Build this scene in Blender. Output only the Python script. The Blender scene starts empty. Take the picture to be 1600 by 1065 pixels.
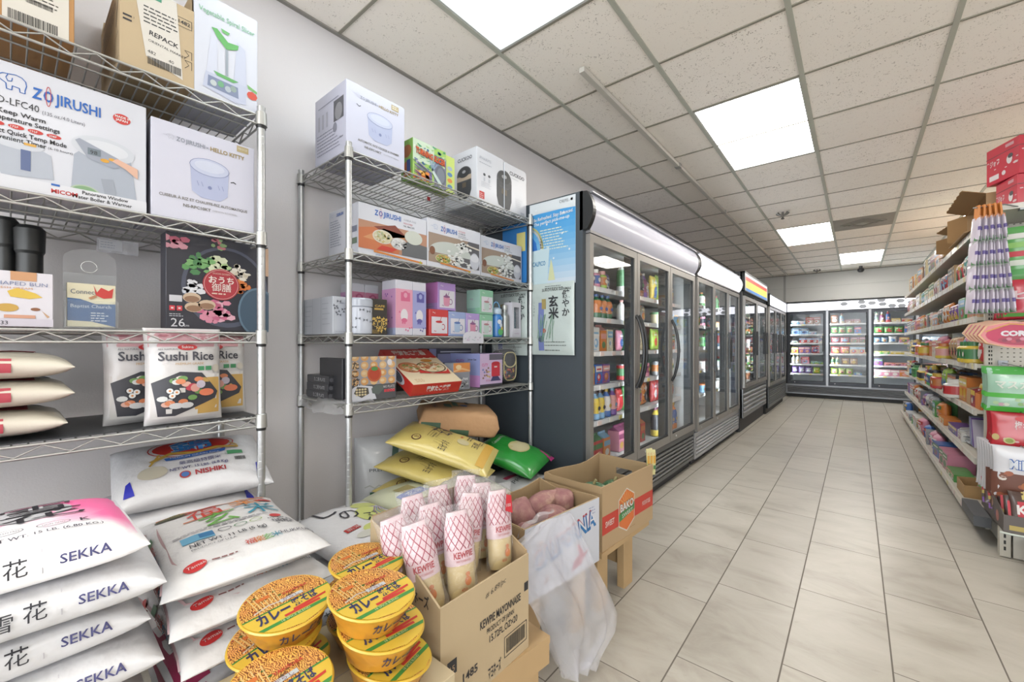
import bpy, bmesh, math, random
from math import sin, cos, pi, radians, sqrt, floor as ffloor
from mathutils import Vector, Matrix, noise

scene = bpy.context.scene
C = scene.collection
# ------------------------------------------------------------------ camera, world, exposure
cam_data = bpy.data.cameras.new('camera')
cam_data.sensor_width = 36.0
cam_data.lens = 650.9 / 1600 * 36.0
cam_data.shift_y = 5.17 / 1600
cam_data.clip_start = 0.05
cam = bpy.data.objects.new('camera', cam_data)
C.objects.link(cam)
cam.location = (0, 0, 1.16)
cam.rotation_euler = (pi / 2, 0, 0.6905)
scene.camera = cam
vs = scene.view_settings
vs.view_transform = 'Standard'
vs.look = 'None'
vs.gamma = 1.0
vs.use_curve_mapping = False
vs.exposure = 0.98
scene.cycles.use_denoising = True
scene.cycles.max_bounces = 10
scene.cycles.diffuse_bounces = 5
scene.cycles.glossy_bounces = 4
scene.cycles.transparent_max_bounces = 24
scene.cycles.sample_clamp_indirect = 4.0
scene.cycles.caustics_reflective = False
scene.cycles.caustics_refractive = False
world = bpy.data.worlds.new('world')
scene.world = world
world.use_nodes = True
wb = world.node_tree.nodes['Background']
wb.inputs[0].default_value = (0.93, 0.97, 1.0, 1)
wb.inputs[1].default_value = 3.0          # daylight coming in through the shop front behind the camera
LIGHT = 9.5                               # ceiling panels
COOLER_LED = 5.0

# ------------------------------------------------------------------ materials
def lin(h):
    h = h.lstrip('#'); h = ''.join(c * 2 for c in h) if len(h) == 3 else h
    out = []
    for i in (0, 2, 4):
        c = int(h[i:i + 2], 16) / 255
        out.append(c / 12.92 if c <= 0.04045 else ((c + 0.055) / 1.055) ** 2.4)
    return (*out, 1)
def alb(h):
    """reflectance of a paint seen as colour h under full light"""
    c = lin(h)[:3]; k = .74 * (1 - .27 * max(c))
    return tuple(v * k for v in c) + (1,)
MATS = {}
def mat(hexc, rough=0.5, metal=0.0, emit=0.0, bump=0.0, bscale=40, var=0.0, coat=0.0, name=None):
    key = (hexc, rough, metal, emit, bump, bscale, var, coat)
    if key in MATS: return MATS[key]
    m = bpy.data.materials.new(name or ('paint_' + hexc.lstrip('#')))
    m.use_nodes = True
    nt = m.node_tree; b = nt.nodes['Principled BSDF']
    b.inputs['Base Color'].default_value = alb(hexc)
    b.inputs['Roughness'].default_value = rough
    b.inputs['Metallic'].default_value = metal
    if coat: b.inputs['Coat Weight'].default_value = coat; b.inputs['Coat Roughness'].default_value = 0.12
    if emit:
        b.inputs['Emission Color'].default_value = lin(hexc); b.inputs['Emission Strength'].default_value = emit
    if bump or var:
        tc = nt.nodes.new('ShaderNodeTexCoord'); nz = nt.nodes.new('ShaderNodeTexNoise')
        nz.inputs['Scale'].default_value = bscale; nz.inputs['Detail'].default_value = 4
        nt.links.new(tc.outputs['Object'], nz.inputs['Vector'])
        if bump:
            bp = nt.nodes.new('ShaderNodeBump'); bp.inputs['Strength'].default_value = bump; bp.inputs['Distance'].default_value = 0.01
            nt.links.new(nz.outputs['Fac'], bp.inputs['Height']); nt.links.new(bp.outputs['Normal'], b.inputs['Normal'])
        if var:
            mx = nt.nodes.new('ShaderNodeMix'); mx.data_type = 'RGBA'
            c = alb(hexc)
            mx.inputs['A'].default_value = tuple(v * (1 - var) for v in c[:3]) + (1,)
            mx.inputs['B'].default_value = tuple(min(1, v * (1 + var * .6)) for v in c[:3]) + (1,)
            nt.links.new(nz.outputs['Fac'], mx.inputs['Factor']); nt.links.new(mx.outputs['Result'], b.inputs['Base Color'])
    MATS[key] = m
    return m
def nodes_mat(name):
    m = bpy.data.materials.new(name); m.use_nodes = True
    nt = m.node_tree
    return m, nt, nt.nodes['Principled BSDF'], (lambda t, **k: mknode(nt, t, **k)), nt.links.new
def mknode(nt, t, **k):
    n = nt.nodes.new('ShaderNode' + t)
    for a, v in k.items():
        if a.startswith('i_'):
            key = a[2:]
            n.inputs[int(key) if key.isdigit() else key.replace('_', ' ')].default_value = v
        else: setattr(n, a, v)
    return n
def glassy(name, tint=(1, 1, 1, 1), base=0.04, gloss_r=0.02, rough_mix=0.0, milky=0.0):
    """thin clear sheet: mostly see-through with a fresnel reflection"""
    m = bpy.data.materials.new(name); m.use_nodes = True
    nt = m.node_tree; nt.nodes.clear()
    out = nt.nodes.new('ShaderNodeOutputMaterial')
    tr = nt.nodes.new('ShaderNodeBsdfTransparent'); tr.inputs[0].default_value = tint
    gl = nt.nodes.new('ShaderNodeBsdfGlossy'); gl.inputs['Roughness'].default_value = gloss_r
    fr = nt.nodes.new('ShaderNodeFresnel'); fr.inputs['IOR'].default_value = 1.5
    mx = nt.nodes.new('ShaderNodeMixShader')
    ge = nt.nodes.new('ShaderNodeNewGeometry'); iv = nt.nodes.new('ShaderNodeMath'); iv.operation = 'SUBTRACT'; iv.inputs[0].default_value = 1
    mu = nt.nodes.new('ShaderNodeMath'); mu.operation = 'MULTIPLY'
    nt.links.new(ge.outputs['Backfacing'], iv.inputs[1]); nt.links.new(fr.outputs[0], mu.inputs[0]); nt.links.new(iv.outputs[0], mu.inputs[1])
    nt.links.new(mu.outputs[0], mx.inputs[0]); nt.links.new(tr.outputs[0], mx.inputs[1]); nt.links.new(gl.outputs[0], mx.inputs[2])
    last = mx
    if milky:
        df = nt.nodes.new('ShaderNodeBsdfTranslucent'); df.inputs[0].default_value = (.9, .9, .93, 1)
        d2 = nt.nodes.new('ShaderNodeBsdfDiffuse'); d2.inputs[0].default_value = (.9, .9, .93, 1)
        ad = nt.nodes.new('ShaderNodeMixShader'); ad.inputs[0].default_value = .5
        nt.links.new(df.outputs[0], ad.inputs[1]); nt.links.new(d2.outputs[0], ad.inputs[2])
        m2 = nt.nodes.new('ShaderNodeMixShader'); m2.inputs[0].default_value = milky
        nt.links.new(mx.outputs[0], m2.inputs[1]); nt.links.new(ad.outputs[0], m2.inputs[2]); last = m2
        if rough_mix:
            tc = nt.nodes.new('ShaderNodeTexCoord'); nz = nt.nodes.new('ShaderNodeTexNoise'); nz.inputs['Scale'].default_value = rough_mix
            nz.inputs['Detail'].default_value = 5; nz.inputs['Distortion'].default_value = 1.5
            bp = nt.nodes.new('ShaderNodeBump'); bp.inputs['Strength'].default_value = .8; bp.inputs['Distance'].default_value = .02
            nt.links.new(tc.outputs['Object'], nz.inputs['Vector']); nt.links.new(nz.outputs['Fac'], bp.inputs['Height'])
            for s in (gl, d2): nt.links.new(bp.outputs['Normal'], s.inputs['Normal'])
    nt.links.new(last.outputs[0], out.inputs[0])
    return m
M_GLASS = glassy('cooler_glass')
M_ACRYL = glassy('clear_acrylic', tint=(.97, .98, .98, 1), milky=.06)
M_FILM = glassy('clear_plastic_film', tint=(.96, .96, .98, 1), gloss_r=.10, milky=.27, rough_mix=16)
M_WRAP = glassy('shrink_wrap', gloss_r=.15, milky=.10, rough_mix=30)

# ------------------------------------------------------------------ geometry collector
TXT = {}
def text_mesh(s, bold=0.0):
    k = (s, bold)
    if k in TXT: return TXT[k]
    cu = bpy.data.curves.new('t', 'FONT'); cu.body = s; cu.size = 1; cu.resolution_u = 2; cu.offset = bold
    ob = bpy.data.objects.new('t', cu)
    me = bpy.data.meshes.new_from_object(ob)
    v = [(p.co.x, p.co.y) for p in me.vertices]; f = [tuple(p.vertices) for p in me.polygons]
    bpy.data.objects.remove(ob); bpy.data.curves.remove(cu); bpy.data.meshes.remove(me)
    if not v: v = [(0, 0)]
    xs = [p[0] for p in v]; ys = [p[1] for p in v]
    TXT[k] = (v, f, min(xs), max(xs), min(ys), max(ys))
    return TXT[k]
def slice2d(v, f, sx, sy):
    bm = bmesh.new(); vv = [bm.verts.new((p[0], p[1], 0)) for p in v]
    for q in f:
        try: bm.faces.new([vv[i] for i in q])
        except ValueError: pass
    xs = [p[0] for p in v]; ys = [p[1] for p in v]
    for ax, lo, hi, st in ((0, min(xs), max(xs), sx), (1, min(ys), max(ys), sy)):
        k = ffloor(lo / st) + 1
        while k * st < hi:
            co = (k * st, 0, 0) if ax == 0 else (0, k * st, 0)
            no = (1, 0, 0) if ax == 0 else (0, 1, 0)
            bmesh.ops.bisect_plane(bm, geom=bm.verts[:] + bm.edges[:] + bm.faces[:], plane_co=co, plane_no=no)
            k += 1
    bm.verts.index_update()
    ov = [(q.co.x, q.co.y) for q in bm.verts]; of = [tuple(x.index for x in p.verts) for p in bm.faces]
    bm.free()
    return ov, of
def ell(cx, cy, rx, ry, n=24, a0=0, a1=2 * pi):
    return [(cx + rx * cos(a0 + (a1 - a0) * i / n), cy + ry * sin(a0 + (a1 - a0) * i / n)) for i in range(n)]
def rect(x0, y0, x1, y1): return [(x0, y0), (x1, y0), (x1, y1), (x0, y1)]
def stroke(pts, w):
    """2D ribbon polygons along a polyline"""
    out = []
    for (a, b), (c, d) in zip(pts, pts[1:]):
        l = math.hypot(c - a, d - b) or 1e-6; nx, ny = -(d - b) / l * w / 2, (c - a) / l * w / 2
        ex, ey = (c - a) / l * w * .2, (d - b) / l * w * .2
        out.append([(a - nx - ex, b - ny - ey), (c - nx + ex, d - ny + ey), (c + nx + ex, d + ny + ey), (a + nx - ex, b + ny - ey)])
    return out

class G:
    def __init__(s): s.v = []; s.f = []; s.m = []; s.sm = []; s.mats = []; s.M = None
    def mi(s, m):
        if isinstance(m, str): m = mat(m)
        if m not in s.mats: s.mats.append(m)
        return s.mats.index(m)
    def add(s, v, f, m, smooth=False):
        o = len(s.v); k = s.mi(m)
        if s.M is not None: v = [s.M @ Vector(p) for p in v]
        s.v += [tuple(p) for p in v]
        for q in f: s.f.append([i + o for i in q]); s.m.append(k); s.sm.append(smooth)
        return s
    def box(s, x0, x1, y0, y1, z0, z1, m, open_top=False, rot=None, bev=0):
        if bev:
            b = bev; v = []; f = []
            def ring(z, i): return [(x0 + i, y0 + i, z), (x1 - i, y0 + i, z), (x1 - i, y1 - i, z), (x0 + i, y1 - i, z)]
            # chamfered outline in plan as well
            def r8(z, i):
                return [(x0 + i + b, y0 + i, z), (x1 - i - b, y0 + i, z), (x1 - i, y0 + i + b, z), (x1 - i, y1 - i - b, z),
                        (x1 - i - b, y1 - i, z), (x0 + i + b, y1 - i, z), (x0 + i, y1 - i - b, z), (x0 + i, y0 + i + b, z)]
            rings = [r8(z0, b * .6), r8(z0 + b, 0), r8(z1 - b, 0), r8(z1, b * .6)]
            for r in rings: v += r
            for k in range(3):
                for j in range(8): f.append((k * 8 + j, k * 8 + (j + 1) % 8, k * 8 + 8 + (j + 1) % 8, k * 8 + 8 + j))
            f.append(tuple(range(7, -1, -1))); f.append(tuple(range(24, 32)))
        else:
            v = [(x0, y0, z0), (x1, y0, z0), (x1, y1, z0), (x0, y1, z0), (x0, y0, z1), (x1, y0, z1), (x1, y1, z1), (x0, y1, z1)]
            f = [(3, 2, 1, 0), (0, 1, 5, 4), (1, 2, 6, 5), (2, 3, 7, 6), (3, 0, 4, 7)]
            if not open_top: f.append((4, 5, 6, 7))
        if rot is not None: v = [rot @ Vector(p) for p in v]
        return s.add(v, f, m)
    def bar(s, p, q, w, h, m, up=(0, 0, 1)):
        """rectangular bar from p to q, w across, h along up"""
        p = Vector(p); q = Vector(q); d = (q - p).normalized(); u = Vector(up); a = d.cross(u).normalized(); u = a.cross(d)
        v = []
        for e in (p, q):
            for i, j in ((-1, -1), (1, -1), (1, 1), (-1, 1)): v.append(e + a * i * w / 2 + u * j * h / 2)
        return s.add(v, [(0, 1, 2, 3)[::-1], (4, 5, 6, 7), (0, 1, 5, 4), (1, 2, 6, 5), (2, 3, 7, 6), (3, 0, 4, 7)], m)
    def tube(s, pts, r, m, n=8, smooth=True, cap=True):
        pts = [Vector(p) for p in pts]; v = []; f = []
        R = r if isinstance(r, (list, tuple)) else [r] * len(pts)
        ref = None
        for i, p in enumerate(pts):
            d = (pts[min(i + 1, len(pts) - 1)] - pts[max(i - 1, 0)]).normalized()
            if ref is None: ref = d.orthogonal().normalized()
            a = (ref - d * ref.dot(d)).normalized(); b = d.cross(a); ref = a
            for k in range(n):
                t = 2 * pi * k / n; v.append(p + (a * cos(t) + b * sin(t)) * R[i])
        for i in range(len(pts) - 1):
            for k in range(n): f.append((i * n + k, i * n + (k + 1) % n, (i + 1) * n + (k + 1) % n, (i + 1) * n + k))
        s.add(v, f, m, smooth)
        if cap:
            s.add(v[:n], [tuple(range(n))[::-1]], m); s.add(v[-n:], [tuple(range(n))], m)
        return s
    def lathe(s, prof, m, n=20, c=(0, 0), smooth=True, mats=None, ax=None):
        """prof: list of (r, z); mats: optional list of materials per band"""
        v = []
        for r, z in prof:
            for k in range(n): v.append((c[0] + r * cos(2 * pi * k / n), c[1] + r * sin(2 * pi * k / n), z))
        if ax is not None: v = [ax @ Vector(p) for p in v]
        for i in range(len(prof) - 1):
            mm = mats[i] if mats else m
            s.add([v[i * n + k] for k in range(n)] + [v[(i + 1) * n + k] for k in range(n)],
                  [(k, (k + 1) % n, n + (k + 1) % n, n + k) for k in range(n)], mm, smooth)
        if prof[0][0] > 1e-5: s.add(v[:n], [tuple(range(n))[::-1]], mats[0] if mats else m)
        if prof[-1][0] > 1e-5: s.add(v[-n:], [tuple(range(n))], mats[-1] if mats else m)
        return s
    def grid(s, fn, nu, nv, m, smooth=True, wrap_v=False, two=0.0):
        v = [fn(i / nu, j / nv) for i in range(nu + 1) for j in range(nv if wrap_v else nv + 1)]
        w = nv if wrap_v else nv + 1
        f = []
        for i in range(nu):
            for j in range(nv):
                a = i * w + j; b = i * w + (j + 1) % w
                f.append((a, b, b + w, a + w))
        return s.add(v, f, m, smooth)
    # flat printing -------------------------------------------------------
    def face(s, O, ux, uy):
        s.O = Vector(O); s.ux = Vector(ux).normalized(); s.uy = Vector(uy).normalized(); s.n = s.ux.cross(s.uy); s.lay = 0; s.bag = None
        return s
    def onbag(s, bag, th=0, cx=0, cy=0, mode='top', M=None):
        s.bag = bag; s.bt = (th, cx, cy, mode); s.lay = 0
        return s
    def _put(s, v, f, m, lay):
        e = .0005 + .00035 * lay
        if s.bag is None:
            s.add([s.O + s.ux * x + s.uy * y + s.n * e for x, y in v], f, m)
        else:
            th, cx, cy, mode = s.bt; c, d = cos(th), sin(th)
            w = [(cx + x * c - y * d, cy + x * d + y * c) for x, y in v]
            w, f = slice2d(w, f, s.bag.step, s.bag.step)
            s.add([s.bag.pt(x, y, mode, .0012 + e * 1.6) for x, y in w], f, m, True)
    def text(s, t, x, y, h, m, w=None, bold=0.0, al='L', lay=2, rot=0, sh=0):
        v, f, x0, x1, y0, y1 = text_mesh(t, bold)
        k = h / .70; kx = k if w is None else w / max(x1 - x0, 1e-6)
        wd = (x1 - x0) * kx
        ox = {'L': 0, 'C': -wd / 2, 'R': -wd}[al]
        c, d = cos(rot), sin(rot)
        out = []
        for p in v:
            a, b = (p[0] - x0) * kx + ox + p[1] * k * sh, p[1] * k
            out.append((x + a * c - b * d, y + a * d + b * c))
        s._put(out, f, m, lay); return s
    clip = None
    def poly(s, pts, m, lay=0):
        if s.clip and s.bag is None:
            W, H = s.clip
            for ax, lim, sg in ((0, 0, 1), (0, W, -1), (1, 0, 1), (1, H, -1)):
                out = []
                for i, p in enumerate(pts):
                    q = pts[i - 1]; a, b = sg * (q[ax] - lim), sg * (p[ax] - lim)
                    if (a < 0) != (b < 0): t = a / (a - b); out.append((q[0] + t * (p[0] - q[0]), q[1] + t * (p[1] - q[1])))
                    if b >= 0: out.append(p)
                pts = out
                if len(pts) < 3: return s
        s._put(pts, [tuple(range(len(pts)))], m, lay); return s
    def polys(s, ps, m, lay=0):
        for p in ps: s.poly(p, m, lay)
        return s
    def rect(s, x0, y0, x1, y1, m, lay=0): return s.poly(rect(x0, y0, x1, y1), m, lay)
    def ell(s, cx, cy, rx, ry, m, lay=0, n=24): return s.poly(ell(cx, cy, rx, ry, n), m, lay)
    def line(s, pts, w, m, lay=1): return s.polys(stroke(pts, w), m, lay)
    def lines(s, x, y, w, rows, dy, h, m, lay=1, seed=0, jag=.35):
        """a block of tiny printed text shown as word-length dashes"""
        r = random.Random(seed)
        for i in range(rows):
            cx = x; end = x + w * (1 - jag * r.random())
            while cx < end:
                l = h * r.uniform(1.5, 4.5); s.rect(cx, y - i * dy, min(cx + l, end), y - i * dy + h, m, lay); cx += l + h * .8
        return s
    def barcode(s, x, y, w, h, m='#222222', bg='#f4f2ee', lay=1, seed=1):
        r = random.Random(seed)
        if bg: s.rect(x, y, x + w, y + h, bg, lay)
        cx = x + w * .04
        while cx < x + w * .95:
            l = w * r.choice((.008, .014, .022)); s.rect(cx, y + h * .12, cx + l, y + h * .92, m, lay + 1); cx += l + w * r.choice((.01, .016))
        return s
    def mesh(s, name):
        me = bpy.data.meshes.new(name); me.from_pydata(s.v, [], s.f)
        for m in s.mats: me.materials.append(m)
        me.polygons.foreach_set('material_index', s.m); me.polygons.foreach_set('use_smooth', s.sm)
        me.update(); return me

def link(name, data, parent=None, loc=None, rot=None):
    o = bpy.data.objects.new(name, data); C.objects.link(o)
    if loc is not None: o.location = loc
    if rot is not None: o.rotation_euler = rot
    if parent is not None: o.parent = parent
    return o
def tag(o, label, cat, group=None, kind=None):
    if label: o['label'] = label
    if cat: o['category'] = cat
    if group: o['group'] = group
    if kind: o['kind'] = kind
    return o
def thing(name, label, cat, loc=(0, 0, 0), rz=0, group=None):
    o = link(name, None, None, loc, (0, 0, rz)); o.empty_display_size = .05
    return tag(o, label, cat, group)
def part(name, g, parent, label=None, loc=None, rot=None):
    o = link(name, g.mesh(name), parent, loc, rot)
    if label: o['label'] = label
    return o
def solo(name, g, label, cat, loc=(0, 0, 0), rz=0, group=None, rot=None):
    o = link(name, g.mesh(name), None, loc, rot or (0, 0, rz))
    return tag(o, label, cat, group)
def struct(name, g):
    o = link(name, g.mesh(name)); o['kind'] = 'structure'; return o
def copy_tree(o, parent=None, loc=None, rot=None, label=None, group=None):
    c = o.copy(); C.objects.link(c); c.parent = parent
    if loc is not None: c.location = loc
    if rot is not None: c.rotation_euler = rot
    if label: c['label'] = label
    if group: c['group'] = group
    for ch in o.children: copy_tree(ch, c)
    return c

class Bag:
    """pillow-shaped filled bag: length along x, width along y, thickness along z"""
    def __init__(s, L, B, T, n=2.8, ear=.05, pow_=4, pleat=.004, lump=.006, seed=0, bot=.8, step=.03, endk=.6, waist=.03):
        s.L, s.B, s.T, s.n, s.ear, s.pow, s.pleat, s.lump, s.seed, s.bot, s.step, s.endk, s.waist = L, B, T, n, ear, pow_, pleat, lump, seed, bot, step, endk, waist
    def bh(s, x):
        u = min(1, abs(x) / (s.L / 2))
        h = s.T / 2 * max(0, 1 - u ** s.pow) ** s.endk + .0018
        b = s.B / 2 * (1 + s.ear * u ** 3 - s.waist * (1 - u * u))
        return b, h
    def dz(s, x, y):
        u = min(1, abs(x) / (s.L / 2))
        q = noise.noise((x * 9 + s.seed * 7.3, y * 9, s.seed * 1.7)) * s.lump + noise.noise((x * 25 + s.seed, y * 25, 3.1)) * s.lump * .4
        return q * (1 - u ** 3) + s.pleat * sin(y * 95 + s.seed + 3 * noise.noise((y * 8, s.seed, 0))) * (u ** 5) * (1 - u ** 14)
    def pt(s, x, y, mode='top', e=0):
        if mode == 'top':
            b, h = s.bh(x); t = min(.999, abs(y) / b); k = (1 - t ** s.n) ** (1 / s.n)
            return (x, y, h * k + s.dz(x, y) * k + e * (.3 + .7 * k) + 0)
        b, h = s.bh(x); hz = h if y > 0 else h * s.bot
        t = min(.995, abs(y) / max(hz, 1e-4)); k = (1 - t ** s.n) ** (1 / s.n)
        sg = -1 if mode == 'front' else 1
        return (x, sg * (b * k + e * 1.5), y)
    def build(s, g, m, nu=26, nw=28, mbot=None):
        def fn(a, w):
            x = (a * 2 - 1) * s.L / 2 * .99999; b, h = s.bh(x); t = 2 * pi * w; c, d = cos(t), sin(t)
            y = b * math.copysign(abs(c) ** (2 / s.n), c)
            k = abs(d) ** (2 / s.n)
            if d >= 0: return (x, y, h * k + s.dz(x, y) * k)
            return (x, y, -h * s.bot * k + s.dz(x + 3, y) * k * .4)
        g.grid(fn, nu, nw, m, wrap_v=True)
        for sg in (-1, 1):
            x = sg * s.L / 2 * .99999
            v = [fn((sg + 1) / 2, j / nw) for j in range(nw)]
            g.add(v, [tuple(range(nw))[::sg]], m)
        return g
# ------------------------------------------------------------------ the room
ZC = 2.703; CX0 = -2.0; CX1 = 7.0; CY0 = -3.2; CY1 = 11.9
def wall_mat():
    m, nt, b, N, L = nodes_mat('painted_wall')
    tc = N('TexCoord'); n1 = N('TexNoise', i_Scale=1.3, i_Detail=5.0); n2 = N('TexNoise', i_Scale=160.0, i_Detail=2.0)
    L(tc.outputs['Object'], n1.inputs['Vector']); L(tc.outputs['Object'], n2.inputs['Vector'])
    cr = N('ValToRGB'); cr.color_ramp.elements[0].position = .3; cr.color_ramp.elements[1].position = .75
    cr.color_ramp.elements[0].color = lin('#c6c3c5'); cr.color_ramp.elements[1].color = lin('#cecbcc')
    L(n1.outputs['Fac'], cr.inputs[0]); L(cr.outputs[0], b.inputs['Base Color'])
    bp = N('Bump', i_Strength=.12, i_Distance=.004); L(n2.outputs['Fac'], bp.inputs['Height']); L(bp.outputs[0], b.inputs['Normal'])
    b.inputs['Roughness'].default_value = .62
    return m
def ceil_mat():
    m, nt, b, N, L = nodes_mat('mineral_fibre_tile')
    geo = N('NewGeometry'); sep = N('SeparateXYZ'); L(geo.outputs['Position'], sep.inputs[0])
    # per-tile tone
    def cell(out, off, sz):
        a = N('Math', operation='SUBTRACT', i_1=off); L(out, a.inputs[0])
        d = N('Math', operation='DIVIDE', i_1=sz); L(a.outputs[0], d.inputs[0])
        f = N('Math', operation='FLOOR'); L(d.outputs[0], f.inputs[0]); return f
    fx = cell(sep.outputs[0], -2.068, .6096); fy = cell(sep.outputs[1], 1.666, .6167)
    cb = N('CombineXYZ'); L(fx.outputs[0], cb.inputs[0]); L(fy.outputs[0], cb.inputs[1])
    wn = N('TexWhiteNoise'); L(cb.outputs[0], wn.inputs['Vector'])
    cr = N('ValToRGB'); cr.color_ramp.elements[0].color = lin('#ece6dd'); cr.color_ramp.elements[1].color = lin('#f2ede6')
    L(wn.outputs['Value'], cr.inputs[0])
    vo = N('TexVoronoi', i_Scale=88.0); vo.feature = 'F1'
    nz = N('TexNoise', i_Scale=60.0, i_Detail=3.0); ad = N('MixRGB', i_Fac=.035); 
    L(geo.outputs['Position'], nz.inputs['Vector']); L(geo.outputs['Position'], ad.inputs[1]); L(nz.outputs['Color'], ad.inputs[2]); L(ad.outputs[0], vo.inputs['Vector'])
    n3 = N('TexNoise', i_Scale=26.0, i_Detail=2.0); L(geo.outputs['Position'], n3.inputs['Vector'])
    th = N('MapRange'); th.inputs['From Min'].default_value = .35; th.inputs['From Max'].default_value = .7
    th.inputs['To Min'].default_value = .06; th.inputs['To Max'].default_value = .33; L(n3.outputs['Fac'], th.inputs['Value'])
    lt = N('Math', operation='LESS_THAN'); L(vo.outputs['Distance'], lt.inputs[0]); L(th.outputs[0], lt.inputs[1])
    amt = N('MapRange'); amt.inputs['To Min'].default_value = .25; amt.inputs['To Max'].default_value = .95; L(wn.outputs['Value'], amt.inputs['Value'])
    mu = N('Math', operation='MULTIPLY'); L(lt.outputs[0], mu.inputs[0]); L(amt.outputs[0], mu.inputs[1])
    mx = N('MixRGB'); L(mu.outputs[0], mx.inputs[0]); L(cr.outputs[0], mx.inputs[1]); mx.inputs[2].default_value = lin('#8f857a')
    L(mx.outputs[0], b.inputs['Base Color']); b.inputs['Roughness'].default_value = .95
    bp = N('Bump', i_Strength=.3, i_Distance=.002); iv = N('Math', operation='SUBTRACT', i_0=1.0); L(mu.outputs[0], iv.inputs[1]); L(iv.outputs[0], bp.inputs['Height']); L(bp.outputs[0], b.inputs['Normal'])
    return m
def floor_mat():
    m, nt, b, N, L = nodes_mat('stone_look_floor_tile')
    geo = N('NewGeometry'); sep = N('SeparateXYZ'); L(geo.outputs['Position'], sep.inputs[0])
    def M(op, a, bb=None):
        n = N('Math', operation=op)
        for i, q in enumerate((a, bb)):
            if q is None: continue
            if isinstance(q, (int, float)): n.inputs[i].default_value = q
            else: L(q, n.inputs[i])
        return n.outputs[0]
    W, LN = .3085, .612
    cx = M('DIVIDE', M('SUBTRACT', sep.outputs[0], -.825), W); ix = M('FLOOR', cx); fx = M('SUBTRACT', cx, ix)
    cy = M('DIVIDE', M('SUBTRACT', M('SUBTRACT', sep.outputs[1], .1595), M('MULTIPLY', ix, .204)), LN); iy = M('FLOOR', cy); fy = M('SUBTRACT', cy, iy)
    dx = M('MULTIPLY', M('MINIMUM', fx, M('SUBTRACT', 1.0, fx)), W); dy = M('MULTIPLY', M('MINIMUM', fy, M('SUBTRACT', 1.0, fy)), LN)
    d1 = M('MINIMUM', M('DIVIDE', dx, 1.35), dy)
    gr = M('LESS_THAN', d1, .0019)
    cb = N('CombineXYZ'); L(ix, cb.inputs[0]); L(iy, cb.inputs[1])
    wn = N('TexWhiteNoise'); L(cb.outputs[0], wn.inputs['Vector'])
    # veining, shifted per tile
    vm = N('VectorMath', operation='MULTIPLY_ADD'); L(wn.outputs['Color'], vm.inputs[0]); vm.inputs[1].default_value = (7, 7, 7); 
    st = N('VectorMath', operation='MULTIPLY'); L(geo.outputs['Position'], st.inputs[0]); st.inputs[1].default_value = (1.0, 2.1, 1)
    L(st.outputs[0], vm.inputs[2])
    n1 = N('TexNoise', i_Scale=2.6, i_Detail=9.0, i_Roughness=.62, i_Distortion=.6); L(vm.outputs[0], n1.inputs['Vector'])
    cr = N('ValToRGB'); e = cr.color_ramp.elements
    e[0].position = .28; e[0].color = lin('#8a8379'); e[1].position = .72; e[1].color = lin('#aca79e')
    q = cr.color_ramp.elements.new(.48); q.color = lin('#a09b91')
    L(n1.outputs['Fac'], cr.inputs[0])
    n2 = N('TexNoise', i_Scale=9.0, i_Detail=8.0, i_Roughness=.7, i_Distortion=1.2); L(vm.outputs[0], n2.inputs['Vector'])
    c2 = N('ValToRGB'); c2.color_ramp.elements[0].position = .30; c2.color_ramp.elements[0].color = (1, 1, 1, 1); c2.color_ramp.elements[1].position = .37; c2.color_ramp.elements[1].color = (0, 0, 0, 1)
    L(n2.outputs['Fac'], c2.inputs[0])
    fa = M('MULTIPLY', c2.outputs[0], .4)
    m1 = N('MixRGB'); L(fa, m1.inputs[0]); L(cr.outputs[0], m1.inputs[1]); m1.inputs[2].default_value = lin('#857c72')
    tone = N('MapRange'); tone.inputs['To Min'].default_value = .93; tone.inputs['To Max'].default_value = 1.05; L(wn.outputs['Value'], tone.inputs['Value'])
    m2 = N('VectorMath', operation='SCALE'); L(m1.outputs[0], m2.inputs[0]); L(tone.outputs[0], m2.inputs['Scale'])
    m3 = N('MixRGB'); L(gr, m3.inputs[0]); L(m2.outputs[0], m3.inputs[1]); m3.inputs[2].default_value = lin('#605a53')
    L(m3.outputs[0], b.inputs['Base Color'])
    rr = N('MapRange'); rr.inputs['To Min'].default_value = .22; rr.inputs['To Max'].default_value = .45; L(n1.outputs['Fac'], rr.inputs['Value'])
    ro = N('MixRGB'); L(gr, ro.inputs[0]); L(rr.outputs[0], ro.inputs[1]); ro.inputs[2].default_value = (.9, .9, .9, 1); L(ro.outputs[0], b.inputs['Roughness'])
    bp = N('Bump', i_Strength=.6, i_Distance=.003); L(M('SUBTRACT', 1.0, gr), bp.inputs['Height']); L(bp.outputs[0], b.inputs['Normal'])
    return m
M_WALL = wall_mat()
struct('floor', G().box(CX0 - .1, CX1, CY0, CY1 + .1, -.1, 0, floor_mat()))
struct('wall_left', G().box(CX0 - .1, CX0, CY0, CY1 + .1, 0, ZC + .1, M_WALL))
g = G()
M_FRP = mat('#e2e2de', .42, bump=.05, bscale=90)
g.box(CX0, CX1, CY1, CY1 + .1, 0, ZC + .1, M_FRP)
struct('wall_back', g)
g = G()
g.box(CX0, CX1, 11.13, 11.2, 2.10, ZC, M_FRP)           # panelled bulkhead over the glass door coolers
struct('wall_bulkhead', g)
g = G()
for x in (-1.24, 2.0): g.box(x - .02, x + .02, 11.118, 11.1295, 2.10, ZC, mat('#a9a9a6', .4))
g.box(CX0, CX1, 11.118, 11.1295, ZC - .018, ZC, mat('#a3a099', .5))
g.box(CX0, CX1, 11.124, 11.1295, 2.40, 2.404, mat('#b3b3ae', .5))
struct('trim_1', g)
g = G(); g.box(-1.262, -1.222, 11.06, 11.11, 0, 2.10, mat('#a5a4a6', .35)); struct('trim_2', g)
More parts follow.
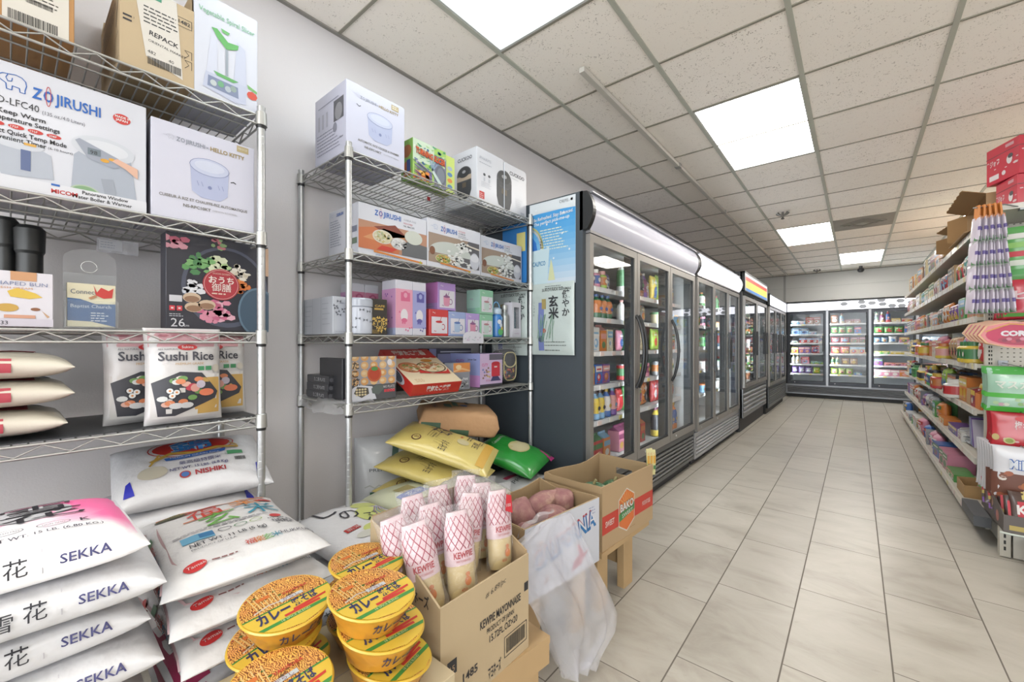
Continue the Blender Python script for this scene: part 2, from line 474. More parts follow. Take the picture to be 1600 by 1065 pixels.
struct('wall_right', G().box(CX1, CX1 + .1, CY0, CY1, 0, ZC, M_WALL))
struct('baseboard_left', G().box(CX0, CX0 + .012, CY0, 2.0, 0, .1, mat('#4a4848', .5)))
g = G()
# ceiling tiles: one slab with openings left for the lights
XG = [-2.068 + .6096 * i for i in range(0, 16)]; YG = [1.666 + .6167 * j for j in range(-8, 17)]
lights = [(1, -2), (2, 2), (2, 8), (3, 12), (5, -4), (6, 4), (5, 8), (8, -1), (8, 6), (8, 12), (11, 3), (11, 10), (2, -6)]
holes = {(i, j + 8) for (i, j) in lights} | {(i, j + 9) for (i, j) in lights}
M_CEIL = ceil_mat()
for i in range(len(XG) - 1):
    for j in range(len(YG) - 1):
        if (i, j) in holes or YG[j] > 11.2: continue
        g.box(max(XG[i], CX0), min(XG[i + 1], CX1), YG[j], min(YG[j + 1], 11.2), ZC + .004, ZC + .02, M_CEIL)
struct('ceiling', g)
g = G(); M_TB = mat('#d6d8ca', .45)
for x in XG[1:-1]: g.box(x - .012, x + .012, CY0, 11.13, ZC - .003, ZC + .006, M_TB)
for y in YG[:-1]:
    if y < 11.13: g.box(CX0, CX1, y - .007, y + .007, ZC - .001, ZC + .005, mat('#a09c8e', .6))  # cross tees: thin shadow lines along the tiles put into a darker colour
g.box(CX0, CX0 + .02, CY0, 11.13, ZC - .004, ZC + .006, mat('#a3a099', .5))
struct('trim_3', g)
struct('ceiling_1', G().box(CX0 - .1, CX1 + .1, CY0, CY1 + .1, ZC + .2, ZC + .25, mat('#6a6a68', .9)))
names = {(1, -2): 'ceiling light panel nearest the camera, above the two wire racks', (2, 2): 'large square-looking bright ceiling light panel in mid ceiling',
         (2, 8): 'ceiling light panel left of the air vent, above the rainbow-striped cooler aisle', (3, 12): 'farthest ceiling light panel, close to the back wall'}
for (i, j) in lights:
    x0, x1, y0, y1 = XG[i], XG[i + 1], YG[j + 8], YG[j + 10]
    nm = names.get((i, j), 'ceiling light panel outside the picture')
    t = thing('ceiling_light', nm, 'ceiling light', (x0, y0, ZC), 0, 'recessed ceiling light panels')
    w, l = x1 - x0, y1 - y0
    f = G(); mf = mat('#e4e6e4', .4)
    for a in ((.004, w - .004, .004, .02), (.004, w - .004, l - .02, l - .004)): f.box(*a, -.001, .02, mf)
    for a in ((.004, .02, .02, l - .02), (w - .02, w - .004, .02, l - .02)): f.box(*a, -.001, .02, mf)
    f.box(.004, w - .004, .004, l - .004, .04, .05, mf)
    part('frame', f, t)
    d = G()
    near = (i, j) == (1, -2)
    if near:
        mm, nt, b, N, L = nodes_mat('prismatic_diffuser_nearest')
        tc = N('TexCoord'); wv = N('TexNoise', i_Scale=2.2, i_Detail=1.0); L(tc.outputs['Object'], wv.inputs['Vector'])
        sp = N('SeparateXYZ'); L(tc.outputs['Object'], sp.inputs[0])
        ma = N('Math', operation='SUBTRACT', i_1=w / 2); L(sp.outputs[0], ma.inputs[0])
        ab = N('Math', operation='ABSOLUTE'); L(ma.outputs[0], ab.inputs[0])
        mr = N('MapRange'); mr.inputs['From Min'].default_value = 0; mr.inputs['From Max'].default_value = w / 2
        mr.inputs['To Min'].default_value = LIGHT * .62; mr.inputs['To Max'].default_value = LIGHT * .10; L(ab.outputs[0], mr.inputs['Value'])
        b.inputs['Base Color'].default_value = (.8, .8, .8, 1)
        b.inputs['Emission Color'].default_value = (.88, .97, 1, 1); L(mr.outputs[0], b.inputs['Emission Strength'])
        d.box(.02, w - .02, .02, l - .02, .004, .008, mm)
    else:
        d.box(.02, w - .02, .02, l - .02, .004, .008, mat('#fffaf2', .5, emit=LIGHT, name='light_diffuser'))
    part('diffuser', d, t)
# vent, conduit, sprinklers, dome camera
t = thing('ceiling_vent', 'square grey air diffuser with diamond louvre in the ceiling', 'air vent', (XG[3], YG[16], ZC))
w, l = .6096, .6167
part('panel', G().box(.012, w - .012, .012, l - .012, -.002, .006, mat('#b0aca2', .6, var=.3, bscale=6)), t)
f = G(); q = mat('#9a958a', .5); cxx, cyy = w / 2, l / 2
for r, z in ((.22, -.006), (.17, -.010), (.12, -.014)):
    P = [(cxx + r * 1.0, cyy, z), (cxx, cyy + r * 1.0, z), (cxx - r * 1.0, cyy, z), (cxx, cyy - r * 1.0, z)]
    for a, b2 in zip(P, P[1:] + P[:1]): f.bar(a, b2, .018, .008, q)
f.box(cxx - .05, cxx + .05, cyy - .05, cyy + .05, -.016, -.004, mat('#c4c0b5', .6), rot=Matrix.Translation((cxx, cyy, 0)) @ Matrix.Rotation(pi / 4, 4, 'Z') @ Matrix.Translation((-cxx, -cyy, 0)))
part('louvre', f, t)
t = thing('conduit', 'long thin metal channel running along the ceiling tiles', 'ceiling channel', (-1.175, 2.03, ZC))
part('channel', G().box(-.016, .016, 0, 8.9, -.032, -.004, mat('#f2eee4', .5)), t)
for k in range(1, 6): part('coupling', G().box(-.022, .022, k * 1.6, k * 1.6 + .05, -.034, -.003, mat('#c0beb8', .4, .3)), t)
for (x, y, lb) in ((-.66, 5.75, 'two-armed ceiling sprinkler fitting left of the air vent'), (-.62, 10.6, 'two-headed ceiling fitting close to the back wall')):
    t = thing('ceiling_sprinkler', lb, 'sprinkler', (x, y, ZC))
    part('stem', G().tube([(0, 0, -.003), (0, 0, -.06)], .011, mat('#8d8a84', .35, .7)), t)
    f = G()
    for sg in (-1, 1): f.tube([(0, 0, -.05), (sg * .04, 0, -.03), (sg * .055, 0, -.012)], [.008, .014, .02], mat('#7d7a75', .35, .7))
    part('head', f, t)
    part('deflector', G().lathe([(.004, -.09), (.018, -.085), (.018, -.08), (.005, -.06)], mat('#7d7a75', .3, .8)), t)
t = thing('dome_camera', 'small dark dome security camera hanging at the back wall', 'security camera', (.07, 10.72, ZC))
part('mount', G().lathe([(.02, -.05), (.028, -.04), (.028, -.003)], mat('#565657', .5)), t)
part('dome', G().lathe([(.002, -.125), (.03, -.12), (.05, -.1), (.058, -.075), (.052, -.05), (.02, -.045)], mat('#2d2d30', .2)), t)

# ------------------------------------------------------------------ chrome wire racks
M_CH = mat('#d9dbdc', .32, .7); M_CHS = mat('#d0d0cc', .38, .7); M_BLK = mat('#1c1c1e', .45)
XF, XB = -1.551, -1.972
def wire_shelf(W, D):
    """local: x 0..D (0 back, D front), y 0..W, top of deck at z=0"""
    g = G(); n = int(W / .0265)
    for k in range(1, n):
        y = W * k / n; g.tube([(.0, y, -.003), (D, y, -.003)], .0021, M_CHS, n=5, cap=False)
    for x in (.1 * D / .42, .21 * D / .42, .32 * D / .42): g.tube([(x, .01, -.009), (x, W - .01, -.009)], .003, M_CHS, n=5)
    for x in (0, D):
        for z in (-.004, -.034): g.tube([(x, .012, z), (x, W - .012, z)], .0036, M_CHS, n=6)
        p = []; m = int(W / .048)
        for k in range(m + 1): p.append((x, .02 + (W - .04) * k / m, -.007 if k % 2 else -.031))
        g.tube(p, .0024, M_CHS, n=5)
    for y in (0, W):
        for z in (-.004, -.034): g.tube([(.012, y, z), (D - .012, y, z)], .0036, M_CHS, n=6)
        p = []; m = int(D / .048)
        for k in range(m + 1): p.append((.02 + (D - .04) * k / m, y, -.007 if k % 2 else -.031))
        g.tube(p, .0024, M_CHS, n=5)
    return g
def wire_rack(label, y0, y1, zs, ztop, liner=None):
    t = thing('wire_rack', label, 'wire shelving rack', (XB, y0, 0)); D = XF - XB; W = y1 - y0
    pr = []
    z = .03
    pr = [(.0125, .025)]
    while z < ztop - .03:
        pr += [(.0125, z), (.0121, z + .0015), (.0125, z + .003)]; z += .0254
    pr += [(.0125, ztop), (.0128, ztop), (.0128, ztop + .006), (.004, ztop + .01)]
    for i, (x, y) in enumerate(((0, 0), (D, 0), (0, W), (D, W))):
        p = part('post', G().lathe(pr, M_CH, n=14), t, loc=(x, y, 0))
        part('levelling_foot', G().lathe([(.018, 0), (.018, .006), (.006, .012), (.006, .026)], mat('#3c3c3e', .5)), p)
    for z in zs:
        s = part('wire_shelf', wire_shelf(W, D), t, loc=(0, 0, z))
        for (x, y) in ((0, 0), (D, 0), (0, W), (D, W)):
            part('corner_collar', G().lathe([(.0185, -.038), (.0165, .006), (.0145, .008)], M_CHS, n=14, c=(x, y)), s)
            part('clip', G().lathe([(.0142, -.048), (.0152, -.0385)], M_BLK, n=14, c=(x, y)), s)
    return t
ZS = [1.935, 1.532, 1.200, .918]
r1 = wire_rack('chrome wire rack nearest the camera, holding the boiler and hot pot boxes', -.67, .5457, ZS, 1.955)
r2 = wire_rack('chrome wire rack between the nearer rack and the coolers', .861, 2.056, ZS, 1.955)

# ------------------------------------------------------------------ glass door coolers
def cooler(name, label, loc, rz, W, D, ztop, zh, zd0, zd1, zb0, ndoor, shelves, body='#3e464d', header='#dfe0ea', grille='#5e6061',
           handle='curve', hstyle='curved', frame='#a09c97', glow=.35, kick='#2a2b2d', nbar=6, led=1.0):
    """local x across the front, y into the cabinet, z up; front face at y=0"""
    t = thing(name, label, 'glass door cooler', loc, rz)
    mb = mat(body, .45, bump=.05, bscale=120); mi = mat('#d9dde0', .5); mbk = mat('#141618', .4)
    b = G(); th = .05
    b.box(0, th, .0, D, zb0, ztop, mb); b.box(W - th, W, .0, D, zb0, ztop, mb)
    b.box(th, W - th, D - .05, D, zb0, ztop, mb); b.box(th, W - th, .02, D - .05, ztop - .04, ztop, mb)
    b.box(th, W - th, .02, D - .05, zd0 - .06, zd0, mb)
    for k in range(1, ndoor):
        x = th + (W - 2 * th) * k / ndoor; b.box(x - .03, x + .03, .008, .06, zd0, zh, mbk)
    b.box(th, W - th, .008, .06, zh - .02, zh + .01, mbk)
    part('cabinet', b, t)
    li = G(); e = .0015
    li.box(th + e, W - th - e, D - .056, D - .051, zd0 + e, zh, mi); li.box(th + e, th + .006, .07, D - .06, zd0 + e, zh, mi)
    li.box(W - th - .006, W - th - e, .07, D - .06, zd0 + e, zh, mi); li.box(th + .01, W - th - .01, .07, D - .06, zd0 + e, zd0 + .008, mi)
    li.box(th + .01, W - th - .01, .07, D - .06, zh - .006, zh, mi)
    part('liner', li, t)
    # header sign
    h = G(); mh = mat(header, .22, emit=glow, coat=.4, name='header_sign'); hh = ztop - zh
    if hstyle == 'curved':
        N_ = 12
        def fn(a, c): 
            q = a * pi * .5
            return (.035 + (W - .07) * c, -.075 * sin(pi * (.12 + .76 * a)) ** .8 + .012, zh + .005 + (hh - .01) * a)
        h.grid(fn, N_, 2, mh)
        v = [fn(i / N_, 0) for i in range(N_ + 1)]; 
        for x in (0, W - .035):
            pr = [(x, y - .004, z) for (_, y, z) in v] + [(x, .02, ztop), (x, .02, zh)]
            n = len(pr); pr2 = [(p[0] + .035, p[1], p[2]) for p in pr]
            h.add(pr + pr2, [tuple(range(n))[::-1], tuple(range(n, 2 * n))] + [(i, (i + 1) % n, n + (i + 1) % n, n + i) for i in range(n)], mbk)
        h.box(.035, W - .035, -.03, .02, zh - .01, zh + .006, mat('#c9c9cc', .3, .6)); h.box(.035, W - .035, -.045, .02, ztop - .008, ztop, mat('#8e9094', .4, .5))
    else:
        h.box(.03, W - .03, -.03, .015, zh + .01, ztop - .02, mh); h.box(.0, .03, -.034, .015, zh, ztop, mbk); h.box(W - .03, W, -.034, .015, zh, ztop, mbk)
        h.box(.0, W, -.034, .02, ztop - .02, ztop, mat('#55585c', .4)); h.box(.0, W, -.034, .02, zh, zh + .012, mat('#55585c', .4))
    hp = part('header_sign', h, t)
    # doors
    dw = (W - 2 * .03) / ndoor; mf = mat(frame, .38, .45); mg = mat('#26282a', .5)
    for k in range(ndoor):
        x0 = .03 + dw * k + .004; x1 = .03 + dw * (k + 1) - .004; fw = .042
        d = G()
        for a in ((x0, x0 + fw, zd0, zd1), (x1 - fw, x1, zd0, zd1)): d.box(a[0], a[1], -.028, .004, a[2], a[3], mf)
        d.box(x0 + fw, x1 - fw, -.028, .004, zd0, zd0 + .055, mf); d.box(x0 + fw, x1 - fw, -.028, .004, zd1 - .045, zd1, mf)
        i = .012
        for a in ((x0 + fw, x0 + fw + i, zd0 + .055, zd1 - .045), (x1 - fw - i, x1 - fw, zd0 + .055, zd1 - .045)): d.box(a[0], a[1], -.022, .002, a[2], a[3], mg)
        d.box(x0 + fw, x1 - fw, -.022, .002, zd0 + .055, zd0 + .067, mg)
        d.lathe([(.009, 0), (.009, .004)], mat('#e8e8e8', .3, .5), n=12, ax=Matrix.Translation(((x0 + x1) / 2 - dw * .3, -.028, zd0 + .03)) @ Matrix.Rotation(pi / 2, 4, 'X'))
        do = part('door', d, t)
        part('glass_pane', G().box(x0 + fw + i, x1 - fw - i, -.014, -.010, zd0 + .067, zd1 - .045, M_GLASS), do)
        hg = G()
        if handle == 'curve':
            side = 1 if k == 0 else 0
            hx = (x1 - .02) if side else (x0 + .02)
            pts = []
            for q in range(13):
                a = q / 12; pts.append((hx, -.03 - .055 * sin(pi * a) ** .7, .86 + .50 * a))
            hg.tube(pts, .011, mat('#2e2f31', .3, .3), n=8)
        elif handle == 'bar':
            hx = x1 - .03 if k < ndoor - 1 else x0 + .045
            zz = (.87, 1.30) if k < ndoor - 1 else (.95, 1.22)
            hg.box(hx - .016, hx + .016, -.058, -.04, zz[0], zz[1], mat('#2a2c2f', .4)); hg.box(hx - .008, hx + .008, -.042, -.028, zz[0] + .02, zz[0] + .05, mbk); hg.box(hx - .008, hx + .008, -.042, -.028, zz[1] - .05, zz[1] - .02, mbk)
        else:
            hx = x1 - .05
            hg.box(hx - .02, hx + .02, -.05, -.028, 1.0, 1.35, mat('#2a2c2f', .4), bev=.006)
        part('handle', hg, do)
    # base grille
    gr = G(); mg2 = mat(grille, .35, .45); zt = zd0 - .012
    gr.box(0, W, -.012, .02, zb0 + .0, zb0 + .03, mg2); gr.box(.0, W, -.012, .02, zt - .04, zt, mg2); gr.box(0, .03, -.012, .02, zb0 + .03, zt - .04, mg2); gr.box(W - .03, W, -.012, .02, zb0 + .03, zt - .04, mg2)
    gr.box(.03, W - .03, .012, .02, zb0 + .03, zt - .04, mat('#0e0f10', .7))
    zz0, zz1 = zb0 + .035, zt - .045; st = (zz1 - zz0) / nbar
    for k in range(nbar):
        z = zz0 + st * k
        v = [(.03, -.012, z), (W - .03, -.012, z), (W - .03, -.018, z + st * .5), (.03, -.018, z + st * .5), (.03, .008, z + st * .86), (W - .03, .008, z + st * .86), (.03, .01, z + .002), (W - .03, .01, z + .002)]
        gr.add(v, [(0, 1, 2, 3), (3, 2, 5, 4), (6, 7, 1, 0)], mg2)
    part('louvre_grille', gr, t)
    kk = G()
    kk.box(.02, W - .02, .03, D - .05, .0, zb0, mat(kick, .6))
    part('kick_plate', kk, t)
    for z in shelves:
        s = G(); s.box(th + .02, W - th - .02, .10, D - .1, z - .010, z - .004, mat('#d4d8da', .4)); s.box(th + .02, W - th - .02, .088, .10, z - .03, z + .002, mat('#e2e4e6', .35))
        r = random.Random(int(z * 1000)); x = th + .05
        while x < W - th - .1:
            s.box(x, x + .05, .084, .088, z - .027, z - .003, mat(r.choice(('#f5f3ea', '#f3e48a', '#f5f3ea', '#f0d8d0')), .5)); x += r.uniform(.12, .3)
        part('shelf', s, t)
    l = G(); me_ = mat('#eefaff', .5, emit=COOLER_LED * led, name='cooler_led')
    for k in range(ndoor + 1):
        x = th + .002 if k == 0 else (W - th - .010 if k == ndoor else th + (W - 2 * th) * k / ndoor + .0305)
        if k == ndoor: continue
        l.box(x, x + .008, .030, .056, zd0 + .05, zh - .05, me_)
    part('light_strip', l, t)
    return t, hp
R90 = pi / 2
DOORZ = .36
c1, h1 = cooler('glass_door_cooler', 'black three-door drink cooler nearest the camera with posters on its side', (-1.2, 2.085, 0), R90, 2.075, .76, 2.035, 1.81, .36, 1.795, .075, 3, [], glow=.12, header='#d3d3e0', led=3.2)
c2, h2 = cooler('glass_door_cooler', 'second cooler from the camera, three bare reflecting glass doors and silver grille', (-1.2, 4.18, 0), R90, 1.93, .76, 2.035, 1.83, .32, 1.81, .06, 3, [], grille='#c9cbd0', handle='bar', header='#f4f6ff', glow=1.5, hstyle='curved', nbar=5, body='#1d2740', led=3.2)
c3, h3 = cooler('glass_door_cooler', 'cooler with a rainbow-striped header between two white-headed coolers', (-1.155, 6.13, 0), R90, 1.84, .80, 2.12, 1.86, .58, 1.80, .19, 2, [], grille='#8d9094', handle='block', header='#f2f4f6', glow=.35, hstyle='flat', nbar=5, body='#4a4c4e', kick='#3a3b3d', led=2.5)
c4, h4 = cooler('glass_door_cooler', 'last cooler on the left wall, narrow white header with grey lettering', (-1.13, 8.0, 0), R90, 2.12, .80, 2.0, 1.80, .46, 1.79, .10, 3, [], grille='#6a6d70', handle='none_', header='#f0f2fb', glow=1.4, hstyle='flat', nbar=8, body='#26292c', led=2.5)
g = G().face((0, -.0305, 0), (1, 0, 0), (0, 0, 1))
for k, cc in enumerate(('#d8453c', '#f0d060', '#f0d060', '#3c7fc8')):
    g.rect(.08, 2.06 - .05 * (k + 1), 1.76, 2.06 - .05 * k, mat(cc, .4, emit=.25), 1)
part('stripe_print', g, h3, 'red, yellow and blue stripes')
g = G().face((0, -.0305, 0), (1, 0, 0), (0, 0, 1))
g.text('ICE', 1.45, 1.85, .09, '#9aa0b0', bold=.02); g.line([(1.2, 1.87), (1.3, 1.93), (1.4, 1.86)], .02, '#a8adbd')
part('letter_print', g, h4)
cb, hb = cooler('glass_door_cooler', 'wide glass door freezer across the back wall with hexagons on its header', (-1.215, 11.1, 0), 0, 2.86, .78, 2.075, 1.87, .30, 1.86, .075, 4, [], grille='#a3a7af', handle='none_', header='#f3f4ff', glow=1.5, hstyle='flat', nbar=6, body='#1b1e24', frame='#4a4e56', led=8)
for i, (x, z) in enumerate(((1.02, 2.0), (1.30, 2.02), (1.32, 1.93), (1.46, 1.99), (1.60, 2.04), (1.62, 1.96), (1.76, 1.92), (1.88, 2.01), (1.90, 1.91), (2.04, 1.97), (2.18, 2.02), (2.2, 1.92))):
    g = G().face((0, -.0305, 0), (1, 0, 0), (0, 0, 1)); g.poly(ell(x, z, .068, .042, 6), mat('#a9aeb6', .4), 1); part('hexagon_print', g, hb)
g = G().face((0, -.0305, 0), (1, 0, 0), (0, 0, 1)); g.text('snow', .1, 2.0, .018, '#8890b0'); part('letter_print', g, hb)
for k in (1, 2, 3):
    x = .05 + (2.86 - .1) * k / 4; part('mullion_trim', G().box(x - .02, x + .02, -.034, -.029, .27, 1.89, mat('#c7cad0', .3, .6)), cb)

# ------------------------------------------------------------------ gondola shelving on the right
M_GON = mat('#d9d3c6', .45); M_GON2 = mat('#cfc9bb', .45)
def pegboard(g, x0, x1, z0, z1, y, s=1):
    """board facing -y with rows of holes"""
    g.box(x0, x1, y, y + .006, z0, z1, M_GON)
    g.face((0, y, 0), (1, 0, 0), (0, 0, 1))
    z = z0 + .02
    while z < z1:
        x = x0 + .03
        while x < x1 - .01: g.rect(x - .004, z - .0025, x + .004, z + .0025, mat('#4a463f', .8), 0); x += .0254
        z += .0254
gon = thing('gondola_shelving', 'long cream gondola shelving run along the right side of the aisle', 'store shelving', (0, 0, 0))
GX0, GX1, GY0, GY1 = .60, 1.66, 3.97, 9.0
g = G(); g.box(1.10, 1.16, GY0, GY1, .06, 1.93, M_GON2); part('back_panel', g, gon)
for y in [GY0 + .005 + 1.235 * k for k in range(4)] + [GY1 - .045]:
    g = G(); g.box(1.06, 1.10, y, y + .04, .0, 1.93, M_GON2)
    for z in range(18): g.box(1.0585, 1.0605, y + .012, y + .022, .2 + z * .09, .23 + z * .09, mat('#3a3a38', .6))
    part('upright', g, gon)
for x in (.60, 1.16): part('base_kick', G().box(x, x + .5, GY0, GY1, .0, .10, mat('#8b8a84', .5)), gon)
GS = [.12, .42, .735, 1.03, 1.335, 1.63, 1.905]
GXF = [.55, .60, .60, .60, .60, .60, .60]
for k, z in enumerate(GS):
    for q in range(4):
        y0 = GY0 + 1.2575 * q + .002; y1 = y0 + 1.2535
        s = G(); xf = GXF[k]
        s.box(xf, 1.058, y0, y1, z - .022, z, M_GON)
        s.box(xf - .012, xf, y0, y1, z - .034, z + .006, mat('#e3ded2', .35))
        sp = part('shelf', s, gon)
        rl = G(); r = random.Random(k * 10 + q); y = y0 + .04
        while y < y1 - .1:
            rl.box(xf - .0135, xf - .0122, y, y + .045, z - .030, z + .002, mat(r.choice(('#f6f4ee', '#f6f4ee', '#f4e9b0', '#efd9d6')), .5)); y += r.uniform(.1, .3)
        part('price_rail', rl, sp)
        if q < 1 or k == 6: pass
    s = G(); s.box(1.162, 1.66, GY0, GY1, z - .022, z, M_GON); part('far_side_shelf', s, gon)
# end cap facing the camera
ec = thing('end_cap_display', 'pegboard end cap of the gondola facing the camera, hung with candy bags', 'store shelving', (0, 0, 0))
g = G(); pegboard(g, .665, 1.62, .30, 1.90, 3.925); part('pegboard', g, ec)
for x in (.645, 1.64):
    g = G(); g.box(x - .02, x + .02, 3.915, 3.955, 0, 1.93, M_GON2)
    z = .12
    while z < 1.88: g.box(x - .006, x + .001, 3.9135, 3.9155, z, z + .014, mat('#33322f', .7)); g.box(x + .005, x + .010, 3.9135, 3.9155, z, z + .014, mat('#33322f', .7)); z += .0254
    part('upright', g, ec)
g = G(); g.box(.62, 1.66, 3.52, 3.955, 1.905, 1.935, mat('#e6e2d8', .4)); part('top_shelf', g, ec)
g = G(); g.box(.62, 1.66, 3.50, 3.91, .05, .17, mat('#77766f', .45)); part('base_deck', g, ec)
g = G(); g.box(.605, .645, 3.455, 3.50, .005, .21, M_GON2)
for z in range(4): g.box(.6195, .6275, 3.4535, 3.4555, .04 + z * .034, .06 + z * .034, mat('#2a2a28', .7))
g.box(.655, .70, 3.462, 3.5, .005, .20, M_GON)
part('leg', g, ec)
g = G(); g.box(.705, 1.66, 2.75, 3.45, 0, .12, mat('#5e5d59', .5)); part('kick_plate', g, ec)
g = G(); g.box(.53, .60, 3.60, 3.96, .10, .16, mat('#4c4e52', .5)); part('side_tray', g, ec)
# ------------------------------------------------------------------ packages on the racks
def front(g, z=0): return g.face((0, 0, z), (1, 0, 0), (0, 0, 1))
def lside(g, D, z=0): return g.face((0, D, z), (0, -1, 0), (0, 0, 1))
def carton(name, label, cat, x, y0, y1, z0, z1, D, col, pf=None, ps=None, group=None, rough=.45, rz=0, tilt=None):
    """closed printed box; local x runs along +Y of the room, the printed front faces the aisle"""
    g = G(); W, Hh = y1 - y0, z1 - z0
    m = mat(col, rough, coat=.15)
    g.box(0, W, 0, D, 0, Hh, m, bev=.0015)
    lid = mat(col, rough, var=.12, bscale=3)
    g.face((0, 0, Hh), (1, 0, 0), (0, 1, 0)).rect(.002, D / 2 - .0008, W - .002, D / 2 + .0008, '#8d8d90', 0)
    g.clip = (W, Hh)
    if pf: pf(front(g), W, Hh)
    g.clip = (D, Hh)
    if ps: ps(lside(g, D), D, Hh)
    o = solo(name, g, label, cat, (x, y0, z0), R90 + rz, group)
    if tilt: o.rotation_euler = (Matrix.Rotation(R90 + rz, 3, 'Z') @ Matrix.Rotation(tilt, 3, 'X')).to_euler()
    return o
BLUE = '#1d63b8'; GOLD = '#a08c5a'; GREY = '#8f94a0'; INK = '#26262b'; RED = '#c9302f'
def elephant(g, x, y, s, m):
    P = [(0, .55), (.06, .75), (.2, .9), (.42, .95), (.62, 1), (.8, .93), (.92, .75), (.95, .5), (.9, .2), (.9, .02), (.74, .02), (.72, .25), (.5, .28), (.48, .02), (.32, .02), (.3, .35), (.18, .45), (.02, .6), (-.16, .62), (-.3, .55), (-.4, .62)]
    g.line([(x + a * s, y + b * s * .8) for a, b in P], s * .035, m, 1)
    g.line([(x + a * s, y + b * s * .8) for a, b in ((.36, .9), (.3, .7), (.36, .5), (.48, .55), (.5, .75))], s * .03, m, 1)
def maker(g, x, y, h, w, m=BLUE, ring=RED):
    """the maker's word mark, its first O crossed by a thin upright ellipse"""
    g.text('Z', x, y, h, m, w=w * .135, bold=.03, sh=.05); g.text('O', x + w * .155, y, h, m, w=w * .14, bold=.02); g.text('JIRUSHI', x + w * .315, y, h, m, w=w * .685, bold=.02)
    if ring: g.line(ell(x + w * .225, y + h * .5, w * .035, h * .95, 14) + [(x + w * .26, y + h * .5)], h * .05, ring, 3)
def cooker(g, cx, cy, w, h, body='#b9c0de', dark='#7d86ad'):
    g.poly([(cx - w * .46, cy + h * .25), (cx - w * .42, cy - h * .35), (cx - w * .2, cy - h * .48), (cx + w * .25, cy - h * .48), (cx + w * .44, cy - h * .33), (cx + w * .47, cy + h * .25)], body, 1)
    g.ell(cx, cy + h * .28, w * .47, h * .2, '#ccd2ea', 2); g.ell(cx, cy + h * .30, w * .36, h * .13, '#d8ddf0', 3)
    g.line(ell(cx, cy + h * .28, w * .47, h * .2, 20) + [(cx + w * .47, cy + h * .28)], .0012, dark, 3)
    g.rect(cx - w * .08, cy - h * .12, cx + w * .08, cy + h * .02, '#b9c1dd', 2); g.ell(cx, cy - h * .2, w * .05, w * .05, dark, 3, 12)
    for a in (-.3, -.2, .2, .3): g.line([(cx + a * w, cy - h * .1), (cx + a * w + w * .04, cy - h * .2)], .0012, dark, 2)
def bowl_of(g, cx, cy, r, rim, fills, seed=0, ry=.5, lay=1):
    rr = random.Random(seed)
    g.ell(cx, cy, r, r * ry, rim, lay, 28)
    g.ell(cx, cy, r * .92, r * ry * .9, fills[0], lay + 1, 26)
    for k in range(46):
        a = rr.uniform(0, 2 * pi); q = sqrt(rr.random()) * .8; s = r * rr.uniform(.06, .17)
        g.poly(ell(cx + r * q * cos(a), cy + r * ry * q * sin(a), s, s * rr.uniform(.4, .9), rr.choice((5, 6, 7)), rr.random() * 3, rr.random() * 3 + 6.28), rr.choice(fills[1:]), lay + 2 + k % 3)

# rack nearest the camera, top shelf
def fA(g, W, H):
    g.rect(W - .12, .0, W - .01, .16, '#e9e3d8', 1); g.barcode(W - .115, .004, .09, .03, bg=None); g.barcode(W - .085, .06, .05, .016, bg=None, seed=4); g.lines(W - .08, .09, .06, 3, .01, .003, INK)
carton('shipping_carton', 'orange-brown carton with a white address label, leftmost on the nearer rack top', 'carton', -1.575, -.28, .111, 1.94, 2.27, .33, '#c08e58', fA, rough=.8)
g = G(); CB = mat('#cbb592', .85, var=.12, bscale=5); CBI = mat('#b39c78', .9, var=.1, bscale=6)
def carton_open(g, W, D, Hh, m=CB, mi=CBI, t=.005):
    g.box(0, W, 0, t, 0, Hh, m); g.box(0, W, D - t, D, 0, Hh, m); g.box(0, t, t, D - t, 0, Hh, m); g.box(W - t, W, t, D - t, 0, Hh, m); g.box(t, W - t, t, D - t, 0, t, mi)
carton_open(g, .168, .36, .245)
front(g).poly([(.028, .29 - .045), (.125, .245), (.140, .02), (.055, .05)], '#e6e0d6', 1)
g.text('REPACK', .062, .115, .013, INK, rot=-.1, bold=.02); g.lines(.05, .19, .08, 5, .011, .0035, INK, 2, 3); g.text('1482', .13, .19, .011, INK, bold=.01); g.barcode(.055, .026, .085, .028, bg=None, lay=2)
g.line([(.128, .208), (.162, .208), (.162, .182), (.128, .182)], .0012, INK); g.text('ORIENTAL MARKET', .06, .095, .007, INK, rot=-.1); g.text('482        40', .058, .062, .009, INK, rot=-.1)
g.rect(.05, .222, .09, .245, '#3f8f74', 3); g.lines(.006, .14, .03, 2, .012, .005, INK, 1, 5)
for a in (.09, .06): g.line([(.145, a), (.155, a + .012), (.145, a + .024), (.162, a + .024), (.162, a)], .0012, INK)
lside(g, .36); g.lines(.05, .20, .26, 4, .016, .005, '#6e5b44', 1, 8); g.line([(.28, .03), (.34, .03), (.34, .10), (.28, .10), (.28, .03)], .002, INK); g.text('PRODUCT OF JAPAN', .06, .225, .010, '#57462f'); g.line([(.30, .13), (.33, .19)], .006, INK)
t = thing('shipping_carton', 'open tan carton with a white REPACK sticker, on the top shelf of the nearer rack', 'carton', (-1.575, .198, 1.94), R90)
part('carton_body', g, t)
g = G(); g.add([(.163, 0, .245), (.163, .36, .245), (.165, .35, .31), (.165, .01, .31)], [(0, 1, 2, 3)], CBI); g.add([(.1645, 0, .243), (.1645, .36, .243), (.1665, .35, .308), (.1665, .01, .308)], [(3, 2, 1, 0)], CB); part('flap', g, t)
g = G(); g.add([(0, .355, .245), (.168, .355, .245), (.16, .40, .315), (.01, .40, .315)], [(0, 1, 2, 3)], CBI); g.add([(0, .360, .243), (.168, .36, .243), (.16, .405, .313), (.01, .405, .313)], [(3, 2, 1, 0)], CB); part('flap', g, t)
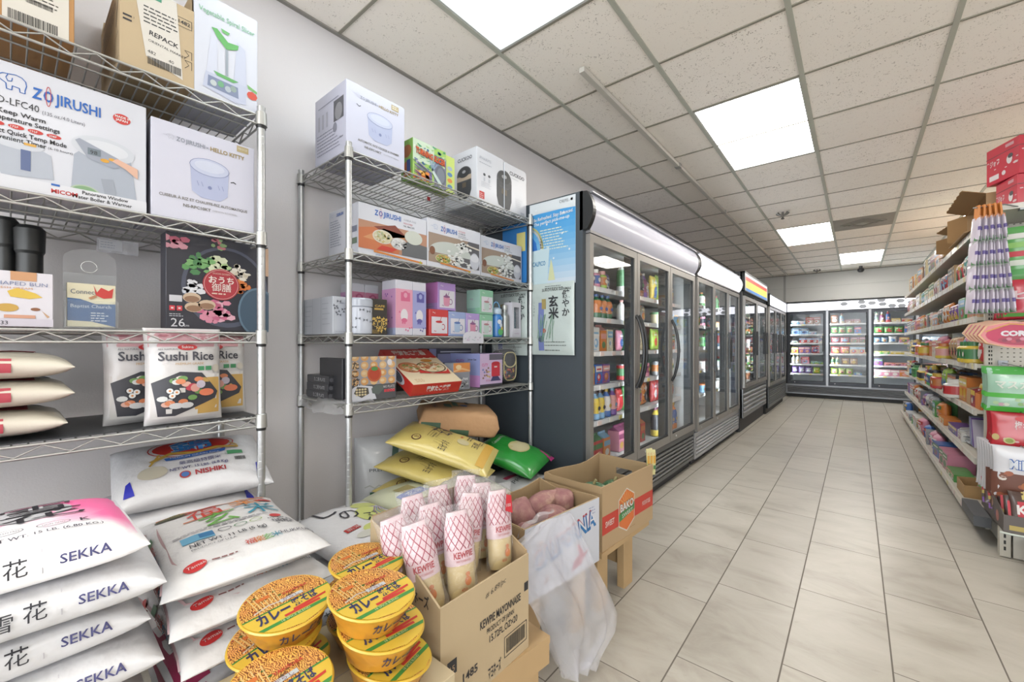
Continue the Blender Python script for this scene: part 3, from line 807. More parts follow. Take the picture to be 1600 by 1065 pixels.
def fS(g, W, H):
    g.text('Vegetable Spiral Slicer', .012, .262, .016, '#8fc7a2', w=.155, bold=.01)
    g.poly([(.03, .06), (.045, .22), (.062, .225), (.06, .06)], '#dfe3f3', 1); g.poly([(.105, .06), (.115, .215), (.14, .20), (.145, .05)], '#d3d8ec', 1)
    g.poly([(.022, .03), (.03, .08), (.14, .08), (.142, .02), (.11, .012)], '#ccd2e8', 2); g.poly([(.034, .036), (.036, .07), (.118, .066), (.12, .03)], '#7f8aa6', 3)
    for i, (a, b) in enumerate(((.05, .05), (.07, .055), (.09, .048), (.105, .055))): g.ell(a, b, .009, .01, ('#c6cfd0', '#6ea87f', '#b8c2cc', '#93a59f')[i], 4, 10)
    g.poly([(.045, .225), (.06, .228), (.09, .20), (.12, .205), (.118, .19), (.10, .18), (.085, .175), (.06, .20)], '#5fae5c', 4); g.poly([(.07, .235), (.095, .232), (.09, .222), (.075, .224)], '#6cb768', 4)
    g.rect(.083, .09, .09, .18, '#9aa3ad', 3); g.poly([(.05, .09), (.12, .085), (.105, .075), (.06, .078)], '#63a862', 4)
    g.poly([(.145, .09), (.175, .078), (.175, .07), (.148, .078)], '#7ab368', 2); g.poly(ell(.16, .058, .016, .014, 8), '#d9523f', 2)
carton('slicer_box', 'white vegetable slicer box at the right end of the top shelf, nearer rack', 'boxed appliance', -1.575, .366, .543, 1.94, 2.262, .24, '#e3e6f2', fS)

# second shelf
def fBoil(g, W, H):
    g.text('CD-LFC40', .0, H - .102, .017, INK, w=.08); g.text('(135 oz./4.0 Liters)', .085, H - .103, .009, '#606068', w=.075)
    elephant(g, .012, H - .066, .05, BLUE); maker(g, .068, H - .068, .026, .122)
    g.text('4 Keep Warm', 0, H - .125, .011, INK, bold=.02); g.text('Temperature Settings', -.005, H - .141, .011, INK, w=.12, bold=.02)
    for k in range(4): g.ell(.012 + .031 * k, H - .152, .013, .0055, '#cc3a35', 1, 16); g.text(('160F', '175F', '195F', '208F')[k], .003 + .031 * k, H - .155, .005, '#ffffff', lay=3)
    g.text('Direct Quick Temp Mode', -.008, H - .173, .011, INK, w=.135, bold=.02); g.text('Convenient Timer', -.008, H - .188, .011, INK, w=.1, bold=.02); g.text('(6-10 hours)', .095, H - .187, .006, INK)
    g.ell(.232, H - .055, .018, .014, '#cf3d38', 1); g.text('MADE IN\n JAPAN', .218, H - .053, .006, '#ffffff', lay=3, bold=.02)
    # dispensing pot with its control panel
    g.poly([(.135, .03), (.14, .12), (.165, .15), (.25, .145), (.263, .03)], '#aab1be', 1); g.ell(.197, .150, .062, .032, '#d3d7e0', 2, 30); g.ell(.20, .152, .045, .02, '#e2e5ec', 3, 26)
    g.poly([(.142, .158), (.15, .165), (.225, .135), (.228, .112), (.215, .104), (.165, .118)], '#9aa0ae', 4); g.rect(.165, .128, .19, .146, '#6f7b85', 5); g.text('98', .17, .131, .010, INK, lay=6)
    g.ell(.198, .121, .009, .005, '#e3a93b', 6, 14); g.ell(.212, .128, .007, .004, '#e3a93b', 6, 14); g.poly([(.212, .124), (.222, .134), (.265, .118), (.265, .09), (.24, .11)], '#e6b9a2', 7)
    g.ell(.16, .022, .03, .022, '#aebfa8', 2); g.ell(.16, .026, .024, .015, '#7fa37a', 3); g.poly([(.19, .07), (.215, .075), (.222, .02), (.2, .018)], '#9aa0ac', 3)
    g.poly([(.005, .08), (.01, .115), (.06, .12), (.1, .1), (.105, .04), (.02, .03)], '#b4bac6', 1); g.ell(.045, .112, .043, .014, '#d3d7e0', 2); g.rect(.05, .05, .066, .1, '#59678f', 3); g.rect(.055, .112, .075, .118, '#e2ad4a', 4)
    g.rect(0, .0, W, .031, '#e9eaf1', 4); g.text('MICOM', .10, .008, .010, RED, bold=.03, lay=5); g.text('Water Boiler & Warmer', .135, .006, .009, INK, w=.118, lay=5, bold=.02); g.text('Panorama Window', .155, .019, .009, INK, w=.09, lay=5, bold=.02); g.rect(.10, .026, .115, .031, BLUE, 6)
carton('water_boiler_box', 'large white electric water boiler box with blue lettering, second shelf of the nearer rack', 'boxed appliance', -1.575, -.03, .254, 1.537, 1.84, .30, '#dddfe9', fBoil)
def fHK(g, W, H):
    elephant(g, .035, H - .05, .018, '#b3b4bd'); maker(g, .058, H - .05, .0125, .072, GREY, None); g.text('×', .133, H - .05, .010, GREY); g.text('HELLO KITTY', .144, H - .05, .0125, GOLD, w=.095, bold=.03)
    g.rect(W - .052, H - .026, W - .018, H - .006, '#b7a77d', 1); g.text('MINI 3.0 CUP', W - .048, H - .018, .006, '#f5f0e2', w=.026, lay=3)
    cooker(g, W * .53, H * .5, .11, .13); g.line([(.20, .15), (.208, .153), (.214, .149)], .003, INK)
    g.text('CUISEUR À RIZ ET CHAUFFE-RIZ AUTOMATIQUE', .018, .062, .0085, '#7d7a74', w=W - .04, bold=.02); g.text('NS-RPC10KT', .075, .042, .0085, '#7d7a74', w=.07, bold=.03); g.text('(VERSION ILLUSTREE)', .15, .044, .005, '#a9a7a5')
carton('rice_cooker_box', 'pale lilac rice cooker box with French text, second shelf of the nearer rack', 'boxed appliance', -1.575, .264, .533, 1.537, 1.822, .27, '#dcdcec', fHK)

# third shelf
def fBun(g, W, H):
    g.rect(W - .07, H - .022, W - .028, H, '#cf9c72', 1); g.text('SHAPED BUN', W - .10, H - .034, .009, '#7c86a8', w=.09); g.text('FRESH CREAM', W - .095, H - .043, .005, '#e0a46c', w=.06)
    g.poly([(W - .075, .085), (W - .06, .094), (W - .03, .083), (W - .018, .073), (W - .04, .068), (W - .07, .072)], '#e3c24f', 1); g.ell(W - .075, .045, .018, .010, '#c9a24c', 1); g.ell(W - .03, .043, .008, .004, '#8a5a3c', 2)
    g.poly([(W - .02, .04), (W - .006, .025), (W - .01, .022)], '#c9a27c', 1); g.rect(0, 0, W, .019, '#d9d3df', 1); g.rect(W - .08, .02, W - .03, .028, '#d9a184', 2); g.text('33', W - .085, .004, .009, INK, lay=3)
carton('bun_cake_box', 'white fish-shaped bun box lying at the left edge of the third shelf', 'food box', -1.58, -.12, .074, 1.204, 1.338, .12, '#e9e6ee', fBun)
t = thing('kitchen_tool_pack', 'black handled kitchen tools standing at the far left of the third shelf', 'kitchen tools', (-1.84, -.005, 1.205))
for k, (dx, dy, h, r) in enumerate(((0, 0, .30, .022), (.03, .045, .28, .026), (-.03, -.05, .29, .02))):
    g = G(); g.lathe([(r * .8, 0), (r, .01), (r, h * .75), (r * 1.15, h * .78), (r * 1.2, h), (r * .9, h + .01)], mat('#232526', .35), c=(dx, dy)); part('handle', g, t)
g = G(); g.box(-.06, .06, -.08, .08, .0, .05, mat('#3b3e40', .4)); part('holder', g, t)
t = thing('flyer_holder', 'clear acrylic holder with blue and cream church flyers on the third shelf', 'leaflet holder', (-1.60, .094, 1.204), R90)
g = G(); g.box(0, .105, .035, .038, 0, .15, M_ACRYL); g.box(0, .105, 0, .003, 0, .075, M_ACRYL); g.box(0, .003, .003, .035, 0, .075, M_ACRYL); g.box(.102, .105, .003, .035, 0, .075, M_ACRYL); g.box(.003, .102, .003, .035, 0, .003, M_ACRYL)
part('holder', g, t)
g = G()
pts = [(.0, .10), (.105, .10), (.105, .185)] + [(.0525 + .0525 * cos(a), .19 + .03 * sin(a)) for a in (.3, .8, 1.3, 1.8, 2.3, 2.8)] + [(0, .185)]
g.add([(x, .041, z) for x, z in pts] + [(x, .044, z) for x, z in pts], [tuple(range(9))[::-1] + () if False else tuple(range(len(pts))), tuple(range(2 * len(pts) - 1, len(pts) - 1, -1))] + [(i, (i + 1) % len(pts), len(pts) + (i + 1) % len(pts), len(pts) + i) for i in range(len(pts))], M_ACRYL)
g.tube([(.05 + .016 * cos(a / 2), .040, .17 + .016 * sin(a / 2)) for a in range(13)], .0012, mat('#d9d9d9', .3), n=5)
part('backing_tab', g, t, 'clear arched tab behind the flyers')
g = G(); g.box(.006, .099, .008, .030, .004, .12, mat('#e9e2c4', .5)); g.face((0, .008, 0), (1, 0, 0), (0, 0, 1))
g.poly([(.006, .008), (.099, .004), (.099, .068), (.06, .066), (.03, .078), (.006, .08)], '#3d6292', 1); g.poly([(.006, .004), (.099, .004), (.05, .018), (.006, .02)], '#e9e2c4', 2)
g.text('Connect', .012, .092, .012, '#4c5a72', w=.05, lay=2); g.poly([(.055, .118), (.062, .098), (.07, .112), (.085, .104), (.095, .112), (.092, .085), (.075, .082), (.06, .09)], '#c83b37', 3); g.text('Baptist Church', .012, .055, .009, '#dfe7ef', w=.078, lay=3); g.lines(.05, .04, .04, 4, .007, .0025, '#dfe7ef', 3); g.poly([(.05, .078), (.062, .085), (.06, .092), (.045, .082)], '#b98764', 4)
part('flyers', g, t)
def fPot(g, W, H):
    g.ell(W * .56, H * .48, W * .43, H * .44, '#4b4f60', 1, 36); g.ell(W * .56, H * .49, W * .39, H * .40, '#20222d', 2, 36)
    r = random.Random(4)
    def blob(cx, cy, n, s, cols, sp):
        for k in range(n):
            a = r.uniform(0, 6.3); q = r.random() * sp; g.poly(ell(cx + q * cos(a), cy + q * sin(a) * .8, s * r.uniform(.5, 1.1), s * r.uniform(.4, .8), 6, a, a + 6.28), r.choice(cols), 3 + k % 4)
    blob(.085, .215, 30, .014, ('#5f9a5c', '#7bb06f', '#4a8050', '#97c186'), .04)
    blob(.145, .225, 24, .016, ('#cfdcae', '#dfe6c4', '#b6cf95'), .036); blob(.20, .20, 22, .011, ('#e4dccb', '#d6cab4', '#f0eadc'), .034)
    blob(.068, .14, 18, .014, ('#e4e6ec', '#d4d8e2'), .03); blob(.21, .155, 16, .012, ('#d5793c', '#e08f4c', '#cf6b34'), .026)
    for cx, cy in ((.065, .105), (.105, .085), (.07, .075)): g.ell(cx, cy, .024, .016, '#cdb59c', 7, 16); g.ell(cx, cy - .004, .02, .010, '#8f6d55', 8, 14)
    blob(.135, .06, 40, .016, ('#dd8fa6', '#c8688a', '#e9b3c2', '#b75878'), .05); blob(.02, .28, 14, .014, ('#c76a80', '#e0a0ae'), .03); blob(.14, .295, 12, .01, ('#c77a85', '#8fae7a'), .03)
    g.ell(.145, .155, .052, .052, '#a82f3b', 10, 32); g.line(ell(.145, .155, .048, .048, 30) + [(.193, .155)], .0012, '#e9c7c2', 11)
    g.text('おうち', .145, .160, .018, '#fff6ee', al='C', lay=12, bold=.02); g.text('御膳', .145, .134, .020, '#fff6ee', al='C', lay=12); g.text('OUCHI GOZEN', .145, .188, .005, '#f0d9c8', al='C', lay=12); g.lines(.118, .122, .055, 1, .01, .004, '#f0d9c8', 12)
    g.ell(.255, .07, .062, .085, '#5c7487', 11, 30); g.ell(.255, .07, .056, .078, '#3d5163', 12, 30)
    g.text('26', .012, .012, .026, '#e9e9ef', lay=4); g.text('cm', .045, .012, .008, '#e9e9ef', lay=4)
    for k in (0, 1): g.rect(.008 + .018 * k, .062, .022 + .018 * k, .077, '#d5414d', 8); g.rect(.012 + .018 * k, .067, .018 + .018 * k, .072, '#f4e3e3', 9)
    g.rect(.008, .09, .04, .11, '#d7d7de', 5); g.lines(.008, .05, .04, 2, .006, .002, '#d8d8e0', 5); g.ell(W - .004, .25, .03, .05, '#c7a68c', 5)
carton('hot_pot_box', 'dark hot pot pan box with vegetable photo and round red seal, third shelf', 'boxed cookware', -1.64, .31, .60, 1.204, 1.510, .07, '#2a2b36', fPot)
g = G(); g.add([(0, 0, .0), (.10, 0, .0), (.10, .0, .045), (0, 0, .045), (0, .002, 0), (.10, .002, 0), (.10, .002, .045), (0, .002, .045)], [(0, 1, 2, 3), (7, 6, 5, 4), (0, 3, 7, 4), (1, 5, 6, 2)], M_FILM)
front(g).rect(.004, .008, .06, .04, '#e3e4ea', 2); g.lines(.008, .032, .04, 3, .008, .002, '#8d95a8', 3)
solo('shelf_tag_sleeve', g, 'clear price tag sleeve hanging below the second shelf of the nearer rack', 'price tag', (-1.86, .18, 1.455), R90)

# fourth shelf: black liner, rice bags
g = G(); g.box(-1.965, -1.56, -.5, .53, .9195, .9225, mat('#34363a', .45)); solo('shelf_liner', g, 'black plastic sheet lining the fourth shelf of the nearer rack', 'shelf liner')
def rice_bag_mat(c='#e6e6ea', v=.04): return mat(c, .42, bump=.25, bscale=18, coat=.1)
def lying(name, label, cat, loc, rz, bag, m, prints=None, group=None, tilt=(0, 0)):
    g = G(); bag.build(g, m)
    if prints: prints(g, bag)
    o = solo(name, g, label, cat, loc, 0, group)
    o.rotation_euler = (Matrix.Rotation(rz, 3, 'Z') @ Matrix.Rotation(tilt[0], 3, 'X') @ Matrix.Rotation(tilt[1], 3, 'Y')).to_euler()
    return o
def pShir(g, b):
    if 1:
        g.onbag(b, 0, 0, 0, 'top')
        g.rect(-.07, -.06, .10, .12, '#b8404f', 0); g.text('SHIRAKIKU', -.06, .03, .018, '#f0e4dc', w=.14, bold=.02); g.text('GROWN IN JAPAN', -.05, -.005, .012, '#f0e4dc', w=.12); g.ell(.115, .02, .016, .009, '#2f4a44', 2)
    g.onbag(b, 0, 0, 0, 'front'); g.rect(-.14, -.012, .06, .022, '#b8404f', 0); g.text('PRODUCT OF JAPAN', -.12, 0, .012, '#f0e4dc')
zz = .926
for k in range(3):
    b = Bag(.33, .26, .074, seed=k + 3, step=.03, ear=.12)
    lying('rice_bag', ('cream and red rice bag, lowest of three on the black liner', 'cream and red rice bag, middle of three on the black liner', 'cream and red rice bag, top of three on the black liner')[k], 'bag of rice',
          (-1.70 + .01 * k, -.055 - .012 * (k == 0), zz + .033), R90, b, rice_bag_mat('#e3dccb'), pShir, 'cream and red rice bags on the black liner', (0, (0, -.02, .02)[k]))
    zz += .073
def standing(name, label, cat, loc, rz, bag, m, prints=None, group=None, lean=0, extra=None):
    """bag set upright: its length points up, its printed face looks along local -y before rz"""
    g = G(); bag.build(g, m)
    if prints: prints(g, bag)
    o = solo(name, g, label, cat, loc, 0, group)
    # local x->up, local y->left.., local z->front
    B = Matrix(((0, -1, 0), (0, 0, -1), (1, 0, 0)))          # columns: images of x, y, z
    o.rotation_euler = (Matrix.Rotation(rz, 3, 'Z') @ Matrix.Rotation(lean, 3, 'X') @ B).to_euler()
    return o
def upr(g, b):                       # printing frame for upright bags: x to the right, y up
    g.onbag(b, -R90, 0, 0, 'top'); return g
def pSushi(g, b):
    upr(g, b); r = random.Random(2)
    g.poly([(-.085, -.125), (.085, -.125), (.085, .0), (-.085, .0)], '#e4e2df', 0); g.poly([(.02, -.12), (.083, -.12), (.083, -.01), (.0, -.01)], '#cda75f', 1)
    g.poly([(-.083, -.02), (-.02, .01), (.035, .005), (.078, -.055), (.07, -.075), (-.03, -.12), (-.07, -.118)], '#34353d', 2)
    for k in range(16):
        cx, cy = r.uniform(-.07, .03), r.uniform(-.1, -.01); cy = min(cy, -.01); g.ell(cx, cy, .012, .008, r.choice(('#e08a5e', '#dfe2e0', '#c9485a', '#6f9a58', '#e7b8a6', '#efe9e0')), 3 + k % 4, 10)
    for cx, cy in ((-.045, -.045), (-.03, -.05), (-.04, -.06)): g.ell(cx, cy, .010, .010, '#22262c', 8, 14); g.ell(cx, cy, .0075, .0075, '#eef0ee', 9, 12); g.ell(cx, cy, .003, .003, '#d9893f', 10, 8)
    g.ell(.045, -.055, .02, .011, '#e8835f', 8, 14); g.ell(.015, -.04, .012, .012, '#e6a79b', 8, 12); g.ell(.03, -.03, .012, .012, '#c9c0d0', 8, 12)
    for cx in (-.03, -.005): g.ell(cx, -.09, .017, .009, '#d8d9da', 8, 12)
    g.rect(-.088, .085, .088, .135, '#d9a6ad', 0)
    for k in range(14): g.poly(ell(r.uniform(-.08, .08), r.uniform(.09, .128), .014, .004, 6), r.choice(('#c98791', '#ecd0d3', '#b97580')), 1)
    g.ell(.0, .083, .024, .009, '#c22f35', 3); g.text('Sukina', 0, .080, .008, '#fff', al='C', lay=5)
    g.text('Sushi Rice', -.068, .044, .026, '#3c3d47', w=.136, bold=.02, lay=3); g.text('PREMIUM GRADE', -.03, .030, .007, '#c9a36a', w=.07, lay=3); g.text('ALL NATURAL', -.068, .075, .005, '#6a6a72')
    for x in (.025, .045): g.rect(x, .012, x + .016, .025, '#3f8a5c', 3)
    g.ell(.074, .018, .010, .012, '#ded6c8', 3)
mb_ = mat('#e2e0e0', .3, bump=.3, bscale=22, coat=.3)
for k, (x, y, a, lb) in enumerate(((-1.69, .268, .12, 'clear-topped sushi rice bag at the back left of the group on the black liner'), (-1.685, .443, -.12, 'clear-topped sushi rice bag at the right of the group, partly behind the front bag'),
                                   (-1.59, .345, .02, 'front clear-topped sushi rice bag on the fourth shelf of the nearer rack'))):
    b = Bag(.285, .19, .075, n=2.2, seed=k + 11, ear=.02, step=.03, pleat=.003)
    standing('sushi_rice_bag', lb, 'bag of rice', (x, y, .9225 + .1435), R90 + a, b, mb_, pSushi, 'sushi rice bags on the black liner', -.06)

# rack by the coolers, top shelf
def sRC(g, D, H):
    g.rect(D - .10, H * .50, D - .02, H * .80, '#5a5a60', 1); g.ell(D - .06, H * .62, .03, .035, '#8d8d92', 2)
    for k in range(3): g.rect(.03 + .035 * k, H * .5, .045 + .035 * k, H * .72, '#b9bac6', 1)
    g.lines(.02, H * .42, .2, 7, .014, .004, '#8f91a0', 1, 9); g.text('New', D - .05, H * .22, .01, INK); g.rect(.03, H * .83, D - .06, H * .845, '#8f91a0', 1); g.ell(D - .09, H * .42, .016, .02, '#8d8f9c', 2)
def fRC(g, W, H):
    elephant(g, .04, H - .052, .02, '#c3c4cf'); maker(g, .06, H - .053, .011, .075, GREY, None); g.text('×', .138, H - .053, .009, GREY); g.text('HELLO KITTY', .148, H - .053, .011, GOLD, w=.098, bold=.03)
    g.rect(W - .07, H - .035, W - .032, H - .012, '#b7a77d', 1); g.lines(W - .065, H - .02, .03, 2, .008, .003, '#f5f0e2', 2)
    cooker(g, W * .55, H * .5, .13, .125); g.line([(.045, H - .082), (.055, H - .088), (.063, H - .083)], .0025, INK)
    g.text('AUTOMATIC RICE COOKER & WARMER', .05, .058, .009, '#7d7a74', w=W - .08, bold=.02); g.text('NS-RPC10KT', .08, .038, .009, '#7d7a74', w=.08, bold=.03); g.text('(ILLUSTRATED VERSION)', .17, .04, .005, '#a9a7a5')
carton('rice_cooker_box', 'tall white rice cooker box at the left end of the farther rack top', 'boxed appliance', -1.575, .864, 1.143, 1.938, 2.226, .265, '#d6d7e9', fRC, sRC)
def fTS(g, W, H):
    r = random.Random(7)
    g.rect(0, H * .48, W * .62, H, '#cfe0c6', 1); g.rect(W * .62, 0, W, H * .8, '#7a7a92', 1)
    for k in range(70):
        x, y = r.uniform(.01, W * .95), r.uniform(H * .38, H * .98); g.poly(ell(x, y, r.uniform(.006, .017), r.uniform(.004, .010), 5, r.random() * 6, r.random() + 6.5), r.choice(('#5aa37c', '#3c8a6a', '#e6ecd8', '#9cc77c', '#2f5b8e', '#cfe0b0')), 2 + k % 3)
    for k in range(26): g.poly(ell(r.uniform(.005, W * .42), r.uniform(.01, H * .25), .014, .008, 6), r.choice(('#e8892f', '#f0a63c', '#d9692a', '#f4c36a')), 3 + k % 3)
    for k in range(18): g.line([(r.uniform(.0, .03), H * .5 - k * .004), (W * .55, H * .3 - k * .003)], .0025, r.choice(('#6d5d9c', '#9a6f86', '#3f4f8c', '#b79ab8')), 4)
    g.ell(W * .82, H * .32, .035, .05, '#5f6470', 5); g.ell(W * .82, H * .32, .025, .038, '#767c88', 6); g.poly([(W * .52, H * .35), (W * .6, H * .38), (W * .86, H * .10), (W * .80, H * .02)], '#cfe0da', 8)
    for a in (-.4, 0, .4, .8): g.line([(W * .56, H * .36), (W * .56 + .04 * sin(a), H * .36 + .055 * cos(a))], .006, '#8fa7bd', 8)
    g.text('TURNING SLICER', .012, H * .66, .028, '#7c2a1c', w=W - .02, bold=.06, rot=-.06, lay=9); g.text('TURNING SLICER', .014, H * .665, .026, '#ef6b35', w=W - .024, bold=.02, rot=-.06, lay=11)
def sTS(g, D, H):
    g.rect(0, 0, D, H, '#8fbf5a', 1); g.ell(D * .5, H * .72, .035, .03, '#b06a3a', 2); g.poly([(D * .2, H * .1), (D * .9, H * .1), (D * .7, H * .5), (D * .3, H * .45)], '#c9773f', 2); g.rect(D * .5, H * .2, D * .8, H * .5, '#3a4f8e', 3)
o = carton('slicer_box', 'colourful turning slicer box between the rice cooker boxes, top shelf', 'boxed appliance', -1.60, 1.208, 1.413, 1.938, 2.130, .09, '#a8cf6a', fTS, sTS)
def fTS2(g, W, H):
    g.rect(0, 0, W, H, '#cfe07a', 1)
    for k in range(4): g.ell(W * .45, H * (.15 + .17 * k), .017, .011, ('#5c86b0', '#e0904a', '#5c86b0', '#a9b8c4')[k], 3)
carton('slicer_box', 'narrow yellow-green end of a second slicer box beside the turning slicer box', 'boxed appliance', -1.605, 1.415, 1.474, 1.938, 2.120, .09, '#cfe07a', fTS2)
def pot(g, cx, cy, w, h, band='#b9a793'):
    g.poly([(cx - w * .5, cy + h * .18), (cx - w * .5, cy - h * .25), (cx - w * .36, cy - h * .46), (cx, cy - h * .5), (cx + w * .36, cy - h * .46), (cx + w * .5, cy - h * .25), (cx + w * .5, cy + h * .18)], '#35373a', 1)
    g.ell(cx, cy + h * .24, w * .5, h * .24, '#46484b', 2, 30); g.rect(cx - w * .5, cy + h * .06, cx + w * .5, cy + h * .2, band, 3); g.ell(cx, cy + h * .3, w * .40, h * .15, '#2c2e31', 4, 26); g.ell(cx, cy + h * .32, w * .12, h * .045, '#9a9c9f', 5)
    g.rect(cx - w * .12, cy - h * .14, cx + w * .14, cy, '#5f5442', 4)
def fC1(g, W, H):
    g.text('iPHARMS', .02, H - .06, .016, '#a3a6b0', w=.095); g.lines(.02, H - .08, .14, 1, .01, .004, '#a3a6b0')
    for k in (0, 1): g.ell(.06 + .04 * k, H * .55, .010, .008, '#3c3e44', 1, 12); g.rect(.053 + .04 * k, H * .43, .067 + .04 * k, H * .5, '#c3c6cf', 1)
    g.lines(.035, H * .40, .1, 4, .008, .003, '#b3b6c0'); g.rect(.02, .03, .06, .07, '#d13a3a', 1); g.lines(.025, .055, .03, 3, .01, .004, '#f1c9c6', 2); pot(g, W - .005, H * .44, .11, .22, '#3c3e41')
def sC1(g, D, H):
    g.text('CUCKOO', D * .42, H - .055, .019, '#3c3e44', w=.115, bold=.02); pot(g, D * .62, H * .42, .115, .19); g.lines(D * .6, .02, .07, 2, .012, .006, '#9ea1ab', 1, 3)
carton('rice_cooker_box', 'white pressure cooker box with a black cooker on its side, top shelf right', 'boxed appliance', -1.60, 1.634, 1.858, 1.938, 2.245, .26, '#e2e3ea', fC1, sC1)
def fC2(g, W, H):
    g.text('CUCKOO', .045, H - .062, .021, '#3c3e44', w=.14, bold=.02); g.lines(.06, H - .08, .1, 1, .01, .003, '#a3a6b0'); pot(g, .003, H * .44, .12, .235, '#3c3e41')
    g.lines(.10, H * .34, .07, 5, .012, .005, '#d3d5dd', 1, 4); g.rect(W - .06, .02, W - .02, .035, '#b5b8c2', 1)
carton('rice_cooker_box', 'last white pressure cooker box at the cooler end of the top shelf', 'boxed appliance', -1.595, 1.862, 2.072, 1.938, 2.235, .26, '#e2e3ea', fC2)
def fZ1(g, W, H):
    g.rect(0, H * .14, W, H * .68, '#b98a70', 1); g.poly([(0, H * .14), (W * .55, H * .14), (W * .62, H * .5), (W * .3, H * .62), (0, H * .52)], '#c9764c', 2); g.poly([(.02, H * .35), (.12, H * .6), (.25, H * .55), (.17, H * .3)], '#d99a6a', 3)
    g.poly([(W * .2, H * .6), (W * .5, H * .72), (W * .68, H * .52), (W * .45, H * .45)], '#7d3f32', 3); bowl_of(g, .115, H * .43, .05, '#e9e4dc', ['#d8cfae', '#c9b87a', '#efe9d9', '#b7c29a'], 3, .6, 4)
    bowl_of(g, .20, H * .36, .045, '#c9cacc', ['#d9d9d8', '#efefee', '#c2c3c5'], 5, .6, 4); g.poly([(W * .6, H * .14), (W, H * .14), (W, H * .42), (W * .72, H * .46), (W * .6, H * .38)], '#5e6064', 5); g.ell(W * .78, H * .55, .05, .032, '#cfd3c9', 8)
    g.poly([(.085, H * .17), (.16, H * .16), (.19, H * .24), (.11, H * .26)], '#c9402f', 8); g.poly([(.07, .022), (.33, .008), (.33, .016), (.07, .030)], '#df8a3f', 9)
    maker(g, .075, H * .83, .022, .135); g.text('CUISEUR À RIZ', .225, H * .87, .008, '#8d8f98', w=.07); g.text('RICE COOKER', .225, H * .80, .007, RED, w=.05); g.text('NL-BAC05', .225, H * .74, .008, INK, w=.06); g.lines(.08, .012, .17, 2, .006, .003, '#8aa0c8')
    g.poly([(.305, .0), (.33, .0), (.318, .022)], '#b7b83c', 10)
def sZ1(g, D, H):
    g.text('ZOJIRUSHI', .07, H - .03, .013, BLUE, w=.06, bold=.02); elephant(g, .02, H - .03, .02, '#9fb6de'); g.lines(.015, H - .05, .10, 11, .011, .004, '#8f92a0', 1, 2); g.rect(D - .05, .05, D - .01, .075, '#6a7a68', 1); g.rect(D - .05, .1, D - .01, .125, '#7a7f90', 1)
carton('rice_cooker_box', 'wide rice cooker box with an orange food photo, farther rack second shelf', 'boxed appliance', -1.60, .931, 1.289, 1.535, 1.756, .25, '#e3e5ef', fZ1, sZ1)
def fZ2(g, W, H):
    g.rect(.008, .03, W - .01, H * .72, '#9c8877', 1); g.poly([(W * .5, .03), (W - .01, .03), (W - .01, H * .72), (W * .75, H * .72)], '#57565a', 2)
    g.poly(ell(W * .42, H * .33, W * .40, H * .27, 26, 0, pi) + [(W * .02, H * .33)], '#c6ccc6', 3)
    r = random.Random(int(W * 1000))
    for k in range(60): g.poly(ell(W * .55 + r.gauss(0, .04), H * .24 + r.gauss(0, .022), .013, .006, 6, r.random() * 3, r.random() * 3 + 6.28), r.choice(('#eef0ee', '#dfe2e0', '#f7f8f6')), 4 + k % 4)
    for k in range(34): g.poly(ell(W * .62 + r.gauss(0, .02), H * .56 + r.gauss(0, .018), .012, .007, 6), r.choice(('#eef0ee', '#dfe2e0', '#f7f8f6')), 4 + k % 4)
    bowl_of(g, W * .27, H * .22, .05, '#e7d9a8', ['#8a9a54', '#e3c05a', '#cf8a4a', '#f0e6c0', '#7d8f4c'], 5, .45, 8); g.poly([(W * .7, H * .64), (W - .01, H * .60), (W - .01, H * .57), (W * .7, H * .61)], '#e6ddcf', 8); g.ell(W * .87, H * .3, .035, .045, '#c9cbd6', 8); g.ell(W * .87, H * .37, .033, .02, '#e4e5ec', 9); g.ell(.03, H * .36, .018, .02, '#7a4f38', 5)
    elephant(g, .035, H * .80, .03, '#7f9fd4'); maker(g, .085, H * .80, .022, .11); g.text('RICE COOKER', .205, H * .88, .007, RED, w=.05); g.text('CUISEUR', .205, H * .83, .007, INK, w=.05); g.lines(.205, H * .79, .08, 2, .008, .003, '#8d8f98')
    g.poly([(.08, .026), (.29, .010), (.29, .018), (.08, .034)], '#df8a3f', 12); g.poly([(.27, .0), (.292, .0), (.28, .02)], '#b7b83c', 13)
carton('rice_cooker_box', 'rice cooker box with a white rice photo, middle of the second shelf', 'boxed appliance', -1.60, 1.292, 1.662, 1.535, 1.775, .25, '#e3e5ef', fZ2)
carton('rice_cooker_box', 'rice cooker box with a rice heap, cooler end of the second shelf', 'boxed appliance', -1.625, 1.690, 2.062, 1.535, 1.775, .22, '#e3e5ef', fZ2)

# third shelf of the farther rack
def bows(g, W, H, m, n=7, seed=0, s=.006):
    r = random.Random(seed)
    for k in range(n):
        x, y, a = r.uniform(.01, W - .01), r.uniform(.015, H - .02), r.uniform(-.6, .6); c, d = cos(a) * s, sin(a) * s
        for q in (-1, 1): g.poly([(x, y), (x + q * c * 1.6 - d, y + q * d * 1.6 + c), (x + q * c * 1.6 + d, y + q * d * 1.6 - c)], m, 2 + k % 2)
def fW(g, W, H): bows(g, W, H, '#6a6d74', 8, 3); g.lines(.03, H - .03, .07, 1, .01, .005, '#9ea1ab'); g.lines(.01, .01, W - .02, 2, .008, .003, '#b9bcc6')
def sW(g, D, H):
    for x in (D * .33, D * .62): g.rect(x - .0008, 0, x + .0008, H, '#9fa3ad', 1)
    g.lines(.02, H - .035, .07, 5, .022, .003, '#b0b4be', 1, 4); g.lines(D * .66, H - .03, .07, 5, .022, .003, '#b0b4be', 1, 5)
carton('canister_box', 'white box printed with little bows at the left end of the third shelf', 'gift box', -1.70, .872, .965, 1.203, 1.364, .27, '#d7dbe4', fW, sW)
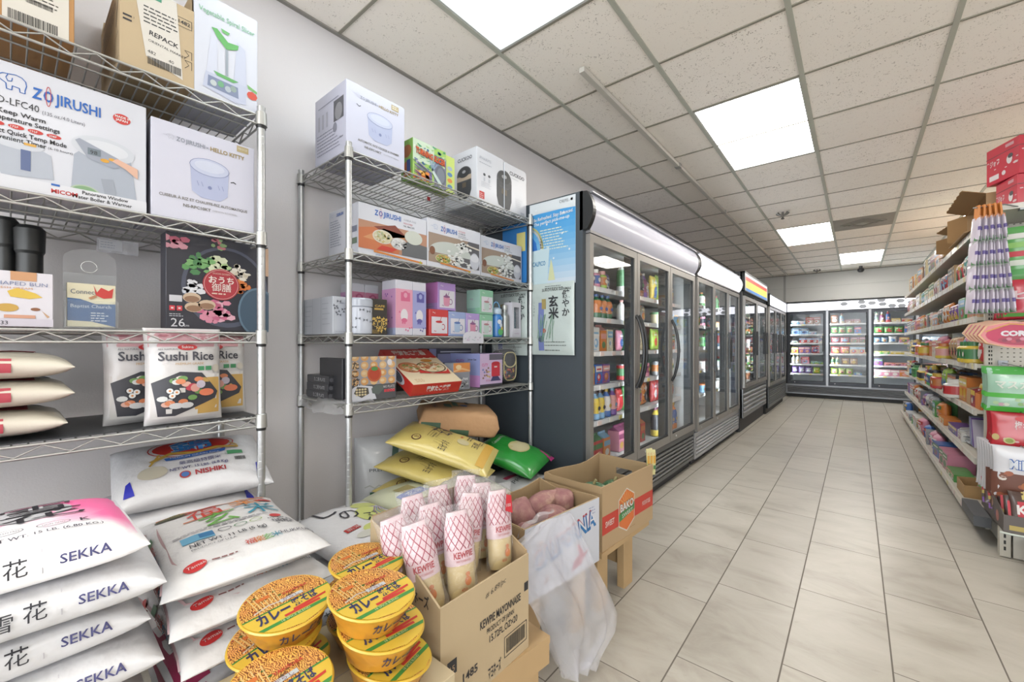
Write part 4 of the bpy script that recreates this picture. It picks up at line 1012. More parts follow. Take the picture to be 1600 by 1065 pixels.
t = thing('canister', 'white lidded canister with a bow print, left of the black and gold box', 'canister', (-1.66, .985 - .015, 1.202))
g = G(); g.lathe([(.045, 0), (.054, .004), (.055, .02), (.055, .115), (.05, .120)], mat('#dde3f2', .3, coat=.4), n=32)
for k in range(9):
    a = -.9 + .28 * k; z = .03 + (k * 37 % 80) / 1000; q = Vector((cos(a), sin(a), 0)); tt = Vector((-sin(a), cos(a), 0)); c = q * .0556 + Vector((0, 0, z))
    for sg in (-1, 1): g.add([c, c + tt * sg * .010 + Vector((0, 0, .006)), c + tt * sg * .010 - Vector((0, 0, .006))], [(0, 1, 2) if sg > 0 else (0, 2, 1)], '#6d7178')
part('body', g, t); part('lid', G().lathe([(.05, .118), (.057, .12), (.0575, .148), (.052, .155), (.001, .156)], mat('#c9d0de', .25, coat=.5), n=32), t)
def fBk(g, W, H):
    g.text('CAFE', .022, H - .035, .009, '#c8a552', w=.05, bold=.03); g.rect(.02, H - .048, W - .02, H - .04, '#c8a552', 1); bows(g, W, H * .62, '#d8b45c', 12, 5, .007)
    for k in range(3): g.line(ell(W * .3 + .02 * k, H * .3, .012, .012, 10) + [(W * .3 + .02 * k + .012, H * .3)], .0018, '#e5c878', 4)
    g.lines(.01, .018, .04, 3, .006, .002, '#c8a552')
carton('canister_box', 'black gift box with gold bows on the third shelf', 'gift box', -1.62, .998, 1.083, 1.203, 1.359, .09, '#2f2b26', fBk)
def fP(bot, mid, dk):
    def f(g, W, H):
        g.rect(0, H * .13, W, H * .84, mid, 1); g.rect(W * .3, H * .62, W * .85, H * .78, dk, 2); g.ell(W * .57, H * .73, .017, .02, dk, 3); g.ell(W * .57, H * .73, .010, .012, mid, 4); bows(g, W, H * .5, dk, 4, 8, .006); g.ell(W * .5, H * .36, .02, .03, '#f1ecf2', 3); g.ell(W * .5, H * .27, .016, .01, dk, 4); g.text('cute', W * .5, H * .2, .006, dk, al='C')
    return f
def sP(g, D, H):
    g.rect(0, H * .13, D, H * .84, '#d9a2cf', 1); g.rect(0, .0, D, H * .13, '#b9c3e6', 1); r = random.Random(4)
    for k in range(9): g.poly(ell(r.uniform(.01, D - .01), r.uniform(.05, H * .8), .005, .005, 5), r.choice(('#7a4f9c', '#4a90b8', '#8f5fa8', '#d06a8c')), 2)
carton('tumbler_box', 'tall pink and white tumbler box in the middle of the third shelf', 'gift box', -1.62, 1.127, 1.2205, 1.203, 1.457, .108, '#e3e2ee', fP('', '#f0a9c0', '#dd6f95'), sP)
carton('tumbler_box', 'tall lavender and white tumbler box right of the pink one', 'gift box', -1.62, 1.2215, 1.301, 1.203, 1.457, .10, '#e3e2ee', fP('', '#a9acdf', '#5f5ca3'), sP)
for y0, y1, lb in ((1.03, 1.098, 'pink and white tumbler box behind the black and gold box'), (1.10, 1.172, 'pink and white tumbler box at the back, left of the tall pink box')):
    carton('tumbler_box', lb, 'gift box', -1.83, y0, y1, 1.203, 1.45, .10, '#dfe0ea', fP('', '#d68ba8', '#b75d82'), sP, 'tumbler boxes at the back')
def fM(body, rim, kind=0):
    def f(g, W, H):
        g.rect(.012, .012, W - .008, H * .72, '#e9e6ef', 1); cx = W * .48
        g.poly([(cx - .022, .07), (cx - .02, .028), (cx - .012, .02), (cx + .012, .02), (cx + .02, .028), (cx + .022, .07)], body, 3); g.ell(cx, .07, .022, .006, rim, 4)
        g.line(ell(cx + .028, .045, .011, .014, 12) + [(cx + .039, .045)], .004, rim, 2); g.line([(cx + .006, .072), (cx + .016, .095)], .003, rim, 5); bows(g, W, .05, rim, 1, 3, .004)
        if kind: g.poly([(cx - .012, .072), (cx + .006, .072), (cx - .003, .09)], rim, 5)
        g.text('Mug', .02, H - .02, .007, '#fff', lay=2)
    return f
def sM(c): return lambda g, D, H: (g.rect(0, H * .25, D, H, c, 1), g.text('mug', D * .25, H * .6, .010, '#b56fa8'), g.lines(.01, H * .2, .08, 2, .012, .004, '#8f95b8'))
carton('mug_box', 'red and white straw mug box, lower row of the third shelf', 'gift box', -1.62, 1.323, 1.446, 1.203, 1.335, .10, '#cf3f3f', fM('#e8e4ea', '#c4343a'))
carton('mug_box', 'purple mug box stacked on the red mug box', 'gift box', -1.64, 1.392, 1.515, 1.337, 1.478, .11, '#b795d6', fM('#e29ab4', '#8a5a86', 1), sM('#c77fc0'))
carton('mug_box', 'light blue mug box, lower row of the third shelf', 'gift box', -1.62, 1.449, 1.570, 1.203, 1.331, .10, '#a2b4e2', fM('#b7cdeb', '#5c78b0'))
carton('mug_box', 'lilac mug box, lower row between the blue and green ones', 'gift box', -1.62, 1.573, 1.676, 1.203, 1.329, .10, '#b9a0dd', fM('#e29ab4', '#8a5a86', 1))
carton('mug_box', 'green mug box, lower row of the third shelf', 'gift box', -1.62, 1.680, 1.787, 1.203, 1.329, .10, '#8fc4a4', fM('#c9dcd6', '#b07f86'))
carton('mug_box', 'green mug box stacked on the other green one', 'gift box', -1.62, 1.680, 1.790, 1.331, 1.468, .105, '#8fc4a4', fM('#c9dcd6', '#b07f86'), sM('#a8cfc0'))
t = thing('drinking_bottle_pack', 'bright blue drinking bottle in a bag with a clear handle', 'drinking bottle', (-1.66, 1.86, 1.203))
g = G(); g.lathe([(.03, 0), (.036, .006), (.038, .05), (.036, .12), (.028, .135)], mat('#3f86d0', .3), n=20)
for k, (a, z, c, s) in enumerate(((-.1, .03, '#5fae6a', .02), (.25, .05, '#e7c84f', .014), (-.3, .09, '#e9eef5', .014), (.2, .11, '#7fb4ea', .012), (0, .07, '#dfe8f4', .012))):
    q = Vector((cos(a), sin(a), 0)); tt = Vector((-sin(a), cos(a), 0)); c0 = q * .039 + Vector((0, 0, z))
    g.add([c0 + tt * s * cos(w) + Vector((0, 0, s * sin(w))) for w in [i * pi / 5 for i in range(10)]], [tuple(range(10))], c)
part('body', g, t); part('cap', G().lathe([(.03, .135), (.034, .14), (.034, .165), (.02, .175), (.001, .178)], mat('#c9dff2', .3), n=20), t)
part('strap', G().tube([(0, .03 * cos(a / 4) , .165 + .045 * sin(a / 4)) for a in range(13)], .004, mat('#7db8e6', .4), n=6), t)
t = thing('drinking_bottle', 'silver slim bottle between the blue bottle and the white window box', 'drinking bottle', (-1.66, 1.938, 1.203))
g = G(); g.lathe([(.026, 0), (.029, .005), (.029, .13), (.014, .155), (.014, .17)], mat('#a4a7a4', .3, .6), n=20); part('body', g, t); part('cap', G().lathe([(.016, .168), (.017, .172), (.017, .195), (.001, .197)], mat('#c5c7c3', .3, .5), n=16), t)
g = G(); W, H, D = .085, .215, .07; mw = mat('#e9e8f2', .4)
g.box(0, W, D - .003, D, 0, H, mw); g.box(0, .003, 0, D, 0, H, mw); g.box(W - .003, W, 0, D, 0, H, mw); g.box(.003, W - .003, 0, D - .003, 0, .003, mw); g.box(.003, W - .003, 0, D - .003, H - .003, H, mw)
g.box(.003, .016, 0, .003, .003, H - .003, mw); g.box(W - .016, W - .003, 0, .003, .003, H - .003, mw); g.box(.016, W - .016, 0, .003, .003, .055, mw); g.box(.016, W - .016, 0, .003, H - .03, H - .003, mw)
front(g).text('tumbler', .018, .02, .009, '#b88fb5', w=.05)
t = thing('tumbler_window_box', 'white window box with a blue-grey bottle inside, right end of the third shelf', 'gift box', (-1.62, 1.964, 1.203), R90)
part('carton_shell', g, t); part('tumbler', G().lathe([(.02, .004), (.023, .01), (.023, .15), (.018, .17), (.018, .195)], mat('#6f8796', .25, .4), n=18, c=(W / 2, D / 2)), t); part('window', G().box(.016, W - .016, .0005, .001, .055, H - .03, M_ACRYL), t)
g = G(); P = []
for k in range(15):
    a = pi * k / 14; P.append((.075 - .075 * cos(a) * 1.0, .028 + .034 * sin(a) ** .6 + .003 * sin(k * 2.2)))
n = len(P) + 2; P = [(0, 0)] + P + [(.15, 0)]
n = len(P)
g.add([(x, 0, z) for x, z in P] + [(x, .002, z) for x, z in P], [tuple(range(n))[::-1] if False else tuple(range(n)), tuple(range(2 * n - 1, n - 1, -1))] + [(i, n + i, n + (i + 1) % n, (i + 1) % n) for i in range(n)], '#dcdbe6')
front(g); bows(g, .14, .055, '#b98fb0', 8, 4, .003); bows(g, .14, .055, '#8fb0a8', 7, 5, .003)
solo('shelf_sign', g, 'small cloud-shaped white sign clipped to the third shelf edge of the farther rack', 'shelf sign', (-1.543, 1.478, 1.165), R90)
g = G(); g.add([(0, 0, .0), (.045, 0, .0), (.045, 0, .05), (0, 0, .05), (0, .002, 0), (.045, .002, 0), (.045, .002, .05), (0, .002, .05)], [(0, 1, 2, 3), (7, 6, 5, 4), (0, 3, 7, 4), (1, 5, 6, 2)], M_ACRYL); front(g).rect(.012, .015, .032, .035, '#b0363c', 1)
solo('shelf_tag_sleeve', g, 'clear tag sleeve with a red square hanging under the top shelf', 'price tag', (-1.70, 1.36, 1.885), R90)

# fourth shelf of the farther rack
def fTP(g, W, H):
    r = random.Random(3); g.rect(0, H * .36, W, H, '#9a9aa2', 1)
    for i in range(5):
        for j in range(4): g.ell(.02 + .044 * i, H * .44 + .034 * j, .018, .016, ('#e3b47c', '#dca568', '#e8c08c')[(i + j) % 3], 2, 16); g.ell(.017 + .044 * i, H * .445 + .034 * j, .010, .007, '#f0d3a8', 3, 12)
    g.ell(W * .5, H * .60, .034, .034, '#c2623a', 5); g.ell(W * .5, H * .60, .026, .026, '#b5452c', 6); g.ell(W * .5, H * .72, .016, .009, '#4f8a4a', 7)
    for k in range(3): g.text('たこ焼'[k], .008, H * .74 - .035 * k, .024, '#26262b', lay=8, bold=.02)
    g.text('TAKOYAKI PLATE', W * .50, H * .26, .011, '#dfe0e4', w=W * .46); g.text('IH対応', W * .82, H * .19, .008, '#dfe0e4')
    g.poly([(.01, .0), (.12, .005), (.10, .06), (.03, .07), (.0, .05)], '#dfe1ea', 2); g.poly([(.015, .035), (.05, .015), (.085, .03), (.08, .055), (.03, .062)], '#4a463f', 3)
    for i in range(4):
        for j in range(3): g.ell(.028 + .013 * i, .028 + .011 * j, .0055, .0042, '#e6d6ab', 4, 8)
    g.poly([(.095, .05), (.12, .065), (.15, .06), (.155, .045), (.13, .022), (.10, .03)], '#5a6460', 4)
    for k in range(4): g.rect(W - .062 + .014 * k, .03, W - .050 + .014 * k, .042, '#cf4450', 3)
    g.ell(W * .84, H * .86, .012, .014, '#e9e6ea', 6)
carton('takoyaki_plate_box', 'dark flat box showing round dumplings and a grill plate, leaning on the fourth shelf', 'boxed cookware', -1.595, .892, 1.112, .921, 1.108, .04, '#4d4e52', fTP, tilt=.0)
def fTO(g, W, H): g.rect(.0, 0, W * .85, H, '#2f2f34', 1); g.text('たこ焼', .02, .01, .016, '#d9d9de', w=.05); g.text('TAKOYAKI', .07, .014, .009, '#c9a9ae', w=.06); g.ell(.012, H / 2, .009, .009, '#5a5a60', 2); g.rect(W * .87, 0, W, H, '#c7a76c', 1)
for k in range(3):
    carton('takoyaki_plate_box', 'flat dark plate box lying at the left of the fourth shelf, %s of its stack' % ('lowest', 'middle', 'topmost')[k], 'boxed cookware', -1.745 + .005 * k, .872, 1.06 - .01 * k, .9205 + .0345 * k, .9545 + .0345 * k, .2, '#3a3a40', fTO, lambda g, D, H: g.text('たこ焼 PLATE', D - .13, .01, .014, '#d9d9de', w=.1), 'flat plate boxes lying in a stack')
carton('takoyaki_plate_box', 'dark flat box standing edge-on behind the leaning dumpling box', 'boxed cookware', -1.66, .893, .928, .921, 1.10, .2, '#333338', None, lambda g, D, H: g.text('たこ焼', .02, .05, .025, '#d9d9de', rot=0, w=.1))
# tilted red electric grill box
g = G(); W, D2, Hh = .285, .335, .062; mr = mat('#c9352e', .35, coat=.3); g.box(0, W, 0, D2, 0, Hh, mr, bev=.0015)
front(g).text('電気たこ焼器', .08, .022, .022, '#f6ecea', w=.14, bold=.04)
g.face((0, 0, Hh), (1, 0, 0), (0, 1, 0)); g.rect(0, 0, W, .245, '#ecd9b8', 1)
for k in range(7): g.ell(.02 + .041 * k, .247, .021, .012, '#cf3a31', 2)
bowl_of(g, .068, .15, .06, '#c23a34', ['#c98a5c', '#8f4f33', '#e0b57c', '#7a9a54', '#e8dcc0'], 2, .8, 3); bowl_of(g, .19, .145, .085, '#4a2f2a', ['#e6d3ae', '#c98b55', '#f1e6cc', '#8f9a5c', '#b5623a'], 6, .62, 3)
g.poly([(.09, .09), (.26, .07), (.275, .12), (.25, .095), (.16, .085), (.1, .12)], '#c9352e', 12); g.ell(.20, .21, .035, .014, '#d9923c', 3); g.text('電気たこ焼器', .05, .275, .035, '#f3e3d8', w=.19, bold=.05); g.lines(.03, .04, .06, 3, .01, .004, '#b98f6c', 2)
g.face((0, D2, 0), (0, -1, 0), (0, 0, 1)); g.ell(.20, .03, .07, .026, '#e3e2ea', 1); g.ell(.20, .031, .05, .02, '#3a3f52', 2)
for i in range(7): g.line([(.165 + .012 * i, .014), (.165 + .012 * i, .048)], .0015, '#aeb3c4', 3)
for i in range(4): g.line([(.158, .018 + .008 * i), (.242, .018 + .008 * i)], .0015, '#aeb3c4', 3)
o = solo('electric_grill_box', g, 'red electric grill box tipped up to show its food photo, fourth shelf', 'boxed appliance', (-1.566, 1.165, .922))
o.rotation_euler = (Matrix.Rotation(R90 - .06, 3, 'Z') @ Matrix.Rotation(radians(28), 3, 'X')).to_euler()
g = G(); g.box(-1.86, -1.80, 1.19, 1.42, .921, 1.07, mat('#2c2c30', .6)); solo('dark_box', g, 'dark box behind that props up the tipped red grill box', 'box')
carton('cookware_box', 'black and lilac box at the back of the fourth shelf', 'boxed cookware', -1.84, 1.50, 1.83, .921, 1.135, .10, '#3a3b4c', lambda g, W, H: (g.rect(.0, H * .55, .05, H, '#8f93c0', 1), g.rect(.06, H * .62, W, H * .86, '#8b8fb5', 1), g.rect(.08, H * .9, W, H * .93, '#c9ccdd', 1)))
def fOr(g, W, H): g.rect(0, H * .66, W, H, '#dd9150', 1); g.poly([(0, H * .66), (W * .5, H * .75), (W, H * .66), (W, H * .72), (W * .5, H * .82), (0, H * .72)], '#efc08c', 2); g.ell(W * .3, H * .85, .02, .012, '#f4d9a8', 3); bows(g, W, H * .6, '#d8dae0', 12, 6, .008); bows(g, W, H * .6, '#6d7078', 8, 9, .007)
carton('toy_box', 'small orange and grey box in front of the lilac box, fourth shelf', 'boxed toy', -1.60, 1.462, 1.582, .921, 1.062, .07, '#8a8e98', fOr)
def fLi(g, W, H):
    g.rect(0, 0, W, H, '#d7bfe2', 1); g.rect(W * .4, H * .80, W, H * .98, '#5e5a68', 2); g.text('CUTY', .015, H * .62, .016, '#d86a9a', w=.05, bold=.02); g.rect(W * .5, H * .3, W * .88, H * .70, '#cf3a49', 3); g.ell(W * .69, H * .7, .034, .010, '#b92f3e', 4); g.poly([(W * .45, H * .16), (W * .93, H * .16), (W * .8, H * .30), (W * .55, H * .30)], '#3f3f66', 3)
    g.rect(W * .62, H * .57, W * .75, H * .61, '#f4e9ea', 5); g.line([(W * .9, H * .7), (W * .95, H * .3)], .006, '#e0d9a8', 4); r = random.Random(3)
    for k in range(14): g.poly(ell(r.uniform(.02, .085), r.uniform(.05, .11), .008, .006, 6), r.choice(('#a8534a', '#caa86c', '#7c86b8', '#8a6a5a', '#e2e0ea')), 3 + k % 3)
    g.rect(0, 0, W, H * .08, '#3a3840', 2); g.text('ROSA', .05, .03, .010, '#b23c50', w=.035)
def sLi(g, D, H): g.rect(0, H * .35, D, H, '#a7b0e6', 1); g.rect(0, .0, D, H * .35, '#d49ad6', 1); g.text('CUTY', D * .2, H * .72, .018, '#b45fa6', w=.07, bold=.02); g.text('Juicer Set', D * .6, H * .8, .009, INK, w=.07, bold=.02)
carton('juicer_box', 'lilac blender box with a red cup picture, fourth shelf near the coolers', 'boxed appliance', -1.60, 1.659, 1.846, .921, 1.108, .24, '#b9a8e0', fLi, sLi)
t = thing('small_backpack_pack', 'small black bag with pale yellow piping wrapped in plastic, right end of the fourth shelf', 'bag', (-1.68, 1.955, .921), R90)
g = G()
def fnb(a, w):
    th = 2 * pi * w; x = .074 * math.copysign(abs(cos(th)) ** .55, cos(th)); z = .105 + .105 * math.copysign(abs(sin(th)) ** .6, sin(th)); s = sin(pi * a) ** .35; return (x * (.8 + .2 * s), -.045 * cos(pi * a), .105 + (z - .105) * (.86 + .14 * s))
g.grid(fnb, 8, 30, mat('#2b2c32', .4, bump=.3, bscale=30), wrap_v=True)
for a in (0, 1):
    v = [fnb(a, j / 30) for j in range(30)]; g.add(v, [tuple(range(30))[::(1 if a == 0 else -1)]], mat('#2b2c32', .4))
g.face((0, -.0455, .0), (1, 0, 0), (0, 0, 1)); r = random.Random(9)
for k in range(20): g.poly(ell(r.uniform(-.045, .045), r.uniform(.02, .09), .009, .008, 7), r.choice(('#c2434a', '#d9b04a', '#5f86b0', '#8a3a48', '#4f7a5c', '#d9764a')), 1 + k % 3)
part('body', g, t)
pp = [(.058 * math.copysign(abs(cos(q)) ** .55, cos(q)), -.050, .105 + .085 * math.copysign(abs(sin(q)) ** .6, sin(q))) for q in [i * 2 * pi / 28 for i in range(29)]]
part('piping', G().tube(pp, .003, mat('#dfd39a', .4), n=6), t); part('flap_piping', G().tube([(.052 * cos(q), -.052, .135 + .035 * sin(q)) for q in [pi + i * pi / 12 for i in range(13)]], .004, mat('#dfd39a', .4), n=6), t)
b = Bag(.235, .20, .12, n=2.2, seed=5, ear=0, lump=.012, pleat=.006); g = G(); b.build(g, M_WRAP); w_ = part('plastic_wrap', g, t, 'crinkled clear wrap'); w_.location = (0, .0, .118); w_.rotation_euler = Matrix(((0, -1, 0), (0, 0, -1), (1, 0, 0))).to_euler()
g = G(); g.grid(lambda a, c: (-1.96 + .43 * a, .835 + .12 * c + .02 * sin(a * 9), .927 + (.0 if c > .25 else -.05 * (1 - c / .25)) + .004 * sin(a * 23 + c * 6)), 16, 8, M_FILM); solo('plastic_sheet', g, 'crumpled clear plastic sheet hanging over the left end of the fourth shelf', 'plastic sheet')

# ------------------------------------------------------------------ posters on the near cooler's side
g = G(); g.box(-1.575, -1.245, 2.0815, 2.083, 1.515, 2.026, mat('#dfe9f2', .35, coat=.3)); g.face((-1.575, 2.0815, 1.515), (1, 0, 0), (0, 0, 1))
for k in range(12): 
    q = k / 12; c = (int(0x3c + (0xd6 - 0x3c) * (1 - q) ** 1.3), int(0x9c + (0xe4 - 0x9c) * (1 - q) ** 1.3), int(0xdc + (0xf2 - 0xdc) * (1 - q))); g.rect(0, .445 / 12 * k, .33, .445 / 12 * (k + 1), '#%02x%02x%02x' % c, 1)
g.poly([(0, .445), (.33, .462), (.33, .511), (0, .511)], '#e4eaee', 2); g.poly([(0, .44), (.12, .452), (.33, .44), (.33, .47), (0, .452)], '#e4eaee', 3)
g.text('CALPIS', .22, .48, .017, '#4a4d55', w=.06, bold=.01); g.ell(.305, .488, .008, .008, '#3a3d44', 2)
g.text('Be Refreshed. Stay Balanced.', .03, .40, .020, '#2f7ab8', w=.285, bold=.05, sh=.15, rot=.05, lay=3); g.text('Be Refreshed. Stay Balanced.', .03, .40, .020, '#f0f5fa', w=.285, bold=.02, sh=.15, rot=.05, lay=5)
g.text('The perfect pick-me-up', .03, .372, .019, '#f0f5fa', w=.26, bold=.02, sh=.15, rot=.05, lay=5)
g.lines(.08, .335, .2, 8, .017, .006, '#e9f2dc', 4, 5); g.line(ell(-.01, .22, .11, .15, 16, 0, pi / 2), .012, '#e8e39a', 4); g.line(ell(-.01, .22, .098, .135, 16, 0, pi / 2), .012, '#eef4f8', 4); g.poly([(0, .2), (.06, .215), (.05, .27), (.02, .31), (0, .315)], '#2f74c8', 4)
g.poly([(.01, .0), (.0, .22), (.125, .225), (.145, .24), (.15, .22), (.13, 0)], '#cfe6ee', 5); g.text('CALPICO', .025, .125, .027, '#2f7aa8', w=.095, bold=.02, lay=7); g.rect(0, 0, .018, .2, '#2766b8', 4); g.poly([(.14, .03), (.16, .16), (.17, .13), (.19, .03)], '#d8dcae', 5)
for x, y in ((.05, .47), (.13, .37), (.2, .365), (.25, .42), (.24, .3), (.18, .16), (.29, .2)): g.ell(x, y, .006, .006, '#f4f9fc', 6, 10)
solo('drink_poster', g, 'light blue drink poster on the side of the nearest cooler', 'poster')
b = Bag(.43, .32, .022, n=2.4, seed=8, ear=.0, lump=.004, pleat=.001, step=.04, waist=0)
def pGen(g, b):
    upr(g, b); g.text('SUKOYAKA GENMAI', -.06, .165, .016, '#4a4f4c', w=.20, bold=.01); g.lines(-.04, .192, .16, 2, .011, .004, '#5c625e')
    for k, c in enumerate('健やか'): g.text(c, .085, .12 - .052 * k, .036, '#34363a', bold=.02)
    for k, c in enumerate('玄米'): g.text(c, -.01, .075 - .07 * k, .05, '#2c2e32', bold=.03)
    g.rect(-.085, -.19, -.045, .10, '#7480b8', 1); g.rect(-.06, .06, -.03, .12, '#a3935c', 2); g.ell(-.065, -.12, .02, .02, '#454f6a', 3); g.ell(-.04, -.07, .013, .013, '#c95a5c', 4)
    r = random.Random(3)
    for k in range(16): x = r.uniform(-.10, .03); g.line([(x, -.14 + r.uniform(0, .03)), (x + r.uniform(-.01, .04), -.02 + r.uniform(0, .05))], .003, r.choice(('#7fa38a', '#9ab7a0', '#5f8a72')), 4)
    for k in range(5): g.text('こしひかり'[k], -.125, .10 - .02 * k, .010, '#4a4f4c')
    g.lines(-.04, -.14, .16, 2, .02, .004, '#5c625e', 3, 4); g.lines(-.04, -.19, .16, 1, .02, .005, '#5c625e', 3, 2)
g = G(); b.build(g, mat('#c6d2cf', .4, bump=.2, bscale=16, coat=.2)); pGen(g, b)
for nm, xs, dy, lb in (('rice_bag_poster', -1.405, 0, 'pale green brown rice bag taped flat on the side of the nearest cooler'),):
    o = solo(nm, g, lb, 'poster', (xs, 2.070, 1.312)); o.rotation_euler = Matrix(((0, -1, 0), (0, 0, -1), (1, 0, 0))).to_euler()
g = G(); b2 = Bag(.42, .30, .02, n=2.4, seed=9, ear=0, lump=.004, pleat=.001, step=.04, waist=0); b2.build(g, mat('#c6d2cf', .4, bump=.2, bscale=16, coat=.2)); pGen(g, b2)
o = solo('rice_bag_poster', g, 'second pale rice bag on the cooler side, partly hidden behind the rack', 'poster', (-1.735, 2.070, 1.30)); o.rotation_euler = Matrix(((0, -1, 0), (0, 0, -1), (1, 0, 0))).to_euler()
g = G(); g.box(-1.80, -1.60, 2.0815, 2.083, 1.55, 1.93, mat('#3c87cf', .35)); g.face((-1.80, 2.0815, 1.55), (1, 0, 0), (0, 0, 1)); g.rect(.12, .2, .19, .32, '#e2d98a', 1)
solo('drink_poster', g, 'strip of a second blue poster seen between the rack and the nearest cooler', 'poster')
# ------------------------------------------------------------------ rice sacks under and before the racks
M_SACK = mat('#f6f6fa', .42, bump=.9, bscale=14, coat=.12)
M_SACK2 = mat('#f4f2f2', .42, bump=.9, bscale=14, coat=.12)
def watercolour():
    m, nt, b, N, L = nodes_mat('sack_print_watercolour')
    tc = N('TexCoord'); sp = N('SeparateXYZ'); L(tc.outputs['Object'], sp.inputs[0])
    nz = N('TexNoise', i_Scale=7.0, i_Detail=6.0, i_Distortion=1.0); L(tc.outputs['Object'], nz.inputs['Vector'])
    def M(op, a, c):
        n = N('Math', operation=op)
        for i, q in enumerate((a, c)):
            if isinstance(q, (int, float)): n.inputs[i].default_value = q
            else: L(q, n.inputs[i])
        return n.outputs[0]
    a = M('MULTIPLY', sp.outputs[1], 7.0); c = M('MULTIPLY', M('ABSOLUTE', M('SUBTRACT', sp.outputs[0], .08), 0), 4.5)
    v = M('ADD', M('ADD', M('ADD', a, c), .22), M('MULTIPLY', M('SUBTRACT', nz.outputs['Fac'], .5), 2.2))
    cr = N('ValToRGB'); e = cr.color_ramp.elements; e[0].position = .12; e[0].color = lin('#e6e5e8'); e[1].position = 1.0; e[1].color = lin('#ee6fa6')
    q = e.new(.45); q.color = lin('#efb6cf')
    up = M('GREATER_THAN', sp.outputs[2], .012); L(M('MULTIPLY', v, up), cr.inputs[0])
    L(cr.outputs[0], b.inputs['Base Color']); b.inputs['Roughness'].default_value = .4; b.inputs['Coat Weight'].default_value = .12
    return m
def pSek(g, b, top=True):
    if not top:
        g.onbag(b, 0, 0, 0, 'top'); g.rect(-.243, -.15, -.19, .15, '#b03a62', 0); g.onbag(b, 0, 0, 0, 'front'); g.rect(-.243, -.02, -.2, .02, '#b03a62', 0)
    if top:
        g.onbag(b, 0, 0, 0, 'top')
        g.ell(.10, .06, .065, .055, '#e4e4ea', 0, 30)
        g.text('雪', .065, .062, .055, '#25252e', w=.10, lay=2); g.text('花', .065, .0, .055, '#25252e', w=.115, lay=2)
        g.text('NET WT. 15 LB. (6.80 KG.)', .045, -.095, .011, '#4b4858', w=.15, lay=2, bold=.01)
        for k in range(2): g.line(ell(.07 + .06 * k, -.062, .022, .011, 16) + [(.092 + .06 * k, -.062)], .0015, '#5c5866', 2)
        g.text('GLUTEN FREE', .053, -.066, .006, '#5c5866', w=.035); g.text('NON GMO', .115, -.066, .006, '#5c5866', w=.03); g.text('K', .165, -.070, .016, '#3e3b47', bold=.02); g.ell(.0, -.08, .024, .018, '#d8d4c4', 1)
    g.onbag(b, 0, 0, 0, 'front'); g.text('SEKKA', .13, .007, .015, '#34346c', w=.066, bold=.012); g.text('雪', .03, .0, .021, '#25252e'); g.text('花', .066, .004, .021, '#25252e'); g.text('雪花', -.12, .0, .021, '#25252e'); g.line([(.11, -.03), (.11, .034)], .0015, '#cfcdd4', 1)
stack = [(-1.245, -.075, .02, 0), (-1.235, -.045, -.03, 1), (-1.25, -.075, .03, 1), (-1.235, -.05, -.02, 1)] + [(-1.245, -.07, .02 * (k % 3) - .02, 2) for k in range(6)]
z = .768
for k, (x, y, a, q) in enumerate(stack):
    if q == 2 and k > 4: sk = copy_tree(sek_low, None, (x, y, z), (0, 0, R90 + a))
    else:
        b = Bag(.50, .335, .086, n=3.4, seed=20 + k, ear=.09, step=.04, bot=.8, pow_=5, endk=.62)
        sk = lying('rice_sack', 'x', 'bag of rice', (x, y, z), R90 + a, b, watercolour() if k == 0 else M_SACK, (lambda g, b, kk=k: pSek(g, b, kk == 0)))
    if k == 4: sek_low = sk
    sk['label'] = ('white rice sack with a pink watercolour top and black kanji, topmost at the left edge', 'white rice sack with blue letters, second from the top of the left stack',
                   'white rice sack with blue letters, third from the top of the left stack', 'white rice sack with blue letters, fourth from the top of the left stack',
                   'white rice sack in the lower part of the left stack')[min(k, 4)]
    sk['group'] = 'white rice sacks stacked at the left edge'
    z -= .0755
